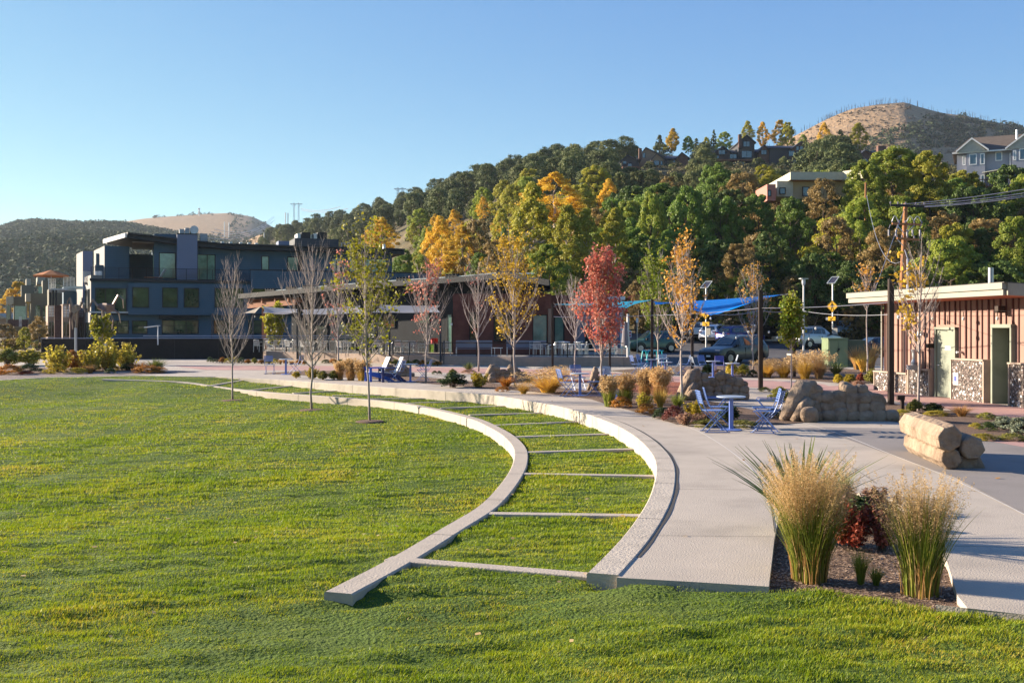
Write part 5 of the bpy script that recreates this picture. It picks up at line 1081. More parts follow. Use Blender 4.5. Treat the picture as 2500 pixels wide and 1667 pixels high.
# fountain, lamp, hose tap by the first door
m = MB(); q = Wt.pt(Wt.t(2240), .85, .12); m.cyl(q, .11, .22, 14); m.box(q.x-.30, q.x-.05, q.y-.5, q.y-.1, q.z-.02, q.z+.13); fo = m.build('drinking_fountain', mat('fountain_grey', (.28, .28, .31), .4, .4), tb)
m = MB(); q = Wt.pt(Wt.t(2240), 1.07, .12); m.lathe(q, [(.10, 0), (.06, .1), (.07, .3), (.11, .42)], 12); m.build('bottle_filler', galv, fo)
m = MB(); q = Wt.pt(Wt.t(2240)+.1, 1.95, -.03); m.obox(q, Wt.e*.22, Wt.n*.1, (0, 0, .12)); m.build('wall_vent', white_paint, tb)
for px, z in ((2443, 2.62),):
    m = MB(); q = Wt.pt(Wt.t(px), z, -.03); m.obox(q, Wt.e*.16, Wt.n*.22, (0, 0, .2)); m.build('wall_lamp', bronze_metal, tb)
m = MB(); q = Wt.pt(Wt.t(2341), 1.45, -.12); m.tube([q, q+Wt.n*.2], .04, 8); m.tube([q+Wt.n*.16+Wt.e*-.06, q+Wt.n*.16+Wt.e*.08], .03, 8); m.build('tap', galv, tb)
m = MB(); q = Wt.pt(Wt.t(2277), 1.55, -.12); m.obox(q, Wt.e*-.1, Wt.n*.3, (0, 0, .14)); m.build('camera_box', bronze_metal, tb)
m = MB(); q = Wt.pt(Wt.t(2153)+.02, 0, .0); m.obox(q+Vector((0, 0, .65)), Wt.e*.05, Wt.n*.05, (0, 0, 2.4)); m.build('corner_trim', cream_f, tb)
# ------------------------------------------------------------------ stone sculptures
def stone_mat(): return two_tone('carved_stone', [(.11, .075, .05), (.23, .165, .115), (.30, .225, .16), (.38, .30, .225)], 2.4, .9, 1.0, 7, .09)
stone = stone_mat()
def boulder_wall(label, px0, px1, ybase, top, D, seed, prow=True):
    """climbing boulder: wall of fitted rounded stones, tall knobs on top and a ramp on the left end"""
    x0, x1 = (px0-CX)/F*D, (px1-CX)/F*D; L = x1-x0; t = thing('boulder_sculpture', label, 'boulder', ((x0+x1)/2, D, 0)); g = random.Random(seed); m = MB(); s = L/2.7
    def prof(u): return np.interp(u, [0, .12, .22, .36, .40, .50, .58, .62, .75, .90, 1], np.array([.25, .62, .98, .95, .68, .72, .98, .92, .75, .52, .18])*top)
    if prow:
        m.tube([(x0-.02, D-.25*s, .02), (x0+.22*s, D-.15*s, .25*top), (x0+.45*s, D-.05*s, .62*top), (x0+.62*s, D, .9*top)], [.10*s, .22*s, .26*s, .25*s], 9)
        m.tube([(x0+.2*s, D-.42*s, .0), (x0+.45*s, D-.33*s, .30*top), (x0+.62*s, D-.22*s, .5*top)], [.10*s, .17*s, .2*s], 8)
        m.rock((x0+.55*s, D-.5*s, .16*s), (.24*s, .16*s, .2*s), seed=seed+40)
    n = 0; rows = [(0.12, .2), (.34, .2), (.56, .19), (.76, .18)]
    for zf, r in rows:
        u = .16+g.uniform(0, .06)
        while u < 1:
            if prof(u) > (zf+.02)*top:
                rr = r*s*g.uniform(.78, 1.06); m.rock((x0+u*L, D-(.18-.12*zf)*s+g.uniform(-.03, .03), zf*top), (rr*1.05, rr*.85, rr*g.uniform(.8, 1)), seed=seed*50+n, n=12, m=8, sq=.7); n += 1
            u += r*s*1.55/L
    for u, wz in ((.24, .24), (.60, .175)):
        h = float(prof(u)); m.rock((x0+u*L, D, h*.80), (wz*s, wz*.95*s, h*.24), seed=seed+60+int(u*10), n=12, m=8, sq=.6)
    for u in (.43, .76, .88):
        h = float(prof(u)); m.rock((x0+u*L, D-.02, h*.86), (.22*s, .2*s, .15*s), seed=seed+70+int(u*10), n=12, m=8, sq=.75)
    m.box(x0+.35*s, x1-.12*s, D-.05*s, D+.2*s, 0, .5*top)
    m.build('stone', stone, t, smooth=True); return t
boulder_wall('large carved boulder wall with two knobs, nearest of the climbing stones', 1905, 2172, 1028, .93, 23.9, 3)
boulder_wall('carved boulder wall behind the nearest blue table and slim maple', 1652, 1832, 985, .92, 30.8, 5)
boulder_wall('small carved boulder behind the bistro set left of the red maple', 1436, 1512, 957, .82, 35.2, 7)
boulder_wall('low row of grey carved stones behind the orange grass', 1180, 1290, 935, .72, 40.5, 9)
boulder_wall('low grey stones behind the white deck chair', 925, 1008, 919, .62, 45.4, 11, False)
lg = thing('stone_log_bench', 'bench of three stacked six-sided carved stone logs', 'bench', (7.0, 16.6, 0), 0)
def hexlog(c0, c1, r, seed, nm):
    g = random.Random(seed); m = MB(); c0, c1 = Vector(c0), Vector(c1); ax = (c1-c0); u = ax.normalized(); a = Vector((1, 0, 0)); b = Vector((0, 0, 1)); k = 7
    rad = [r*g.uniform(.92, 1.08) for _ in range(k)]; off = g.uniform(0, 1); base = 0; seq = [0, .03, .25, .5, .75, .97, 1]; n0 = 0
    for i, s in enumerate(seq):
        p = c0.lerp(c1, s); f = .88 if i in (0, len(seq)-1) else 1+g.uniform(-.02, .02)
        for j in range(k):
            t = 2*math.pi*(j+off)/k; m.v.append(tuple(p+(a*math.cos(t)+b*math.sin(t))*rad[j]*f))
    for i in range(len(seq)-1):
        for j in range(k): m.f.append((i*k+j, i*k+(j+1) % k, (i+1)*k+(j+1) % k, (i+1)*k+j))
    m.f.append(tuple(range(k))[::-1]); m.f.append(tuple((len(seq)-1)*k+j for j in range(k)))
    o = m.build(nm, stone, lg, bevel=.02); return o
hexlog((6.81, 15.55, .17), (7.12, 17.85, .17), .185, 1, 'lower_log'); hexlog((6.72, 15.42, .50), (7.10, 17.95, .50), .215, 2, 'upper_log'); hexlog((7.16, 15.6, .33), (7.48, 17.8, .33), .21, 4, 'side_log')
m = MB(); m.prism([(6.95, 15.7, -.01), (7.42, 15.7, -.01), (7.32, 15.7, .2), (7.02, 15.7, .2)], (.28, 2.0, 0)); m.build('plinth', stone, lg, bevel=.02)
# ------------------------------------------------------------------ street furniture builders
blue1 = mat('chair_blue', (.10, .17, .40), .4, .1, .08, spec=.5); blue2 = mat('table_blue', (.13, .20, .50), .4, .1, .05, spec=.5); lightb = mat('tabletop_pale', (.38, .44, .52), .35, .2, .05, spec=.5)
purp = mat('chair_violet', (.13, .11, .36), .4, .1, .08); pale = mat('chair_pale', (.40, .45, .52), .4, .2, .05)
def make_chair(m_=blue1, arms=False):
    t = thing('folding_chair', 'x', 'chair'); r = .011
    for s in (-1, 1):
        y = s*.2; m = MB()
        m.tube([(-.34, y, .86), (-.27, y, .60), (-.2, y, .45), (.26, y, .012)], r, 6); m.tube([(.22, y*.9, .46), (-.2, y*.9, .012)], r, 6); m.tube([(.30, y, .012), (-.24, y*.95, .012)], r, 6)
        if arms: m.tube([(-.29, y*1.1, .66), (.12, y*1.15, .66), (.15, y*1.15, .63), (.0, y*1.02, .46)], r, 6)
        m.build('side_frame', m_, t)
    m = MB(); m.tube([(-.34, -.2, .86), (-.345, 0, .875), (-.34, .2, .86)], r, 6)
    for k in range(6): z = .60+k*.048; x = -.262-(z-.6)*.3; m.obox((x, -.195, z), (-.012, 0, .036), (0, .39, 0), (.008, 0, .002))
    m.build('backrest', m_, t); m = MB()
    for k in range(8): m.obox((-.2+k*.053, -.2, .452), (.04, 0, 0), (0, .4, 0), (0, 0, .012))
    m.tube([(.235, -.19, .45), (.235, .19, .45)], r, 6); m.build('seat', m_, t); return t
def make_table(top=lightb, leg=blue2):
    t = thing('bistro_table', 'x', 'table'); m = MB(); m.lathe((0, 0, .70), [(.28, 0), (.31, .012), (.31, .028), (.30, .034)], 32); m.build('tabletop', top, t)
    m = MB(); m.box(-.04, .04, -.04, .04, .02, .70); m.build('post', leg, t); m = MB(); m.lathe((0, 0, .005), [(.23, 0), (.23, .015), (.06, .03)], 24); m.build('base', leg, t); return t
used = {}
def put(kind, maker, px, py, rz, label, group, z=0.0, key=None, sc=1):
    key = key or kind
    if key not in used: used[key] = maker(); o = used[key]
    else: o = copy_tree(used[key])
    p = G(px, py, z); return place(o, (p.x, p.y, z), rz, label, sc, group)
ch = lambda px, py, rz, lb, c='b', a=False, z=0.0: put('chair', lambda: make_chair({'b': blue1, 'v': purp, 'p': pale}[c], a), px, py, R(rz), lb, 'blue folding bistro chairs', z, 'chair'+c+str(a))
tbn = lambda px, py, lb, z=0.0: put('table', make_table, px, py, 0, lb, 'round bistro tables', z)
tbn(1785, 1050, 'nearest pale round table on a square blue post'); ch(1742, 1054, 4, 'blue folding chair left of the nearest table, closer one'); ch(1756, 1043, -6, 'blue folding chair left of the nearest table, farther one', a=True); ch(1866, 1046, 172, 'blue armed folding chair right of the nearest table with sunlit back', a=True); ch(1872, 1056, 152, 'blue folding chair at the far right of the nearest table')
tbn(1416, 966, 'round table with blue post in the mulch left of the red maple'); ch(1387, 968, 20, 'blue chair left of the table beside the golden grasses', a=True); ch(1412, 952, -75, 'blue chair behind the table left of the red maple'); ch(1452, 966, 170, 'blue chair between the table and the red maple trunk')
tbn(1507, 973, 'table standing behind the tan feather grass right of the red maple'); ch(1487, 958, -70, 'pale blue chair beside the red maple trunk', 'p')
tbn(1624, 925, 'blue post table in the middle group beyond the tan grasses'); tbn(1617, 912, 'table with white top behind the middle group table'); tbn(1590, 915, 'pale table beside the turquoise bike rack'); ch(1556, 912, 20, 'blue chair left of the turquoise rack table'); ch(1572, 908, -30, 'blue chair in front of the turquoise bike rack'); ch(1645, 916, 160, 'chair with a sunlit back right of the middle table', 'p'); ch(1620, 908, -90, 'pale slatted chair behind the middle table', 'p'); ch(1668, 912, 175, 'chair edge-on behind the slim golden maple')
tbn(1741, 921, 'left table beyond the middle boulder wall'); tbn(1788, 929, 'right table beyond the middle boulder wall'); ch(1703, 917, 15, 'pale slatted chair left of the boulder wall tables', 'p'); ch(1722, 912, -60, 'blue chair in front of the dark parked car wheel'); ch(1758, 915, -95, 'violet-blue chair between the two boulder wall tables', 'v'); ch(1784, 910, 175, 'white edge-on chair beside the dark parked car', 'p')
tbn(698, 914, 'far left bistro table beside the bare tree'); ch(659, 913, 90, 'blue chair turned away, left of the far left table'); ch(722, 911, 165, 'blue chair right of the far left table')
tbn(1002, 932, 'table beside the white deck chair'); ch(968, 933, 165, 'thin blue chair just right of the white deck chair'); ch(1034, 929, 172, 'blue chair behind the leaning maple trunk right of the deck chairs', a=True)
def adirondack(mb_, ms, label, px, py, rz):
    t = thing('deck_chair', label, 'chair'); m = MB()
    for k in range(5): y = -.25+k*.105; m.obox((-.28, y, .34), (-.30, 0, .66), (0, .095, 0), (.02, 0, .01))
    m.build('backrest', mb_, t); m = MB()
    for k in range(6): m.obox((-.28+k*.105, -.27, .33+k*.012), (.095, 0, .01), (0, .54, 0), (0, 0, .02))
    m.build('seat', mb_, t)
    for s in (-1, 1):
        y = s*.29; m = MB(); m.prism([(.36, y-.02, .40), (.36, y-.02, .30), (-.62, y-.02, .0), (-.74, y-.02, .0), (-.3, y-.02, .33)], (0, .04, 0)); m.build('side_rail', ms, t)
        m = MB(); m.box(.24, .34, y-.025+s*.03, y+.025+s*.03, 0, .55); m.build('leg', ms, t)
        m = MB(); m.box(-.42, .42, y-.07+s*.03, y+.07+s*.03, .55, .575); m.build('armrest', ms, t)
    p = G(px, py); return place(t, (p.x, p.y, 0), R(rz))
white_b = mat('white_boards', (.72, .72, .70), .5, var=.05); royal = mat('royal_blue', (.03, .10, .50), .45, var=.05); navyb = mat('navy_boards', (.02, .03, .12), .5)
adirondack(white_b, royal, 'royal blue and white wooden deck chair, left of the pair', 916, 931, 205); adirondack(white_b, navyb, 'white and navy wooden deck chair, right of the pair', 948, 932, 200)
tq = mat('turquoise', (.02, .42, .45), .4, .1, .03, spec=.5); br = thing('bike_rack', 'turquoise tubular bike rack behind the bistro chairs', 'bike rack', tuple(G(1586, 893)))
for k in range(4):
    p = G(1566+k*13, 893); m = MB(); m.tube([(p.x-.1, p.y-.3, 0), (p.x+.05, p.y-.25, .85), (p.x+.15, p.y+.1, .9), (p.x+.3, p.y+.35, .85), (p.x+.45, p.y+.4, 0)], .035, 8); m.build('hoop', tq, br)
m = MB(); p, q = G(1566, 893), G(1607, 893); m.tube([(p.x, p.y, .86), (q.x+.3, q.y, .86)], .035, 8); m.build('rail', tq, br)
# sail posts on the plaza
def post(px, ytop, ybase, w_, label, grp='dark steel sail posts on the plaza', lean=0):
    p = G(px, ybase); h = CH+(HY-ytop)/F*p.y; t = thing('sail_post', label, 'post', (p.x, p.y, 0), group=grp); m = MB(); m.box(p.x-w_/2, p.x+w_/2, p.y-w_/2, p.y+w_/2, 0, h); m.build('shaft', bronze_metal, t)
    m = MB(); m.box(p.x-w_*.7, p.x+w_*.7, p.y-w_*.7, p.y+w_*.7, .0, .03); m.build('foot_plate', bronze_metal, t); m = MB(); m.tube([(p.x, p.y, h-.12), (p.x+w_*.8, p.y-.05, h-.12)], .02, 6); m.build('hook', galv, t); return p, h
post(1349, 742, 912, .11, 'dark post at the left corner of the turquoise sail'); post(1489, 735, 906, .11, 'dark post hidden behind the red maple'); post(1592, 731, 914, .12, 'dark post in front of the turquoise bike rack'); post(1690, 728, 914, .12, 'dark post behind the slim golden maple'); post(1857, 708, 951, .14, 'tall dark post right of the parked dark car'); post(1939, 716, 920, .12, 'dark post behind the green young maple'); post(2175, 681, 988, .14, 'tallest dark post in front of the toilet building')
bo = thing('bollard_light', 'short dark path light beside the tallest post', 'light', tuple(G(2203, 1000))); p = G(2203, 1002); m = MB(); m.box(p.x-.04, p.x+.04, p.y-.04, p.y+.04, 0, .28); m.build('post', bronze_metal, bo); m = MB(); m.box(p.x-.14, p.x+.05, p.y-.05, p.y+.05, .28, .40); m.build('head', bronze_metal, bo)
def sail(name, label, P, mt_, n=14, pull=.10, sag=.25):
    """tensioned cloth: three or four corners, edges curved inwards"""
    P = [Vector(p) for p in P]; t = MB(); N_ = n
    tri = len(P) == 3
    if tri: P = [P[0], P[1], P[2], P[2]]
    cen = sum(P, Vector())/4; idx = {}
    for i in range(N_+1):
        for j in range(N_+1):
            u, v = i/N_, j/N_; q = P[0].lerp(P[1], u).lerp(P[3].lerp(P[2], u), v)
            e = 1-min(1, 4*u*(1-u)*4*v*(1-v)) if 0 else 0
            eu, ev = 4*u*(1-u), 4*v*(1-v); w_ = pull*(eu*abs(2*v-1)**2+ev*abs(2*u-1)**2)*(1 if not tri else .8)
            q = q.lerp(cen, w_); q.z -= sag*eu*ev*.5; idx[i, j] = len(t.v); t.v.append(tuple(q))
    for i in range(N_):
        for j in range(N_): t.f.append((idx[i, j], idx[i+1, j], idx[i+1, j+1], idx[i, j+1]))
    o = t.build(name, mt_, None, True, loc=tuple(P[0])); tagp(o, label, 'shade sail'); return o
def cloth(name, col, tr=.5):
    m = bpy.data.materials.new(name); m.use_nodes = True; t = m.node_tree; N = t.nodes; L = t.links; b = N['Principled BSDF']; b.inputs['Base Color'].default_value = (*col, 1); b.inputs['Roughness'].default_value = .7
    q = N.new('ShaderNodeBsdfTranslucent'); q.inputs[0].default_value = (*col, 1); s = N.new('ShaderNodeMixShader'); s.inputs[0].default_value = tr; L.new(b.outputs[0], s.inputs[1]); L.new(q.outputs[0], s.inputs[2]); L.new(s.outputs[0], N['Material Output'].inputs[0]); MATS[name] = m; return m
bsail = cloth('blue_sail', (.0, .24, .90), .6); tsail = cloth('turquoise_sail', (.02, .38, .60), .55); wsail = cloth('white_sail', (.30, .32, .36), .4); bgsail = cloth('beige_sail', (.55, .48, .36), .4)
sail('shade_sail', 'bright blue triangular shade sail over the parked dark car', [W(1620, 738, 60), W(1908, 719, 52), W(1735, 770, 43)], bsail, sag=.5, pull=.16)
sail('shade_sail', 'turquoise shade sail stretched from the rusty wall to the middle post', [W(1350, 743, 56), W(1594, 732, 50), W(1530, 752, 46)], tsail, sag=.1, pull=.22)
sail('shade_sail', 'small blue sail tip between the middle post and golden maple', [W(1594, 736, 46), W(1645, 739, 52), W(1600, 744, 42)], bsail, sag=.05, pull=.2)
sail('shade_sail', 'beige triangle sail at the timber porch', [W(592, 765, 62), W(637, 748, 70), W(622, 764, 60)], bgsail, sag=.05)
sail('shade_sail', 'grey-white sail sagging right of the timber porch post', [W(640, 748, 70), W(728, 755, 70), W(727, 763, 60), W(642, 764, 60)], wsail, sag=.5)
sail('shade_sail', 'long grey-white sail behind the tall bare tree', [W(732, 757, 70), W(880, 746, 70), W(898, 764, 58), W(735, 768, 60)], wsail, sag=.4)
sail('shade_sail', 'grey-white sail left of the rusty steel front', [W(925, 744, 66), W(1075, 746, 66), W(1077, 763, 58), W(905, 763, 58)], wsail, sag=.4)
def cable(name, label, P, r=.012, sag=.15, m_=galv, bulbs=0, cat='cable'):
    t = thing(name, label, cat, tuple(P[0])); m = MB(); pts = []
    for a, b in zip(P[:-1], P[1:]): pts += arc(a, b, sag, 8)
    m.tube(pts, r, 4); m.build('wire', m_, t)
    for k in range(bulbs):
        q = pts[int((k+.5)/bulbs*(len(pts)-1))]; b = MB(); b.tube([q, q-Vector((0, 0, .14))], .012, 5); b.build('socket', black_metal, t); b = MB(); b.lathe(q-Vector((0, 0, .27)), [(.012, 0), (.045, .04), (.045, .07), (.02, .12)], 8); b.build('bulb', mat('bulb_glass', (.6, .6, .56), .15, spec=.8), t)
    return t
cable('guy_cable', 'cable from the turquoise sail post across to the tallest dark post', [W(1349, 773, 48.6), W(1592, 770, 47), W(1857, 752, 35.7), W(2175, 738, 28.8)], sag=.05)
cable('guy_cable', 'upper cable from the blue sail to the toilet building', [W(1735, 766, 44), W(1857, 757, 46), W(1939, 755, 45.7), W(2170, 768, 32)], sag=.12)
cable('guy_cable', 'short cable from blue sail tip to its post', [W(1905, 720, 52), W(1939, 717, 45.7)], sag=.0)
cable('string_lights', 'string of bare bulbs sagging between posts above the parked cars', [W(1735, 766, 44), W(1857, 762, 46), W(1939, 768, 45.7), W(2000, 765, 40)], .008, .9, black_metal, 15, 'string lights')
cable('string_lights', 'string of bulbs along the toilet building eave', [W(2175, 752, 28.8), Wt.pt(3.0, 2.72, .25), Wt.pt(9.5, 2.70, .25)], .006, .04, black_metal, 9, 'string lights')
cable('string_lights', 'string lights under the grey sails of the restaurant patio', [W(622, 765, 66), W(728, 770, 66), W(900, 765, 64)], .012, .9, black_metal, 12, 'string lights')
# ------------------------------------------------------------------ patio: railing, posts, benches, chairs
pr = thing('patio_railing', 'black metal railing along the patio edge', 'railing', (-6, 60, .5)); 
for i in range(len(PW)-3):
    a, b = Vector((*PW[i], 0)), Vector((*PW[i+1], 0)); L_ = (b-a).length; n = max(1, round(L_/2.6)); m = MB()
    for z in (1.32, .66): m.bar(a+V(0, 0, z), b+V(0, 0, z), .045)
    m.build('rail', black_metal, pr)
    for k in range(n):
        p = a.lerp(b, k/n); m = MB(); m.box(p.x-.03, p.x+.03, p.y-.1, p.y-.04, .12, 1.34); m.build('post', black_metal, pr)
def on_pw(px):
    r = (px-CX)/F
    for i in range(len(PW)-1):
        a, b = Vector(PW[i]), Vector(PW[i+1]); d0, d1 = a.x-r*a.y, b.x-r*b.y
        if d0*d1 <= 0: return a.lerp(b, d0/(d0-d1))
for px, yt, lb in ((520, 766, 'far left'), (620, 764, 'beside the timber post'), (728, 757, 'behind the tall bare tree'), (900, 763, 'left of the deck chairs'), (953, 763, 'above the white deck chair'), (1077, 762, 'left of the rusty steel front')):
    p = on_pw(px); q = thing('patio_post', 'dark paired sail post on the patio wall, '+lb, 'post', (p.x, p.y, 0), group='paired posts along the patio wall'); h = CH+(HY-yt)/F*p.y
    m = MB(); m.box(p.x-.07, p.x+.03, p.y-.25, p.y-.17, 0.05, h); m.build('shaft', mat('post_slate', (.035, .045, .06), .45, .4), q); m = MB(); m.box(p.x+.15, p.x+.23, p.y-.25, p.y-.17, .05, 1.45); m.build('side_post', MATS['post_slate'], q)
def bench():
    t = thing('slatted_bench', 'x', 'bench'); m = MB()
    for k in range(4): m.box(-1.1, 1.1, .16+.01*k, .19+.01*k, .52+k*.11, .60+k*.11)
    m.build('backrest', mat('bench_grey', (.20, .24, .30), .5, .3, .1), t); m = MB()
    for k in range(5): m.box(-1.1, 1.1, -.28+k*.09, -.21+k*.09, .43, .455)
    m.build('seat', MATS['bench_grey'], t)
    for x in (-1.08, 1.04):
        m = MB(); m.box(x, x+.05, -.28, -.23, 0, .43); m.box(x, x+.05, .14, .19, 0, .52); m.build('leg', alum, t)
    return t
b1 = bench(); p = W(1157, 871, 60.5); place(b1, (p.x, 60.5, .5), 0, 'long grey slatted bench against the rusty wall, left of the gold maple', group='slatted benches on the patio'); b2 = copy_tree(b1); place(b2, (W(1285, 871, 60.5).x, 60.5, .5), 0, 'long grey slatted bench against the rusty wall, right behind the gold maple')
b2.scale = (1.1, 1, 1)
m = MB(); p = W(1215, 800, 60); m.box(p.x-.3, p.x+.3, 59.7, 60.2, .98, 1.01); st = thing('side_table', 'small low white table between the two patio benches', 'table', (p.x, 60, .5)); m.build('top', white_paint, st)
m = MB(); m.box(p.x-.2, p.x-.16, 59.8, 59.84, .5, .98); m.box(p.x+.16, p.x+.2, 60.06, 60.1, .5, .98); m.build('leg', alum, st)
def cafe_chair():
    t = thing('cafe_chair', 'x', 'chair'); m = MB()
    for s in (-1, 1):
        m = MB(); y = s*.24; m.tube([(.22, y, 0), (.2, y, .64), (.1, y, .67), (-.2, y, .66), (-.26, y*.9, .84)], .016, 5); m.tube([(-.24, y, 0), (-.2, y, .66)], .016, 5); m.build('side_frame', alum, t)
    m = MB(); m.tube([(-.26, -.22, .84), (-.3, 0, .86), (-.26, .22, .84)], .018, 5)
    for k in range(5): m.obox((-.2, -.2+k*.09, .46), (-.07, 0, .36), (0, .045, 0), (.006, 0, .002))
    m.build('backrest', alum, t); m = MB(); m.box(-.2, .22, -.22, .22, .44, .46); m.build('seat', alum, t); return t
def cafe_table(tall=False):
    t = thing('cafe_table', 'x', 'table'); h = .74; m = MB(); m.box(-.4, .4, -.4, .4, h-.025, h); m.build('tabletop', mat('cafe_top', (.5, .5, .48), .35, .4), t); m = MB(); m.cyl((0, 0, .02), .04, h-.05, 8); m.box(-.3, .3, -.03, .03, 0, .03); m.box(-.03, .03, -.3, .3, 0, .03); m.build('pedestal', alum, t); return t
g = random.Random(9); cc = cafe_chair(); ct = cafe_table(); n_c = 0
sets = [(555, 74), (600, 73.5), (645, 71), (690, 73), (668, 75.5), (725, 69), (765, 67.5), (805, 70), (850, 66), (930, 66.5), (985, 66), (1010, 64.5), (1320, 60), (1395, 60), (1435, 60.5), (1385, 62), (1500, 60)]
names = ['leftmost group inside the railing', 'second group from the left', 'group under the small lime tree', 'group right of the timber post', 'back row near the timber post', 'group behind the tall bare tree', 'group right of the tall bare tree', 'back group behind the second bare tree', 'group behind the green maple', 'group behind the deck chairs', 'group near the dark doorway, left side', 'group near the dark doorway, right side', 'group right of the benches', 'group behind the small bare tree', 'group behind the red maple', 'back group near the shed', 'group beside the closed parasol']
for i, (px, D) in enumerate(sets):
    x = (px-CX)/F*D; o = ct if i == 0 else copy_tree(ct); place(o, (x, D, .5), g.uniform(0, 1.5), 'aluminium patio table, '+names[i], group='aluminium cafe tables on the patio')
    for k in range(3 if i % 3 else 4):
        a = k*math.pi*2/3+g.uniform(-.3, .3); o = cc if n_c == 0 else copy_tree(cc); n_c += 1
        place(o, (x+math.cos(a)*.66, D+math.sin(a)*.66, .5), a+math.pi, ['first', 'second', 'third', 'fourth'][k]+' aluminium cafe chair of the '+names[i], group='aluminium cafe chairs on the patio')
place(copy_tree(cc), (W(1090, 800, 61).x, 61, .5), 1.6, 'single aluminium chair at the left end of the patio bench')
# closed parasol
p = W(1531, 800, 58.3); cp = thing('closed_parasol', 'closed grey parasol on a thick pale pole by the shed', 'parasol', (p.x, 58.3, .5)); m = MB(); m.cyl((p.x+.05, 58.3, .4), .08, 2.6, 10); m.build('pole', galv, cp); m = MB(); m.lathe((p.x-.12, 58.3, 1.15), [(.22, 0), (.2, .3), (.15, .9), (.06, 1.35), (.02, 1.4)], 10); m.build('canopy', mat('parasol_grey', (.20, .18, .19), .9), cp)
# ------------------------------------------------------------------ signs and lamps by the car park
yel = mat('sign_yellow', (.80, .42, .01), .5, var=.03, spec=.4); blk_ = mat('sign_black', (.01, .01, .01), .6)
def crosswalk(px, ydia, yarrow, ypan, arrow, label, D=88.0, dx=0):
    zb_ = lot_z(D); x = (px-CX)/F*D; t = thing('crosswalk_sign', label, 'sign', (x, D, zb_)); zt = W(0, ypan+9, D).z; m = MB(); m.cyl((x, D, zb_), .07, zt-zb_, 8); m.build('pole', galv, t)
    c = W(px, ydia, D); h = .53; y = D-.1; m = MB(); m.prism([(c.x-h, y, c.z), (c.x, y, c.z-h), (c.x+h, y, c.z), (c.x, y, c.z+h)], (0, .02, 0)); pl = m.build('diamond_plate', yel, t)
    m = MB(); k = h*.93
    for a, b in (((-1, 0), (0, 1)), ((0, 1), (1, 0)), ((1, 0), (0, -1)), ((0, -1), (-1, 0))): m.bar((c.x+a[0]*k, y-.006, c.z+a[1]*k), (c.x+b[0]*k, y-.006, c.z+b[1]*k), .018, .004, (0, 1, 0))
    m.build('border', blk_, pl); m = MB(); Y = y-.008
    m.tube([(c.x-.03, Y, c.z+.33), (c.x-.03, Y+.004, c.z+.33)], .055, 12)
    m.prism([(c.x-.09, Y, c.z+.24), (c.x+.06, Y, c.z+.25), (c.x+.05, Y, c.z-.03), (c.x-.07, Y, c.z-.03)], (0, .004, 0))
    for a, b, w_ in (((-.04, -.02), (-.12, -.36), .05), ((.02, -.02), (.11, -.36), .05), ((-.07, .2), (-.17, .05), .035), ((.04, .21), (.13, .1), .035), ((.13, .1), (.17, .0), .03)): m.bar((c.x+a[0], Y, c.z+a[1]), (c.x+b[0], Y, c.z+b[1]), w_, .004, (0, 1, 0))
    m.build('walking_figure', blk_, pl)
    c = W(px-1 if arrow < 0 else px+1, yarrow, D); m = MB(); m.box(c.x-.34, c.x+.34, y-.03, y+.02, c.z-.18, c.z+.18); pa = m.build('arrow_plate', yel, t, bevel=.03); m = MB(); s = arrow; Y = y-.034
    m.bar((c.x-s*.12, Y, c.z+.11), (c.x+s*.06, Y, c.z-.05), .05, .004, (0, 1, 0)); m.prism([(c.x+s*.14, Y, c.z-.12), (c.x+s*.12, Y, c.z+.05), (c.x-s*.04, Y, c.z-.11)], (0, .004, 0)); m.build('arrow', blk_, pa)
    m = MB(); m.box(c.x-.55, c.x-.36, y, y+.1, c.z-.12, c.z+.12); m.build('beacon_box', galv, t)
    c = W(px+1, ypan, D); m = MB(); m.prism([(c.x-.46, D-.25, c.z-.28), (c.x+.22, D-.25, c.z-.28), (c.x+.46, D+.2, c.z+.30), (c.x-.16, D+.2, c.z+.30)], (0, .03, .04)); so_ = m.build('solar_panel', mat('solar_cell', (.05, .05, .07), .3, .2, spec=.6), t)
    m = MB(); P4 = [Vector(q) for q in ((c.x-.46, D-.27, c.z-.28), (c.x+.22, D-.27, c.z-.28), (c.x+.46, D+.18, c.z+.30), (c.x-.16, D+.18, c.z+.30))]
    for i in range(4): m.bar(P4[i], P4[(i+1) % 4], .05)
    m.build('panel_frame', alum, so_); m = MB(); q = W(px+7, 808, D); m.box(q.x-.2, q.x+.2, y, y+.1, q.z-.35, q.z+.25); m.build('control_box', mat('box_beige', (.35, .33, .28), .6), t); t.rotation_euler.z = R(-38)
crosswalk(1724, 765, 791, 695, 1, 'yellow crosswalk sign under the blue sail, arrow pointing right'); crosswalk(2033, 748, 778, 684, -1, 'yellow crosswalk sign above the green cabinet, arrow pointing left')
def lamp(px, ytop, D, label, r=.42):
    z0 = lot_z(D) if D > 57 else 0; x = (px-CX)/F*D; zt = W(0, ytop, D).z; t = thing('lamp_post', label, 'lamp post', (x, D, z0), group='pale lamp posts by the car park'); m = MB(); m.tube([(x, D, z0), (x, D, zt-.6)], [.10, .08], 10); m.build('pole', galv, t)
    m = MB(); m.lathe((x, D, zt-.6), [(.11, 0), (.16, .15), (.16, .5)], 12); m.build('lantern', mat('lantern', (.55, .56, .6), .3, .2), t); m = MB(); m.lathe((x, D, zt-.08), [(r, 0), (r, .05)], 16); m.build('disc', alum, t)
lamp(1962, 679, 85, 'tallest pale lamp post in front of the silver car'); lamp(2045, 707, 96, 'shorter pale lamp post right of the crosswalk sign', .38); lamp(1901, 724, 98, 'small pale lamp post with a red sign, left of the young maple', .4)
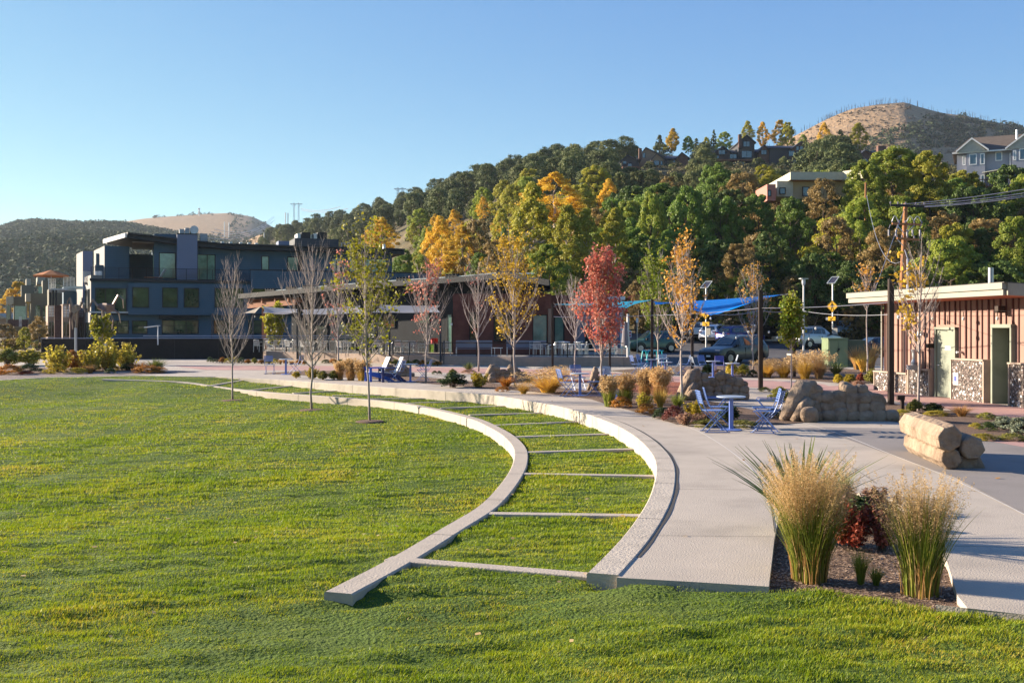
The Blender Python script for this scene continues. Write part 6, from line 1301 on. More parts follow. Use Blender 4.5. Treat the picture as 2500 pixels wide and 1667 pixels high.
def sign(nm, label, px, y0, y1, wpx, D, mats, ypole, lines=()):
    z0 = 0 if D < 57 else lot_z(D); x = (px-CX)/F*D; t = thing(nm, label, 'sign', (x, D, z0)); m = MB(); m.cyl((x, D+.05, z0), .035, W(0, ypole, D).z-z0, 6); m.build('pole', galv, t); w_ = wpx/F*D; n = len(mats); ys = np.linspace(y0, y1, n+1)
    for k, mm in enumerate(mats):
        a, b = W(px, ys[k], D).z, W(px, ys[k+1], D).z; m = MB(); m.box(x-w_/2, x+w_/2, D-.02, D, b+.01, a-.01); pl = m.build('plate', mm, t)
        if k < len(lines) and lines[k]:
            for j, tx in enumerate(lines[k][1]): textobj(tx, lines[k][0], (x, D-.024, a-(a-b)*(j+.5)/len(lines[k][1])), (1, 0, 0), (0, -1, 0), lines[k][2], pl)
    return t
redp = mat('sign_red', (.45, .02, .03), .5)
sign('road_sign', 'white sign with two red panels beside the closed parasol', 1537, 807, 824, 9, 70, [white_paint], 824); 
o = thing('sign_marks', 'two small red marks on the white sign by the closed parasol', 'sign', (0, 0, 0)) if 0 else None
x = (1537-CX)/F*70
rs_t = [q for q in bpy.data.objects if q.get('label', '').startswith('white sign with two red')][0]
for a, b in ((810, 814.5), (817, 821.5)):
    m = MB(); m.box(x-.09, x+.09, 69.97, 69.978, W(0, b, 70).z, W(0, a, 70).z); m.build('red_mark', redp, rs_t)
sign('parking_sign', 'small red and white sign on the thin lamp pole', 1901, 778, 790, 9.5, 97.5, [redp, white_paint], 778)
sign('parking_sign', 'small white sign on a thin pole behind the red maple', 1555.5, 776, 788, 5.5, 75, [white_paint], 776)
sq = thing('steel_post', 'square galvanised post in front of the parked dark car', 'post', tuple(G(1838, 885))); m = MB(); p = G(1838, 886); m.box(p.x-.06, p.x+.06, p.y-.06, p.y+.06, 0, CH+(HY-783)/F*p.y); m.build('shaft', galv, sq); m = MB(); m.prism([(p.x-.2, p.y, 0), (p.x+.2, p.y, 0), (p.x, p.y, .4)], (0, .03, 0)); m.build('gusset', galv, sq)
# ------------------------------------------------------------------ utility pole, wires and pylons
up = thing('utility_pole', 'wooden utility pole with three crossarms behind the toilet building', 'pole', (W(2203, 0, 62).x, 62, 0)); wood = mat('pole_wood', (.30, .14, .06), .85, var=.2, vscale=4)
m = MB(); m.tube([(W(2199, 0, 62).x, 62, 0), tuple(W(2203, 700, 62)), tuple(W(2211, 497, 62))], [.2, .18, .13], 10); m.build('shaft', wood, up)
m = MB(); m.tube([tuple(W(2216, 720, 61.7)), tuple(W(2216, 632, 61.7))], .07, 8); m.tube([tuple(W(2216, 632, 61.7)), tuple(W(2209, 610, 61.7))], .03, 6); m.build('conduit', mat('conduit', (.42, .42, .5), .5), up)
insm = mat('insulator', (.22, .20, .24), .3, spec=.6)
for y, xa, xb, dy in ((501, 2174, 2256, 3), (546, 2178, 2250, 3), (582, 2190, 2246, 4)):
    m = MB(); a = W(xa, y, 61.6); b = W(xb, y+dy, 61.6); m.bar(a, b, .11, .13); arm = m.build('crossarm', wood if y > 510 else black_metal, up)
    for k in range(5):
        q = a.lerp(b, [.0, .22, .45, .75, 1][k]); m = MB(); m.lathe(q+V(0, 0, .07), [(.03, 0), (.06, .03), (.03, .07), (.06, .1), (.02, .16)], 8); m.build('insulator', insm, arm)
for x0, x1, y in ((2178, 2192, 540), (2214, 2231, 541), (2231, 2249, 541)):
    m = MB(); a, b = W(x0, y, 61.4), W(x1, y, 61.4); m.tube([a.lerp(b, k/8)+V(0, 0, .32*math.sin(math.pi*k/8)) for k in range(9)], .025, 5); m.build('jumper', galv, up)
for x in (2170, 2188, 2215, 2228, 2246):
    m = MB(); q = W(x, 572, 61.4); m.cyl((q.x, q.y, q.z-.1), .055, .38, 8); m.tube([q+V(0, 0, .35), q+V(.1, 0, .6), W(x+3, 548, 61.4)], .02, 4); m.build('fuse', insm, up)
for a, b in (((2208, 570), (2190, 550)), ((2212, 570), (2232, 550)), ((2205, 600), (2192, 586))):
    m = MB(); m.bar(W(*a, 61.5), W(*b, 61.5), .04); m.build('brace', galv, up)
for k, (y0, y1) in enumerate(((500, 458), (502, 468), (505, 473), (506, 477))):
    cable('power_line', ['topmost power line running right from the utility pole', 'second power line running right from the utility pole', 'third power line running right from the utility pole', 'lowest power line running right from the utility pole'][k], [W([2192, 2210, 2238, 2254][k], y0, 62), W(2560, y1-6, 58)], .022, .12)
cable('guy_wire', 'straight pale guy wire slanting down left of the utility pole', [W(2210, 505, 62), W(2181, 583, 61), W(2134, 712, 58)], .02, 0)
cable('service_drop', 'slack cable looping from the thin hillside pole to the utility pole', [W(2116, 478, 100), W(2203, 638, 62)], .022, 2.2)
tpole = thing('thin_pole', 'thin wooden pole on the bank by the cream building', 'pole', tuple(W(2114, 530, 104))); m = MB(); m.tube([tuple(W(2113, 545, 104)), tuple(W(2114, 446, 104))], .12, 8); m.build('shaft', wood, tpole)
def pylon(px, dx, ytop, ybase, D, label, w_=.5):
    t = thing('power_pylon', label, 'pylon', tuple(W(px, ybase, D)), group='lattice H-frame power pylons on the skyline'); s = F/D
    for q in (px-dx, px+dx):
        a, b = W(q, ybase+6, D), W(q, ytop, D); m = MB(); e = .5
        for ox in (-e, e): m.bar(a+V(ox, 0, 0), b+V(ox*.7, 0, 0), .22)
        n = 9
        for i in range(n): m.bar(a.lerp(b, i/n)+V(-e if i % 2 else e, 0, 0), a.lerp(b, (i+1)/n)+V(e if i % 2 else -e, 0, 0), .16)
        m.build('mast', galv, t)
    m = MB(); yb = ytop+3; m.bar(W(px-dx*2.7, yb, D), W(px+dx*2.7, yb, D), .35); m.bar(W(px-dx*2.7, yb, D), W(px-dx, yb+6, D), .2); m.bar(W(px+dx*2.7, yb, D), W(px+dx, yb+6, D), .2); m.bar(W(px-dx, yb+5, D), W(px+dx, yb-2, D), .2); m.build('crossarm', galv, t)
pylon(723.5, 5.5, 495, 556, 760, 'double-mast lattice pylon left of the wooded slope'); pylon(977, 5.5, 458, 485, 500, 'lattice pylon rising from the trees on the ridge')
for x, y0, y1, D, lb in ((697, 519, 560, 780, 'left thin skyline mast'), (703, 520, 560, 780, 'thin skyline mast beside the lattice pylon'), (932, 491, 512, 520, 'left of two thin masts on the wooded ridge'), (939, 491, 512, 520, 'right of two thin masts on the wooded ridge'), (645, 568, 600, 500, 'thin wooden pole above the blue roof'), (548, 542, 580, 900, 'left mast under the sweeping lines'), (559, 543, 580, 900, 'right mast under the sweeping lines')):
    m = MB(); m.tube([tuple(W(x, y1, D)), tuple(W(x, y0, D))], D*.0005, 6); o = m.build('mast', galv, None, loc=tuple(W(x, y1, D))); tagp(o, lb, 'mast')
for k, (a, b, s) in enumerate([((735, 509, 760), (830, 505, 620), 2), ((735, 513, 760), (850, 509, 600), 2), ((520, 574, 700), (670, 530, 1100), 8), ((515, 566, 700), (668, 528, 1100), 8), ((500, 580, 700), (672, 537, 1100), 8), ((525, 560, 700), (665, 541, 1100), 6)]):
    cable('transmission_line', ['upper line from the lattice pylon into the wooded slope', 'lower line from the lattice pylon into the wooded slope', 'first sweeping power line over the far grassy hill', 'second sweeping power line over the far grassy hill', 'third sweeping power line over the far grassy hill', 'fourth sweeping power line over the far grassy hill'][k], [W(*a), W(*b)], .16, s)
tw = thing('radio_tower', 'tiny radio tower on top of the far grassy hill', 'tower', tuple(W(486, 524, 1850))); m = MB(); m.tube([tuple(W(486, 528, 1850)), tuple(W(486, 508, 1850))], .9, 6); m.build('mast', galv, tw); m = MB(); c = W(486, 512, 1850); m.cyl(c, 2.2, 2.5, 8); m.cyl(c-V(0, 0, 5), 2, 2, 8); m.build('dish', galv, tw)
# ------------------------------------------------------------------ cabinet, embankment, cars
cabm = mat('cabinet_green', (.17, .22, .12), .55, var=.1, vscale=2, stains=2); cb_ = thing('utility_cabinet', 'dull green double-door utility cabinet in the tall grass', 'cabinet', tuple(G(2046, 895)))
p = G(2022, 896); q = G(2070, 896); m = MB(); m.box(p.x, q.x, p.y, p.y+1.2, 0, 1.55); m.build('body', cabm, cb_, bevel=.02)
m = MB(); m.box(p.x-.03, q.x+.03, p.y-.05, p.y+1.2, 1.552, 1.62); m.build('lid', cabm, cb_); xm = (p.x+q.x)/2+.02
for a, b in ((p.x+.05, xm-.01), (xm+.01, q.x-.05)): m = MB(); m.box(a, b, p.y-.03, p.y-.002, .08, 1.46); m.build('door', cabm, cb_)
m = MB(); m.cyl((xm, p.y-.1, .95), .05, .1, 8); m.tube([(xm, p.y-.06, .95), (xm-.08, p.y-.06, .85)], .02, 5); m.build('padlock', black_metal, cb_)
m = MB(); m.box(q.x+.02, q.x+1.05, p.y+.15, p.y+1.3, 0, 1.50); m.build('side_unit', mat('cabinet_dark', (.07, .085, .055), .6), cb_)
# stone embankment
def embank(px0, px1, yt0, yt1, D, seed, label):
    n = 60; k = 12; x0, x1 = (px0-CX)/F*D, (px1-CX)/F*D; X, T = np.meshgrid(np.linspace(x0, x1, n), np.linspace(0, 1, k)); top = np.interp(X, [x0, x1], [W(0, yt0, D).z, W(0, yt1, D).z])+.35*vnoise(X, X*0, 2.2, seed)
    Z_ = .6+(top-.6)*T; Yy = D+.5*T+.55*vnoise(X, Z_*1.4, 2.8, seed+1)+.25*vnoise(X, Z_*2, 7, seed+2); i = np.arange(n*k).reshape(k, n); f = np.stack([i[:-1, :-1], i[:-1, 1:], i[1:, 1:], i[1:, :-1]], -1).reshape(-1, 4)
    o = link('rock_embankment', np_mesh('rock_embankment', np.stack([X.ravel(), Yy.ravel(), Z_.ravel()], 1), f, two_tone('rock_face', [(.12, .09, .07), (.30, .23, .17), (.40, .31, .24)], 1.2, .95, 1, 3, .2))); tagp(o, label, 'rock wall')
embank(1990, 2180, 792, 786, 97, 3, 'tan cut rock face behind the car park at right'); embank(1862, 1962, 815, 806, 97, 8, 'grey rocky bank behind the red sign')
bl_ = thing('stone_block', 'cream stone block and ledge beside the silver car', 'block', tuple(W(1905, 832, 92))); m = MB(); a, b = W(1890, 834, 92), W(1926, 821, 92); m.box(a.x, b.x, 92, 93, a.z, b.z); m.build('block', cream, bl_, bevel=.08); m = MB(); a, b = W(1868, 832, 91), W(1915, 829, 91); m.box(a.x, b.x, 91, 91.8, a.z, b.z); m.build('ledge', cream, bl_)
tyre = mat('tyre', (.012, .012, .013), .8); rimm = mat('rim', (.35, .35, .37), .3, .8); clad = mat('cladding', (.012, .012, .014), .6); cglass = mat('car_glass', (.015, .025, .035), .03, 0, .1, spec=1.0); tail = mat('tail_red', (.35, .01, .01), .2, spec=.8); headm = mat('head_light', (.55, .55, .55), .1, .3, spec=1.0)
def car(paint, label, loc, rz, L=4.6, Wd=1.85, Hh=1.69, kind='suv', rails=True, name='parked_car'):
    t = thing(name, label, 'car'); h = Wd/2; m = MB()
    if kind == 'suv': st = [(-2.3, .45, .62, .95, 0), (-2.24, .32, .98, 1.05, 0), (-2.12, .28, 1.06, 1.08, 0), (-1.95, .26, 1.08, 1.50, 1), (-1.72, .26, 1.08, 1.64, 1), (-.9, .24, 1.06, 1.69, 1), (0, .24, 1.04, 1.69, 1), (.42, .24, 1.02, 1.62, 1), (1.02, .24, 1.02, 1.10, 0), (1.15, .26, 1.0, 1.02, 0), (1.9, .28, .93, .95, 0), (2.2, .30, .80, .82, 0), (2.3, .40, .70, .71, 0)]
    else: st = [(-2.3, .45, .70, .78, 0), (-2.2, .3, .95, .97, 0), (-1.6, .26, 1.0, 1.02, 0), (-.95, .24, .98, 1.38, 1), (-.3, .24, .96, 1.45, 1), (.3, .24, .94, 1.40, 1), (1.0, .24, .92, .98, 0), (1.9, .28, .80, .82, 0), (2.25, .38, .62, .64, 0)]
    sx = L/4.6; sz = Hh/(1.69 if kind == 'suv' else 1.45); nst = len(st); tp_ = []
    for i, (x, zb, zbelt, zr, cab) in enumerate(st):
        pin = .86 if i in (0, nst-1) else (.95 if i in (1, nst-2) else 1); w0, w1 = h*pin*.95, h*pin; wr = h*(.74 if cab else .86)*pin
        if not cab: zr = max(zr, zbelt+.01)
        ring = [(w0*.9, zb), (w1*.99, zb+.12), (w1, (zb+zbelt)/2+.05), (w1*.96, zbelt), (wr, zr-.05 if cab else zr-.004), (wr*.8, zr), (0, zr+.015)]
        ring = [(x*sx, y, z*sz) for y, z in ring]+[(x*sx, -y, z*sz) for y, z in ring[::-1][1:]]; tp_.append(ring); m.v += ring
    k = 13
    for i in range(nst-1):
        for j in range(k-1): m.f.append((i*k+j, i*k+j+1, (i+1)*k+j+1, (i+1)*k+j))
        m.f.append((i*k+k-1, i*k, (i+1)*k, (i+1)*k+k-1))
    m.f.append(tuple(range(k))[::-1]); m.f.append(tuple((nst-1)*k+j for j in range(k)))
    b = m.build('body', paint, t, smooth=True); b.data.polygons.foreach_set('use_smooth', [True]*len(b.data.polygons)); bm_ = b.modifiers.new('b', 'EDGE_SPLIT'); bm_.split_angle = R(38)
    cabs = [i for i, s_ in enumerate(st) if s_[4]]
    def side(i0, i1, j0=3, j1=4, f0=.14, f1=.9, mir=False):
        a0, a1 = Vector(tp_[i0][j0]), Vector(tp_[i0][j1]); b0, b1 = Vector(tp_[i1][j0]), Vector(tp_[i1][j1]); q = [a0.lerp(a1, f0), b0.lerp(b1, f0), b0.lerp(b1, f1), a0.lerp(a1, f1)]; o = Vector((0, .012, .004)); q = [v_+o for v_ in q]
        return [Vector((v_.x, -v_.y, v_.z)) if mir else v_ for v_ in q]
    for mir in (False, True):
        segs = list(zip(cabs[:-1], cabs[1:]))
        for a, c in segs:
            q = side(a, c, mir=mir); s_ = (q[1]-q[0]).normalized()*.03; q = [q[0]+s_, q[1]-s_, q[2]-s_, q[3]+s_]
            m = MB(); m.quad(*q); m.build('side_window', cglass, t)
    # front quarter glass wedge, windscreen, rear window
    i0, i1 = cabs[-1], cabs[-1]+1; A0, A1 = tp_[i0], tp_[i1]
    m = MB(); P = [Vector(A0[5]), Vector(A0[7]), Vector(A1[7]).lerp(Vector(A0[7]), .06), Vector(A1[5]).lerp(Vector(A0[5]), .06)]; m.quad(*[p_+V(.015, 0, .02) for p_ in P]); m.build('windscreen', cglass, t)
    i0, i1 = cabs[0], cabs[0]-1; A0, A1 = tp_[i0], tp_[i1]; m = MB(); P = [Vector(A0[5]), Vector(A0[7]), Vector(A1[7]).lerp(Vector(A0[7]), .2), Vector(A1[5]).lerp(Vector(A0[5]), .2)]; m.quad(*[p_+V(-.02, 0, .02) for p_ in P]); m.build('rear_window', cglass, t)
    for x in (-1.33*sx, 1.36*sx):
        for s in (-1, 1):
            m = MB(); y = s*(h-.12); m.tube([(x, y-.11*s, .35), (x, y+.125*s, .35)], .355, 24); wobj = m.build('wheel', tyre, t); m = MB(); m.tube([(x, y+.1*s, .35), (x, y+.135*s, .35)], .225, 16)
            for a in range(5):
                c, q = math.cos(a*1.2566), math.sin(a*1.2566); m.bar((x, y+.138*s, .35), (x+c*.23, y+.138*s, .35+q*.23), .05, .03, (0, 1, 0))
            m.build('rim', rimm, wobj)
            m = MB(); P = [Vector((x+.43*math.cos(a), s*(h+.006), .36+.43*math.sin(a))) for a in np.linspace(-.1, math.pi+.1, 12)]
            for p_, q_ in zip(P[:-1], P[1:]): m.bar(p_, q_, .09, .04, (0, 1, 0))
            m.build('wheel_arch', clad, t)
    for s in (-1, 1):
        m = MB(); m.box(-.85*sx, .9*sx, s*h*.985-.02, s*h*.985+.03, .26, .40); m.build('sill', clad, t)
        m = MB(); m.box(-2.28*sx, -2.05*sx, s*h*.72-.14, s*h*.72+.16, .92*sz, 1.06*sz); m.build('tail_light', tail, t)
        m = MB(); m.box(2.02*sx, 2.22*sx, s*h*.70-.2, s*h*.70+.14, .76*sz, .86*sz); m.build('headlight', headm, t)
        m = MB(); m.box(.72*sx, .92*sx, s*(h+.08)-.08, s*(h+.08)+.06, 1.02*sz, 1.17*sz); m.build('mirror', clad, t)
        if rails and kind == 'suv': m = MB(); m.tube([(-1.7*sx, s*h*.62, 1.65*sz), (-1.5*sx, s*h*.62, 1.735*sz), (.1*sx, s*h*.62, 1.735*sz), (.3*sx, s*h*.62, 1.67*sz)], .022, 6); m.build('roof_rail', alum, t)
        for x in (-.42*sx, .5*sx): m = MB(); m.box(x, x+.16, s*h*1.0-.01, s*h*1.0+.02, .92*sz, .95*sz); m.build('door_handle', clad, t)
        m = MB(); m.box(-.02, .0, s*h*1.0-.02, s*h*1.0+.008, .42, .98*sz); m.build('door_gap', clad, t)
    m = MB(); m.box(2.2*sx, 2.31*sx, -h*.62, h*.62, .42, .68*sz); m.build('grille', clad, t); m = MB(); m.box(-2.33*sx, -2.2*sx, -h*.8, h*.8, .34, .55); m.build('bumper', clad, t)
    m = MB(); m.box(2.31*sx, 2.325*sx, -.16, .16, .42, .52); m.build('number_plate', white_paint, t); m = MB(); m.box(-2.36*sx, -2.33*sx, -.16, .16, .6, .72); m.build('number_plate', white_paint, t)
    return place(t, loc, rz)
pnt = lambda n_, c, met=.3: mat(n_, c, .28, met, .02, coat=.4, spec=.5)
def at(px, D, z=None): return ((px-CX)/F*D, D, lot_z(D) if z is None else z)
car(pnt('paint_slate', (.008, .02, .036)), 'dark slate blue SUV parked nearest under the blue sail', at(1792, 62.3, .01), math.atan2(-1.55, -2.1))
car(pnt('paint_green', (.02, .075, .065)), 'dark green SUV parked behind the turquoise bike rack', at(1592, 84), math.atan2(-.25, -1))
car(pnt('paint_white', (.62, .62, .60), 0), 'white SUV seen from behind, leftmost of the far row', at(1722, 95), R(62)); car(pnt('paint_pearl', (.66, .68, .72), 0), 'pearl white SUV seen from behind, second in the far row', at(1752, 92), R(55)); car(pnt('paint_blue', (.012, .022, .16)), 'deep blue SUV behind the dark parked SUV', at(1808, 90), R(35), 4.7)
car(pnt('paint_silver', (.33, .35, .40), .6), 'silver boxy SUV facing right behind the young maple', at(1990, 87.5), R(24), 4.75, 1.9, 1.82)
car(pnt('paint_sky', (.30, .40, .50), .4), 'light blue car seen from behind right of the crosswalk sign', at(2050, 97), R(80)); car(pnt('paint_black', (.012, .014, .018)), 'black sedan behind the orange grasses beside the toilet building', at(2135, 76, .01), R(195), 4.7, 1.85, 1.5, 'sedan')
car(pnt('paint_char', (.02, .02, .025)), 'black SUV at the left end of the far row behind the sign', at(1690, 96), R(60)); car(pnt('paint_dark', (.02, .022, .026)), 'dark car between the blue SUV and the small lamp post', at(1860, 96), R(40))
# kerb island in the lot
m = MB(); a, b = W(1925, 0, 80), W(2010, 0, 80); m.box(a.x, b.x, 78, 80.5, 0, .14); o = m.build('kerb_island', concrete); tagp(o, kind='structure')
# metal sculptures on poles
steel = mat('scrap_steel', (.20, .15, .12), .35, .7, .3, 6)
def horse(px, ypole_top, D, label, spread, seed):
    z0 = 0; x = (px-CX)/F*D; zt = W(0, ypole_top, D).z; t = thing('pole_sculpture', label, 'sculpture', (x, D, 0)); m = MB(); m.cyl((x, D, 0), .09, zt, 8); m.build('pole', galv, t); s = spread; P = lambda a, b, c=0: (x+a*s, D+c*s, zt+b)
    m = MB()
    for k in range(5): m.tube([P(-.9, 1.2+.05*k, .1), P(-.4, 1.15+.07*k, .05*k), P(.2, 1.0+.1*k, -.05*k), P(.85, 1.1+.08*k)], [.05, .10, .11, .05], 5)
    m.build('body', steel, t); m = MB(); m.tube([P(-.1, 0), P(-.25, .5), P(-.35, 1.1)], .09, 6); m.tube([P(-.05, .3), P(.3, .55), P(.15, 1.0)], .05, 5); m.build('hind_leg', steel, t)
    m = MB(); m.tube([P(-.8, 1.3), P(-1.35, 1.75), P(-1.6, 1.35), P(-1.9, 1.0)], [.09, .08, .06, .04], 5); m.build('neck', steel, t); m = MB(); m.tube([P(.6, 1.3), P(1.2, 2.0), P(1.7, 1.75), P(1.75, 1.2)], [.08, .07, .05, .03], 5); m.build('tail', steel, t)
    m = MB(); m.tube([P(.6, 1.2), P(1.3, .9), P(1.45, .3)], [.07, .06, .03], 5); m.tube([P(.3, 1.0), P(.7, .5), P(.6, -.1)], [.07, .06, .03], 5); m.build('foreleg', steel, t); return t
horse(259, 800, 62, 'rearing scrap metal horse on a pole, right of the two', .62, 1); horse(185, 800, 66, 'narrow scrap metal figure on a pole, left of the two', -.32, 2)
dk = thing('deck_lounger', 'small lounge chair on the roof deck behind the railing', 'chair', tuple(W(360, 676, 97))); 
p = W(352, 678, 97.5); m = MB(); m.obox(p, (1.5, .4, 0), (0, .6, 0), (0, 0, .08)); m.build('seat', cedar, dk); m = MB(); m.obox(p+V(1.3, .3, .05), (.5, .1, .8), (0, .6, 0), (.06, 0, 0)); m.build('backrest', white_paint, dk)
for px, lb in ((236, 'small white item on the roof deck near the corner'), (245, 'white cylinder stool on the roof deck')):
    p = W(px, 678, 96.5); m = MB(); m.cyl((p.x, p.y, p.z), .18, .62, 8); o = m.build('deck_stool', white_paint, None, loc=tuple(p)); tagp(o, lb, 'stool')
# ------------------------------------------------------------------ slim street maples
def rot_dir(d, ang, az):
    a = d.cross(Vector((0, 0, 1)) if abs(d.z) < .95 else Vector((1, 0, 0))).normalized(); b = d.cross(a)
    return (d*math.cos(ang)+(a*math.cos(az)+b*math.sin(az))*math.sin(ang)).normalized()
def maple(px, ybase, ytop, halfw, ycrown, label, seed, leafs=(), nl=0, lsz=.075, barkm=bark_grey, z=0.0, nb=20, lean=0, D=None, tr=.035, fill=(0, 1), side=None, group='slim young maples around the lawn and plaza'):
    g = random.Random(seed); p0 = G(px, ybase, z) if D is None else W(px, ybase, D); D = p0.y; s = D/F; H = (ybase-ytop)*s; Wd = halfw*s; hc = (ybase-ycrown)*s
    t = thing('maple_tree', label, 'tree', tuple(p0), group=group); b = MB(); tips = []
    N_ = 9; P = [p0+Vector((lean*s*(i/N_)**1.3+g.uniform(-.02, .02)*H*.3*(i > 0), g.uniform(-.01, .01)*H, H*i/N_)) for i in range(N_+1)]; P[0].z -= .15
    rad = lambda u: tr*(1.15-u)**.9*(H/5)+.004
    b.tube(P, [rad(i/N_)*(1.25 if i == 0 else 1) for i in range(N_+1)], 7)
    def at_(u): q = u*N_; i = min(int(q), N_-1); return P[i].lerp(P[i+1], q-i)
    u0 = hc/H
    for k in range(nb):
        u = u0+(1-u0)*(k/nb)**1.1*.88; st = at_(u); az = k*2.4+g.uniform(-.5, .5); frac = (u-u0)/(1-u0)
        L_ = Wd*2.5*(1-.5*frac)*g.uniform(.75, 1.15)*min(1, .75+frac*3); d = rot_dir(Vector((0, 0, 1)), R(g.uniform(42, 60)-22*frac), az); pts = [st]; q = st.copy(); dd = d.copy()
        for j in range(5): dd = (dd+Vector((0, 0, .24))+Vector((g.uniform(-.07, .07), g.uniform(-.07, .07), 0))).normalized(); q = q+dd*L_/5; pts.append(q.copy())
        r0 = rad(u)*.55; b.tube(pts, [r0*(1-.8*j/5)+.0025*D/25 for j in range(6)], 4, False); tips += [(pts[j], frac, az) for j in (2, 3, 4, 5)]
        for j in range(1, 5):
            for _ in range(3):
                e = rot_dir((pts[j+1]-pts[j]).normalized(), R(g.uniform(25, 50)), g.uniform(0, 6.28)); e = (e+Vector((0, 0, .6))).normalized(); l2 = L_*g.uniform(.18, .42); m_ = pts[j]+e*l2*.5; q2 = m_+(e+Vector((0, 0, .3))).normalized()*l2*.5
                b.tube([pts[j], m_, q2], [r0*.35+.002*D/25, .0022*D/25, .0012*D/25], 3, False); tips += [(m_, frac, az), (q2, frac, az)]
    b.build('trunk', barkm, t, smooth=True)
    gg = np.random.default_rng(seed)
    for (mt_, share) in leafs:
        tt = [q for q, fr, az in tips if fill[0] <= fr <= fill[1] and (side is None or math.cos(az-side) > .1)]
        n = int(nl*share); c = np.array([tuple(tt[i]) for i in gg.integers(0, len(tt), max(1, n//9))]); c = np.repeat(c, 9, 0)[:n]; c = c+gg.normal(0, .085, (len(c), 3)); c -= np.array(tuple(p0))
        v, f = quads(c, lsz, np.array([[0, 0, .4]]).repeat(len(c), 0), 1.25, gg); link('leaves', np_mesh('leaves', v, f, mt_), t)
    return t
ml_y = leafmat('maple_lime', (.20, .23, .02), (.42, .36, .03), .45); ml_g = leafmat('maple_gold', (.38, .24, .02), (.60, .40, .04), .45); ml_r = leafmat('maple_red', (.56, .09, .085), (.72, .32, .20), .4, nscale=1.5)
ml_p = leafmat('maple_pink', (.38, .12, .10), (.50, .22, .15), .4); ml_o = leafmat('maple_orange', (.50, .24, .04), (.62, .36, .07), .4); ml_gr = leafmat('maple_green', (.10, .17, .02), (.28, .30, .03), .45)
maple(567, 976, 655, 52, 893, 'leafless slim maple on the lawn, leftmost of the three', 1, z=-.44, nb=30, tr=.030)
maple(761, 999, 625, 70, 905, 'tall leafless maple on the lawn between the other two', 2, z=-.44, nb=38, tr=.031)
maple(903, 1028, 608, 80, 900, 'yellow-green leafy maple leaning on the lawn, nearest of the three', 3, [(ml_y, 1)], 2300, .07, z=-.44, nb=28, lean=-22, tr=.029)
maple(1040, 933, 668, 52, 850, 'nearly bare maple with scattered pink leaves right of the deck chairs', 4, [(ml_p, 1)], 520, .08, nb=24, lean=4)
maple(1168, 907, 660, 48, 838, 'bare maple in front of the rusty steel wall', 5, [(ml_p, 1)], 60, .08, nb=20)
maple(1258, 945, 598, 66, 855, 'golden-leaved maple before the patio benches', 6, [(ml_g, 1)], 2100, .075, nb=28, lean=-8)
maple(826, 912, 640, 42, 840, 'second bare maple with a few red leaves behind the green one', 7, [(ml_p, .6), (ml_y, .4)], 420, .09, nb=22)
maple(1404, 912, 722, 46, 838, 'small pale bare maple left of the red maple', 8, nb=22, barkm=bark_pale)
maple(1470, 967, 640, 54, 885, 'dense red maple in full colour in the middle of the plaza', 9, [(ml_r, 1)], 3900, .075, nb=34, lean=-2)
maple(1606, 903, 640, 52, 840, 'green leafy maple behind the turquoise bike rack', 10, [(ml_gr, 1)], 3600, .10, nb=28)
maple(1662, 993, 612, 52, 860, 'slim maple with amber leaves left of the middle boulder wall', 11, [(ml_o, 1)], 950, .07, nb=36, lean=8, barkm=bark_pale)
maple(1838, 908, 668, 42, 840, 'orange and yellow maple behind the tall dark post', 12, [(ml_o, 1)], 600, .085, nb=26, lean=2)
maple(1932, 960, 742, 27, 858, 'small dense lime green maple in front of the silver car', 13, [(ml_gr, .7), (ml_y, .3)], 3000, .08, nb=26, barkm=bark_pale)
maple(2243, 1004, 622, 62, 870, 'nearly bare maple with a few golden leaves beside the toilet building', 14, [(ml_g, 1)], 260, .10, nb=26, lean=4, fill=(0, .75), side=0.6)
maple(2116, 930, 664, 26, 760, 'thin maple with few leaves between cabinet and toilet building', 15, [(ml_o, 1)], 260, .08, nb=18)
maple(672, 862, 768, 27, 850, 'small round lime green tree inside the patio', 16, [(ml_y, 1)], 3000, .14, nb=22, D=72)
maple(1780, 830, 742, 26, 812, 'bare shrubby tree beyond the parked white cars', 17, nb=24, D=96, tr=.05, barkm=bark_pale)
maple(247, 860, 790, 22, 850, 'young lime green tree beside the horse sculpture', 18, [(ml_y, 1)], 1400, .14, nb=18, D=60)
# soil rings under the lawn trees
for px, py in ((567, 976), (761, 999), (903, 1028)):
    p = G(px, py, -.44); m = MB(); zz = float(lawn_z(p.x, p.y)); m.lathe((p.x, p.y, zz-.02), [(.42, 0), (.36, .035), (.05, .05)], 20); o = m.build('soil_ring', mulch); tagp(o, kind='structure')
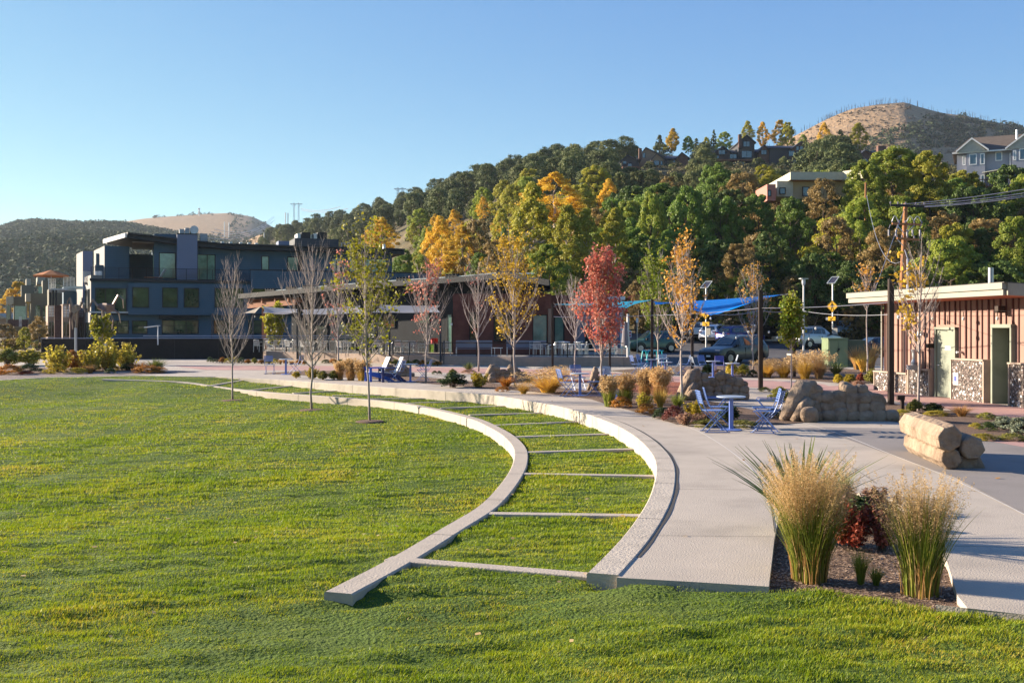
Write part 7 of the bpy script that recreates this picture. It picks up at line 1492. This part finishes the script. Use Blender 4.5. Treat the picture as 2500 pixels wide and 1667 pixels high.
# ------------------------------------------------------------------ shrubs and ornamental grasses
def blades(n, h, r0, spread, width, g, arch=.35, segs=4, hv=.25):
    """curved tapering blades fanning from a tuft"""
    az = g.uniform(0, 2*np.pi, n); L_ = h*g.uniform(1-hv, 1+hv*.3, n); out = g.uniform(.05, 1, n)**.8*spread; base = np.stack([np.cos(az)*r0*g.uniform(0, 1, n), np.sin(az)*r0*g.uniform(0, 1, n), np.zeros(n)], 1)
    az2 = az+g.normal(0, .5, n); dir_ = np.stack([np.cos(az2), np.sin(az2), np.zeros(n)], 1); side = np.stack([-np.sin(az2+g.normal(0, .6, n)), np.cos(az2), np.zeros(n)], 1); V_ = []
    for i in range(segs+1):
        t = i/segs; c = base+dir_*(out*(t**1.6))[:, None]*L_[:, None]; c[:, 2] += L_*(t-arch*out*t*t*1.2); wd = width*(1-t**1.5)*.5+width*.04
        V_ += [c-side*wd, c+side*wd]
    v = np.stack(V_, 1).reshape(-1, 3); k = 2*(segs+1); f = []
    b = np.arange(n)*k
    for i in range(segs): f.append(np.stack([b+2*i, b+2*i+1, b+2*i+3, b+2*i+2], 1))
    tip = base+dir_*out[:, None]*L_[:, None]; tip[:, 2] += L_*(1-arch*out*1.2)
    return v, np.vstack(f), tip, dir_
gmat = {}
def bladem(name, a, b, tr=.3): return leafmat(name, a, b, tr, .5, 1.5)
SHM = {'gold': bladem('gold_grass', (.55, .34, .05), (.75, .52, .12), .4), 'straw': bladem('straw_plume', (.52, .34, .14), (.75, .54, .28), .4), 'greenb': bladem('green_blade', (.10, .16, .02), (.32, .32, .05), .35), 'yucca': bladem('yucca_leaf', (.07, .12, .035), (.24, .26, .07), .2), 'olive': leafmat('olive_leaf', (.14, .16, .03), (.34, .30, .06), .3, nscale=3), 'dkgreen': leafmat('deep_green_leaf', (.025, .05, .012), (.09, .12, .03), .2, nscale=3), 'yellow': leafmat('yellow_shrub', (.36, .28, .02), (.55, .42, .05), .4, nscale=3), 'ygr': leafmat('yellowgreen_shrub', (.32, .30, .035), (.62, .48, .08), .5, nscale=2), 'orange': leafmat('orange_shrub', (.36, .13, .02), (.52, .27, .05), .35, nscale=3), 'red': leafmat('red_shrub', (.20, .03, .02), (.36, .10, .05), .3, nscale=3), 'burg': leafmat('burgundy_shrub', (.13, .035, .03), (.30, .10, .07), .25, nscale=3), 'pink': leafmat('pink_tan_shrub', (.30, .16, .10), (.46, .30, .20), .3, nscale=3), 'sage': leafmat('sage_shrub', (.17, .20, .13), (.30, .33, .22), .25, nscale=3), 'rustg': bladem('rust_grass', (.34, .17, .05), (.52, .32, .12), .35), 'redg': bladem('red_grass', (.35, .09, .02), (.50, .26, .04), .35)}
SHL = {}
def shrub_mesh(kind, mk, v_):
    key = (kind, mk, v_)
    if key in SHL: return SHL[key]
    g = np.random.default_rng(hash_(kind+mk)+v_); m = SHM[mk]; out = []
    if kind == 'bush':   # 1 m wide, 1 m high
        n = 70; th = g.uniform(0, 6.28, n); ph = g.uniform(.0, 1.45, n); r = g.uniform(.55, 1, n); C = np.stack([np.cos(th)*np.sin(ph)*.40*r, np.sin(th)*np.sin(ph)*.40*r, .12+.74*np.cos(ph)*r], 1); d = g.normal(0, 1, (n, 34, 3)); d /= np.linalg.norm(d, axis=2)[:, :, None]; P = (C[:, None]+d*.11*g.uniform(.5, 1.15, (n, 34, 1))).reshape(-1, 3)
        nb_ = P*np.array([1.5, 1.5, .6])+np.array([0, 0, .3]); v, f = quads(P, .058, nb_, 1.5, g); out.append(('leaves', np_mesh(kind, v, f, m)))
        v, f, _, _ = blades(60, .85, .10, .55, .012, g, .1, 2); out.append(('stems', np_mesh('stems', v, f, bark_dark)))
    elif kind == 'mound':
        n = 60; th = g.uniform(0, 6.28, n); ph = g.uniform(.0, 1.5, n); C = np.stack([np.cos(th)*np.sin(ph)*.44, np.sin(th)*np.sin(ph)*.44, .05+.8*np.cos(ph)], 1); d = g.normal(0, 1, (n, 40, 3)); P = (C[:, None]+d*.06).reshape(-1, 3); v, f = quads(P, .05, P*np.array([1.5, 1.5, .8])+np.array([0, 0, .2]), 1.4, g); out.append(('leaves', np_mesh(kind, v, f, m)))
    elif kind == 'twiggy':  # upright leafy stems
        n = 46; th = g.uniform(0, 6.28, n); R0 = g.uniform(0, .36, n); P = []; S = []
        for i in range(n):
            hh = g.uniform(.55, 1.05)*(1-R0[i]*.6); x, y = math.cos(th[i])*R0[i], math.sin(th[i])*R0[i]; k = 34; t = g.uniform(.12, 1, k)**.8; q = np.stack([x*(.5+t*.7), y*(.5+t*.7), t*hh], 1)+g.normal(0, .022, (k, 3)); P.append(q); S.append([(x*.4, y*.4, 0), (x*.8, y*.8, hh*.5), (x*1.15, y*1.15, hh)])
        P = np.vstack(P); v, f = quads(P, .052, P*np.array([1, 1, .2])+np.array([0, 0, .5]), 1.7, g); out.append(('leaves', np_mesh(kind, v, f, m))); b = MB()
        for s_ in S: b.tube(s_, [.008, .006, .003], 3, False)
        me = bpy.data.meshes.new('stems'); me.from_pydata(b.v, [], b.f); me.materials.append(bark_dark); out.append(('stems', me))
    elif kind == 'fountain':  # arching soft grass
        v, f, tip, _ = blades(900, .95, .10, .60, .010, g, .75, 4, .45); out.append(('blades', np_mesh(kind, v, f, m)))
        v, f, tip, _ = blades(160, 1.08, .08, .5, .006, g, .4, 4); P = (np.repeat(tip, 8, 0)+g.normal(0, .03, (160*8, 3))); v2, f2 = quads(P, .022, None, 2.2, g); v, f = join_np([(v, f), (v2, f2)]); out.append(('plumes', np_mesh('plumes', v, f, SHM['straw'])))
    elif kind == 'reed':   # upright clump with feathery plumes
        v, f, tip, _ = blades(480, .62, .13, .34, .012, g, .5, 4, .4); out.append(('blades', np_mesh(kind, v, f, m)))
        out.append(('plumes', plume_mesh(150, 1.0, .10, .30, g, 26, .020)))
    elif kind == 'spiky':
        v, f, tip, _ = blades(260, .95, .10, .55, .02, g, .35, 3, .35); out.append(('blades', np_mesh(kind, v, f, m)))
    elif kind == 'yucca':
        v, f, tip, _ = blades(150, .95, .06, 1.0, .045, g, .30, 4, .15); out.append(('blades', np_mesh(kind, v, f, m)))
    SHL[key] = out; return out
def plume_mesh(n, h, r0, spread, g, per, sz, mt_=None, frac=.38):
    """stalks carrying a feathery seed head on their upper part"""
    az = g.uniform(0, 6.28, n); L_ = h*g.uniform(.72, 1.03, n); out = g.uniform(0, 1, n)*spread; d = np.stack([np.cos(az), np.sin(az), np.zeros(n)], 1); base = d*(g.uniform(0, r0, n))[:, None]
    def at_(t): c = base+d*(out*t**1.5*L_)[:, None]; c[:, 2] += L_*t*(1-.12*out); return c
    V_ = []
    side = np.stack([-np.sin(az), np.cos(az), np.zeros(n)], 1)
    for i in range(5): c = at_(i/4*.98); w_ = .0035*(1-i/5); V_ += [c-side*w_, c+side*w_]
    v = np.stack(V_, 1).reshape(-1, 3); b = np.arange(n)*10; f = np.vstack([np.stack([b+2*i, b+2*i+1, b+2*i+3, b+2*i+2], 1) for i in range(4)])
    P = []
    for k in range(per):
        t = 1-frac*g.uniform(0, 1, n)**.9; c = base+d*(out*t**1.5*L_)[:, None]; c[:, 2] += L_*t*(1-.12*out); wd = .034*np.sin(np.clip((1-t)/frac, .08, 1)*np.pi*.85)[:, None]; P.append(c+g.normal(0, 1, (n, 3))*wd*np.array([1, 1, .5]))
    P = np.vstack(P); v2, f2 = quads(P, sz, np.array([[0, 0, .2]]).repeat(len(P), 0), 3.6, g); v, f = join_np([(v, f), (v2, f2)])
    return np_mesh('plumes', v, f, mt_ or SHM['straw'])
KN = {'bush': 'shrub', 'mound': 'low_shrub', 'twiggy': 'leafy_shrub', 'fountain': 'fountain_grass', 'reed': 'feather_reed_grass', 'spiky': 'tuft_grass', 'yucca': 'yucca_plant'}
KC = {'fountain': 'grass', 'reed': 'grass', 'spiky': 'grass'}
def shrub(kind, mk, x0, y0, x1, y1, label, z=0.012, D=None, group=None, v_=None):
    """plant filling the rectangle x0..x1, y0..y1; y1 is where it meets the ground"""
    px = (x0+x1)/2; p = G(px, y1, z) if D is None else W(px, y1, D); s = p.y/F; x_ = {'bush': 1.3, 'mound': 1.2, 'twiggy': 1.5, 'fountain': 1.9, 'reed': 1.8, 'spiky': 1.8, 'yucca': 1.3}[kind]; t = thing(KN[kind], label, KC.get(kind, 'plant' if kind == 'yucca' else 'shrub'), tuple(p), rnd.uniform(0, 6.28), group); w_, h = (x1-x0)*s*x_, (y1-y0)*s*1.08
    k = {'fountain': 1.05, 'reed': .75, 'spiky': 1.1, 'yucca': 1.6}.get(kind, 1); t.scale = (w_/k, w_/k, h/ {'fountain': .95, 'yucca': .85}.get(kind, 1))
    for nm, me in shrub_mesh(kind, mk, rnd.randrange(2) if v_ is None else v_): link(nm, me, t)
    return t
SL = [
 ('bush', 'dkgreen', 1072, 908, 1140, 945, 'dark green shrub left of the bed yucca'), ('twiggy', 'yellow', 1143, 908, 1190, 946, 'yellow leafy shrub left of the grey stones'), ('yucca', 'yucca', 1122, 886, 1168, 909, 'spiky yucca in front of the rusty wall'), ('spiky', 'redg', 1210, 918, 1260, 944, 'orange-red grass tuft in front of the grey stones'), ('mound', 'orange', 1212, 943, 1242, 955, 'low rusty plant under the orange-red tuft'),
 ('fountain', 'gold', 1262, 938, 1294, 961, 'small golden fountain grass beside the walkway'), ('fountain', 'gold', 1294, 912, 1382, 958, 'large golden fountain grass left of the bistro chair'), ('fountain', 'straw', 1340, 900, 1390, 930, 'pale feathery grass behind the large golden one'), ('mound', 'dkgreen', 1268, 915, 1302, 932, 'dark low shrub behind the golden grasses'),
 ('reed', 'greenb', 1468, 922, 1506, 992, 'feather grass beside the red maple trunk'), ('reed', 'greenb', 1503, 916, 1550, 986, 'feather grass right of the red maple trunk'), ('reed', 'rustg', 1556, 905, 1594, 978, 'tall tan feather grass left of the amber maple'), ('reed', 'rustg', 1588, 900, 1634, 984, 'widest tan feather grass just left of the amber maple'), ('mound', 'orange', 1496, 968, 1540, 994, 'orange low plant at the walkway edge'), ('twiggy', 'ygr', 1552, 960, 1592, 1000, 'yellow-green leafy plant below the tan feather grass'), ('spiky', 'gold', 1592, 948, 1632, 994, 'yellow spiky plant left of the amber maple trunk'), ('mound', 'dkgreen', 1597, 996, 1632, 1021, 'dark green rounded plant beside the burgundy one'), ('mound', 'burg', 1622, 992, 1672, 1027, 'burgundy rounded sedum in the bed corner'), ('spiky', 'greenb', 1636, 958, 1672, 1000, 'green grass tuft behind the burgundy plant'), ('twiggy', 'yellow', 1674, 978, 1724, 1021, 'bright yellow plant left of the nearest blue chair'), ('twiggy', 'pink', 1652, 1008, 1700, 1038, 'pinkish tan plant at the front of the bed'), ('twiggy', 'pink', 1700, 1006, 1748, 1037, 'pinkish plant under the nearest blue chair'), ('mound', 'olive', 1690, 1024, 1760, 1040, 'low olive ground cover beneath the blue chair'), ('mound', 'olive', 1780, 1026, 1846, 1042, 'low olive ground cover between the nearest chairs'), ('bush', 'dkgreen', 1745, 985, 1806, 1030, 'dark bush behind the nearest table post'), ('mound', 'orange', 1556, 985, 1600, 1010, 'orange mound below the yellow-green plant'),
 ('bush', 'olive', 1878, 944, 1930, 982, 'olive green shrub right of the middle boulder wall'), ('bush', 'ygr', 1924, 956, 1952, 984, 'light green shrub at the lime maple trunk'), ('mound', 'dkgreen', 1866, 998, 1916, 1018, 'dark low shrub left of the nearest boulder wall'), ('mound', 'olive', 1855, 945, 1880, 956, 'small plant at the foot of the tall dark post'),
 ('bush', 'yellow', 1770, 882, 1800, 920, 'yellow shrub behind the right boulder wall table'), ('bush', 'ygr', 1798, 888, 1830, 918, 'yellow-green shrub beside the yellow one'), ('bush', 'dkgreen', 1712, 888, 1742, 916, 'dark round shrub behind the left boulder wall table'), ('mound', 'orange', 1742, 902, 1766, 918, 'small orange mound between boulder wall tables'), ('mound', 'dkgreen', 1826, 903, 1848, 921, 'dark shrub at the orange maple trunk'), ('fountain', 'gold', 1850, 884, 1896, 921, 'golden grass just right of the tall dark post'), ('fountain', 'gold', 1890, 882, 1936, 922, 'golden grass left of the lime maple trunk'), ('fountain', 'gold', 1940, 870, 1990, 925, 'tall golden grass right of the lime maple trunk'), ('fountain', 'straw', 1976, 868, 2024, 924, 'pale golden grass before the green cabinet'), ('yucca', 'yucca', 2008, 884, 2074, 922, 'yucca in front of the green cabinet'), ('spiky', 'rustg', 1996, 852, 2028, 890, 'tan grass tuft left of the green cabinet'),
 ('spiky', 'rustg', 2072, 842, 2112, 902, 'rusty tall grass right of the green cabinet'), ('spiky', 'rustg', 2104, 836, 2150, 902, 'rusty tall grass against the toilet building'), ('spiky', 'gold', 2086, 860, 2130, 908, 'yellow tall grass in front of the rusty grasses'), ('bush', 'yellow', 2034, 912, 2058, 935, 'yellow mound under the cabinet yucca, left one'), ('bush', 'yellow', 2058, 912, 2090, 933, 'yellow mound under the cabinet yucca, right one'), ('bush', 'red', 2090, 911, 2112, 932, 'red round shrub near the toilet building corner'), ('bush', 'olive', 2112, 900, 2146, 936, 'olive shrub at the toilet building corner'), ('mound', 'pink', 2078, 930, 2110, 950, 'pale pink plant behind the nearest boulder wall'), ('spiky', 'straw', 1955, 928, 1978, 946, 'small dry tuft between lime maple and boulder wall'),
 ('bush', 'olive', 2212, 974, 2252, 1007, 'olive shrub behind the stone log bench'), ('bush', 'dkgreen', 2256, 983, 2302, 1009, 'bright green shrub below the left toilet door'), ('spiky', 'rustg', 2318, 988, 2378, 1016, 'dry brown grass before the cobblestone base'), ('mound', 'olive', 2390, 1007, 2428, 1023, 'small olive plant beside the red path'), ('mound', 'ygr', 2368, 1032, 2396, 1046, 'small green plant left of the grey-green ones'), ('mound', 'dkgreen', 2394, 1030, 2432, 1052, 'green plant right of the stone log bench'), ('bush', 'sage', 2424, 1014, 2476, 1048, 'grey-green sage shrub near the right edge'), ('bush', 'sage', 2462, 1016, 2520, 1062, 'grey-green sage shrub cut by the right edge'), ('mound', 'ygr', 2376, 1058, 2428, 1073, 'low yellowish plants at the bed corner behind the log bench'), ('mound', 'olive', 2440, 1058, 2500, 1074, 'low green plants at the right end of the bed'), ('mound', 'ygr', 2262, 1002, 2310, 1014, 'low yellow ground cover behind the log bench'), ('mound', 'ygr', 2182, 1000, 2222, 1014, 'low yellow ground cover left of the log bench'),
 ('twiggy', 'ygr', 108, 846, 170, 908, 'yellow-green shrub leftmost of the big pair'), ('bush', 'orange', 150, 856, 206, 905, 'orange-tinted shrub under the left sculpture pole'), ('twiggy', 'ygr', 196, 844, 252, 907, 'yellow-green shrub between the sculpture poles'), ('twiggy', 'ygr', 236, 832, 292, 905, 'tall yellow-green shrub at the right sculpture pole'), ('twiggy', 'ygr', 280, 840, 338, 903, 'tall spiky yellow-green shrub right of the sculptures'), ('spiky', 'redg', 314, 882, 366, 908, 'orange and green grass left of the path corner'), ('spiky', 'greenb', 352, 874, 408, 907, 'green-tipped grass at the path corner'), ('mound', 'orange', 330, 892, 396, 910, 'orange fringe below the path corner grasses'), ('mound', 'yellow', 112, 888, 158, 912, 'yellow low shrub at the gravel edge'), ('mound', 'dkgreen', 258, 899, 281, 912, 'dark green ball shrub at the gravel edge'), ('bush', 'olive', -10, 850, 46, 893, 'olive shrub at the far left edge'), ('bush', 'ygr', 40, 852, 108, 892, 'yellow-green shrub beyond the grey path'), ('mound', 'orange', -6, 890, 50, 914, 'orange low shrub at the left edge'), ('mound', 'dkgreen', 46, 889, 100, 911, 'green low shrub left of the yellow one'), ('mound', 'red', 48, 905, 80, 914, 'small reddish plant at the gravel edge'), ('mound', 'yellow', 164, 898, 210, 912, 'pale yellow low plant at the gravel edge'), ('mound', 'ygr', 236, 888, 286, 904, 'yellow-green low shrub behind the dark ball'), ('twiggy', 'red', 196, 882, 240, 906, 'reddish twiggy plant between big shrubs'), ('bush', 'dkgreen', 296, 884, 330, 904, 'dark shrub behind the orange grass'), ('spiky', 'rustg', 205, 888, 236, 911, 'rusty small grass at the gravel edge'), ('bush', 'olive', 76, 832, 108, 856, 'olive shrub near the fence end'), ('bush', 'ygr', 0, 826, 60, 858, 'yellow hedge shrub below the townhouses'),
 ('bush', 'yellow', 713, 906, 733, 923, 'small yellow shrub beside the far left bistro set'), ('twiggy', 'yellow', 744, 898, 777, 925, 'yellow shrub at the foot of the tall bare tree'), ('bush', 'olive', 775, 905, 802, 927, 'olive shrub right of the tall bare tree'), ('bush', 'olive', 800, 904, 830, 927, 'second olive shrub right of the tall bare tree'), ('reed', 'rustg', 818, 884, 842, 927, 'thin tan feather grass left of the leafy maple'), ('reed', 'rustg', 840, 878, 872, 928, 'tan feather grass behind the leafy maple trunk'), ('reed', 'gold', 868, 882, 900, 929, 'golden feather grass behind the leafy maple trunk'),
 ('mound', 'dkgreen', 1055, 905, 1067, 914, 'small green tuft left of the dark shrub'), ('mound', 'dkgreen', 1067, 905, 1078, 914, 'second small green tuft left of the dark shrub'), ('bush', 'olive', 1096, 900, 1116, 914, 'olive plant left of the yucca'), ('mound', 'pink', 1128, 902, 1162, 912, 'brown mound below the yucca')]
for s in SL: shrub(*s)
# low planting row at the foot of the patio wall
g = random.Random(4); rows = []
for (xa, ya, xb, yb) in ((505, 885, 738, 890), (786, 887, 826, 888), (935, 890, 1066, 893)):
    x = xa; k = 0
    while x < xb:
        w_ = g.uniform(13, 22); y = ya+(yb-ya)*(x-xa)/(xb-xa); kd, mk = g.choice([('mound', 'dkgreen'), ('mound', 'ygr'), ('bush', 'orange'), ('mound', 'dkgreen'), ('spiky', 'rustg'), ('bush', 'olive')])
        shrub(kd, mk, x, y-g.uniform(9, 15), x+w_, y, 'small autumn plant in the row at the foot of the patio wall', group='small plants along the patio wall'); x += w_*.9
# foreground bed
def clump(px, py, h, label, seed, spread, nb, npl, zb=-.075):
    p = G(px, py, zb); g = np.random.default_rng(seed); t = thing('feather_reed_grass', label, 'grass', tuple(p)); v, f, _, _ = blades(nb, h*.84, .15, spread*1.05, .009, g, .42, 6, .45); link('blades', np_mesh('blades', v, f, SHM['greenb']), t)
    v, f, _, _ = blades(nb//4, h*.42, .17, .35, .008, g, .3, 4, .5); link('dry_blades', np_mesh('dry_blades', v, f, SHM['rustg']), t)
    link('plumes', plume_mesh(npl, h*1.03, .13, spread*.95, g, 210, .0046, frac=.42), t); return t
clump(1978, 1418, 1.14, 'big feather reed grass with tan plumes, left one in the foreground bed', 5, .42, 1000, 170); clump(2248, 1452, 1.05, 'big feather reed grass with tan plumes, right one in the foreground bed', 6, .38, 720, 110)
p = G(1952, 1322, -.075); t = thing('yucca_plant', 'large green yucca behind the left foreground grass', 'plant', tuple(p)); g = np.random.default_rng(12); v, f, _, _ = blades(125, 1.12, .06, .95, .05, g, .20, 5, .2); link('blades', np_mesh('blades', v, f, SHM['yucca']), t)
shrub('twiggy', 'red', 2032, 1225, 2128, 1342, 'red-orange leafy shrub in the middle of the foreground bed', -.075, v_=0); shrub('twiggy', 'burg', 2118, 1222, 2192, 1345, 'dark red leafy shrub beside the red-orange one', -.075, v_=1); shrub('bush', 'dkgreen', 2055, 1212, 2150, 1300, 'green leafy shrub behind the red foreground shrubs', -.075); shrub('twiggy', 'pink', 2010, 1188, 2110, 1262, 'pinkish seed heads behind the green foreground shrub', -.075); shrub('twiggy', 'pink', 2090, 1190, 2190, 1264, 'pinkish seed heads at the far tip of the foreground bed', -.075, v_=1); shrub('spiky', 'yucca', 2036, 1148, 2086, 1222, 'small dark spiky plant at the tip of the foreground bed', -.075)
shrub('spiky', 'greenb', 2078, 1335, 2124, 1426, 'small green grass tuft between the foreground grasses', -.075); shrub('spiky', 'greenb', 2118, 1380, 2160, 1428, 'smallest green tuft right of the other tuft', -.075)
# ------------------------------------------------------------------ lawn blades
def lawn_blades(n, seed):
    g = np.random.default_rng(seed); out = []
    # distance drawn so that every band of the picture gets its share
    y = 5.2*np.exp(g.uniform(0, 1, n)**.85*math.log(46/5.2)); x = (g.uniform(-60, 2560, n)-CX)/F*y; P = np.stack([x, y], 1); ok = inside(P, LAWN)
    wc = yx((B+B2)/2, y); ok &= ~((np.abs(x-wc) < .16/np.maximum(.25, 1)) & (y > 8.7) & (y < 43.8)) 
    for p, q in RIBS: 
        ab = q-p; t = np.clip(((P-p) @ ab)/(ab @ ab), 0, 1); ok &= np.linalg.norm(P-(p+t[:, None]*ab), axis=1) > .09
    dB = dist_poly(P[:], (B+B2)/2); ok &= dB > .15
    cl = vnoise(x, y, 1.5, 5)+.7*vnoise(x, y, 4.2, 6)+.5*vnoise(x, y, 11, 7); ok &= g.random(n) < np.clip(.78+.35*cl, .25, 1)
    x, y, cl = x[ok], y[ok], cl[ok]; n = len(x); z = np.empty(n)
    for i in range(0, n, 50000): z[i:i+50000] = lawn_z(x[i:i+50000], y[i:i+50000])
    z -= .008; sc = np.clip(y/9, .8, 2.6); h = (.026+.013*cl)*g.uniform(.6, 1.25, n)*np.clip(sc, 1, 1.45); h = np.clip(h, .012, .085); w_ = .0026*sc*g.uniform(.8, 1.3, n)
    az = g.uniform(0, 6.28, n); ln = g.uniform(.1, .75, n)*h; lx = np.cos(az)*ln+.25*h; ly = np.sin(az)*ln; a2 = az+1.57+g.normal(0, .5, n); sx, sy = np.cos(a2)*w_, np.sin(a2)*w_
    v = np.stack([np.stack([x-sx, y-sy, z], 1), np.stack([x+sx, y+sy, z], 1), np.stack([x+lx*.45+sx*.7, y+ly*.45+sy*.7, z+h*.6], 1), np.stack([x+lx, y+ly, z+h], 1), np.stack([x+lx*.45-sx*.7, y+ly*.45-sy*.7, z+h*.6], 1)], 1).reshape(-1, 3)
    b = np.arange(n)*5; return v, np.stack([b, b+1, b+2, b+3, b+4], 1)
def lawnmat():
    m = bpy.data.materials.new('lawn_blade'); m.use_nodes = True; t = m.node_tree; N = t.nodes; L = t.links; pb = N['Principled BSDF']; pb.inputs['Roughness'].default_value = .5; pb.inputs['Specular IOR Level'].default_value = .25
    gn = N.new('ShaderNodeNewGeometry'); tc = N.new('ShaderNodeTexCoord'); n1 = N.new('ShaderNodeTexNoise'); n1.inputs['Scale'].default_value = .45; n1.inputs['Detail'].default_value = 5; n1.inputs['Roughness'].default_value = .65; L.new(tc.outputs['Object'], n1.inputs['Vector'])
    ad = N.new('ShaderNodeMath'); ad.operation = 'MULTIPLY_ADD'; L.new(gn.outputs['Random Per Island'], ad.inputs[0]); ad.inputs[1].default_value = .35; L.new(n1.outputs[0], ad.inputs[2])
    cr = N.new('ShaderNodeValToRGB'); e = cr.color_ramp.elements; e[0].position = .40; e[0].color = (.085, .165, .006, 1); e[1].position = .98; e[1].color = (.50, .36, .05, 1); x = e.new(.60); x.color = (.19, .27, .008, 1); x = e.new(.80); x.color = (.32, .35, .012, 1); L.new(ad.outputs[0], cr.inputs[0]); L.new(cr.outputs[0], pb.inputs['Base Color'])
    tr = N.new('ShaderNodeBsdfTranslucent'); L.new(cr.outputs[0], tr.inputs[0]); ms = N.new('ShaderNodeMixShader'); ms.inputs[0].default_value = .4; L.new(pb.outputs[0], ms.inputs[1]); L.new(tr.outputs[0], ms.inputs[2]); L.new(ms.outputs[0], N['Material Output'].inputs[0]); return m
v, f = lawn_blades(900000, 3); o = link('lawn_grass', np_mesh('lawn_grass', v, f, lawnmat())); tagp(o, 'short mown grass blades of the lawn and terraces', kind='stuff')
# fallen leaves on the lawn and paving
g = np.random.default_rng(15)
def litter(name, n, xr, yr, sz, m_, label, z=0.0, on_lawn=False):
    x = g.uniform(*xr, n); y = g.uniform(*yr, n); P = np.stack([x, y], 1); k = inside(P, LAWN) if on_lawn else ~inside(P, LAWN); P = P[k]; zz = lawn_z(P[:, 0], P[:, 1])+.035 if on_lawn else np.full(len(P), z+.015); v, f = quads(np.c_[P, zz], sz, np.array([[0, 0, 3.]]).repeat(len(P), 0), 1.3, g); o = link(name, np_mesh(name, v, f, m_)); tagp(o, label, kind='stuff')
litter('fallen_leaves', 110, (-9, 4), (5.5, 16), .045, SHM['straw'], 'a few dry leaves scattered on the grass', on_lawn=True); litter('fallen_leaves', 90, (1, 14), (10, 40), .06, SHM['orange'], 'a few autumn leaves lying on the paving')
litter('mulch_chips', 9000, (2.0, 4.3), (7.3, 11.6), .022, leafmat('wood_chip', (.10, .06, .04), (.36, .26, .18), .05), 'wood chips of the foreground bed', z=-.078)

# ------------------------------------------------------------------ thin autumn haze in the valley air
m = bpy.data.materials.new('haze'); m.use_nodes = True; N = m.node_tree.nodes; N.remove(N['Principled BSDF']); pv = N.new('ShaderNodeVolumePrincipled'); pv.inputs['Color'].default_value = (.75, .86, 1, 1); pv.inputs['Density'].default_value = .00008; pv.inputs['Anisotropy'].default_value = .2
m.node_tree.links.new(pv.outputs[0], N['Material Output'].inputs['Volume']); b = MB(); b.box(-4000, 4000, -800, 3800, -3, 360); o = b.build('haze', m); tagp(o, 'thin bluish haze in the valley air', kind='stuff')
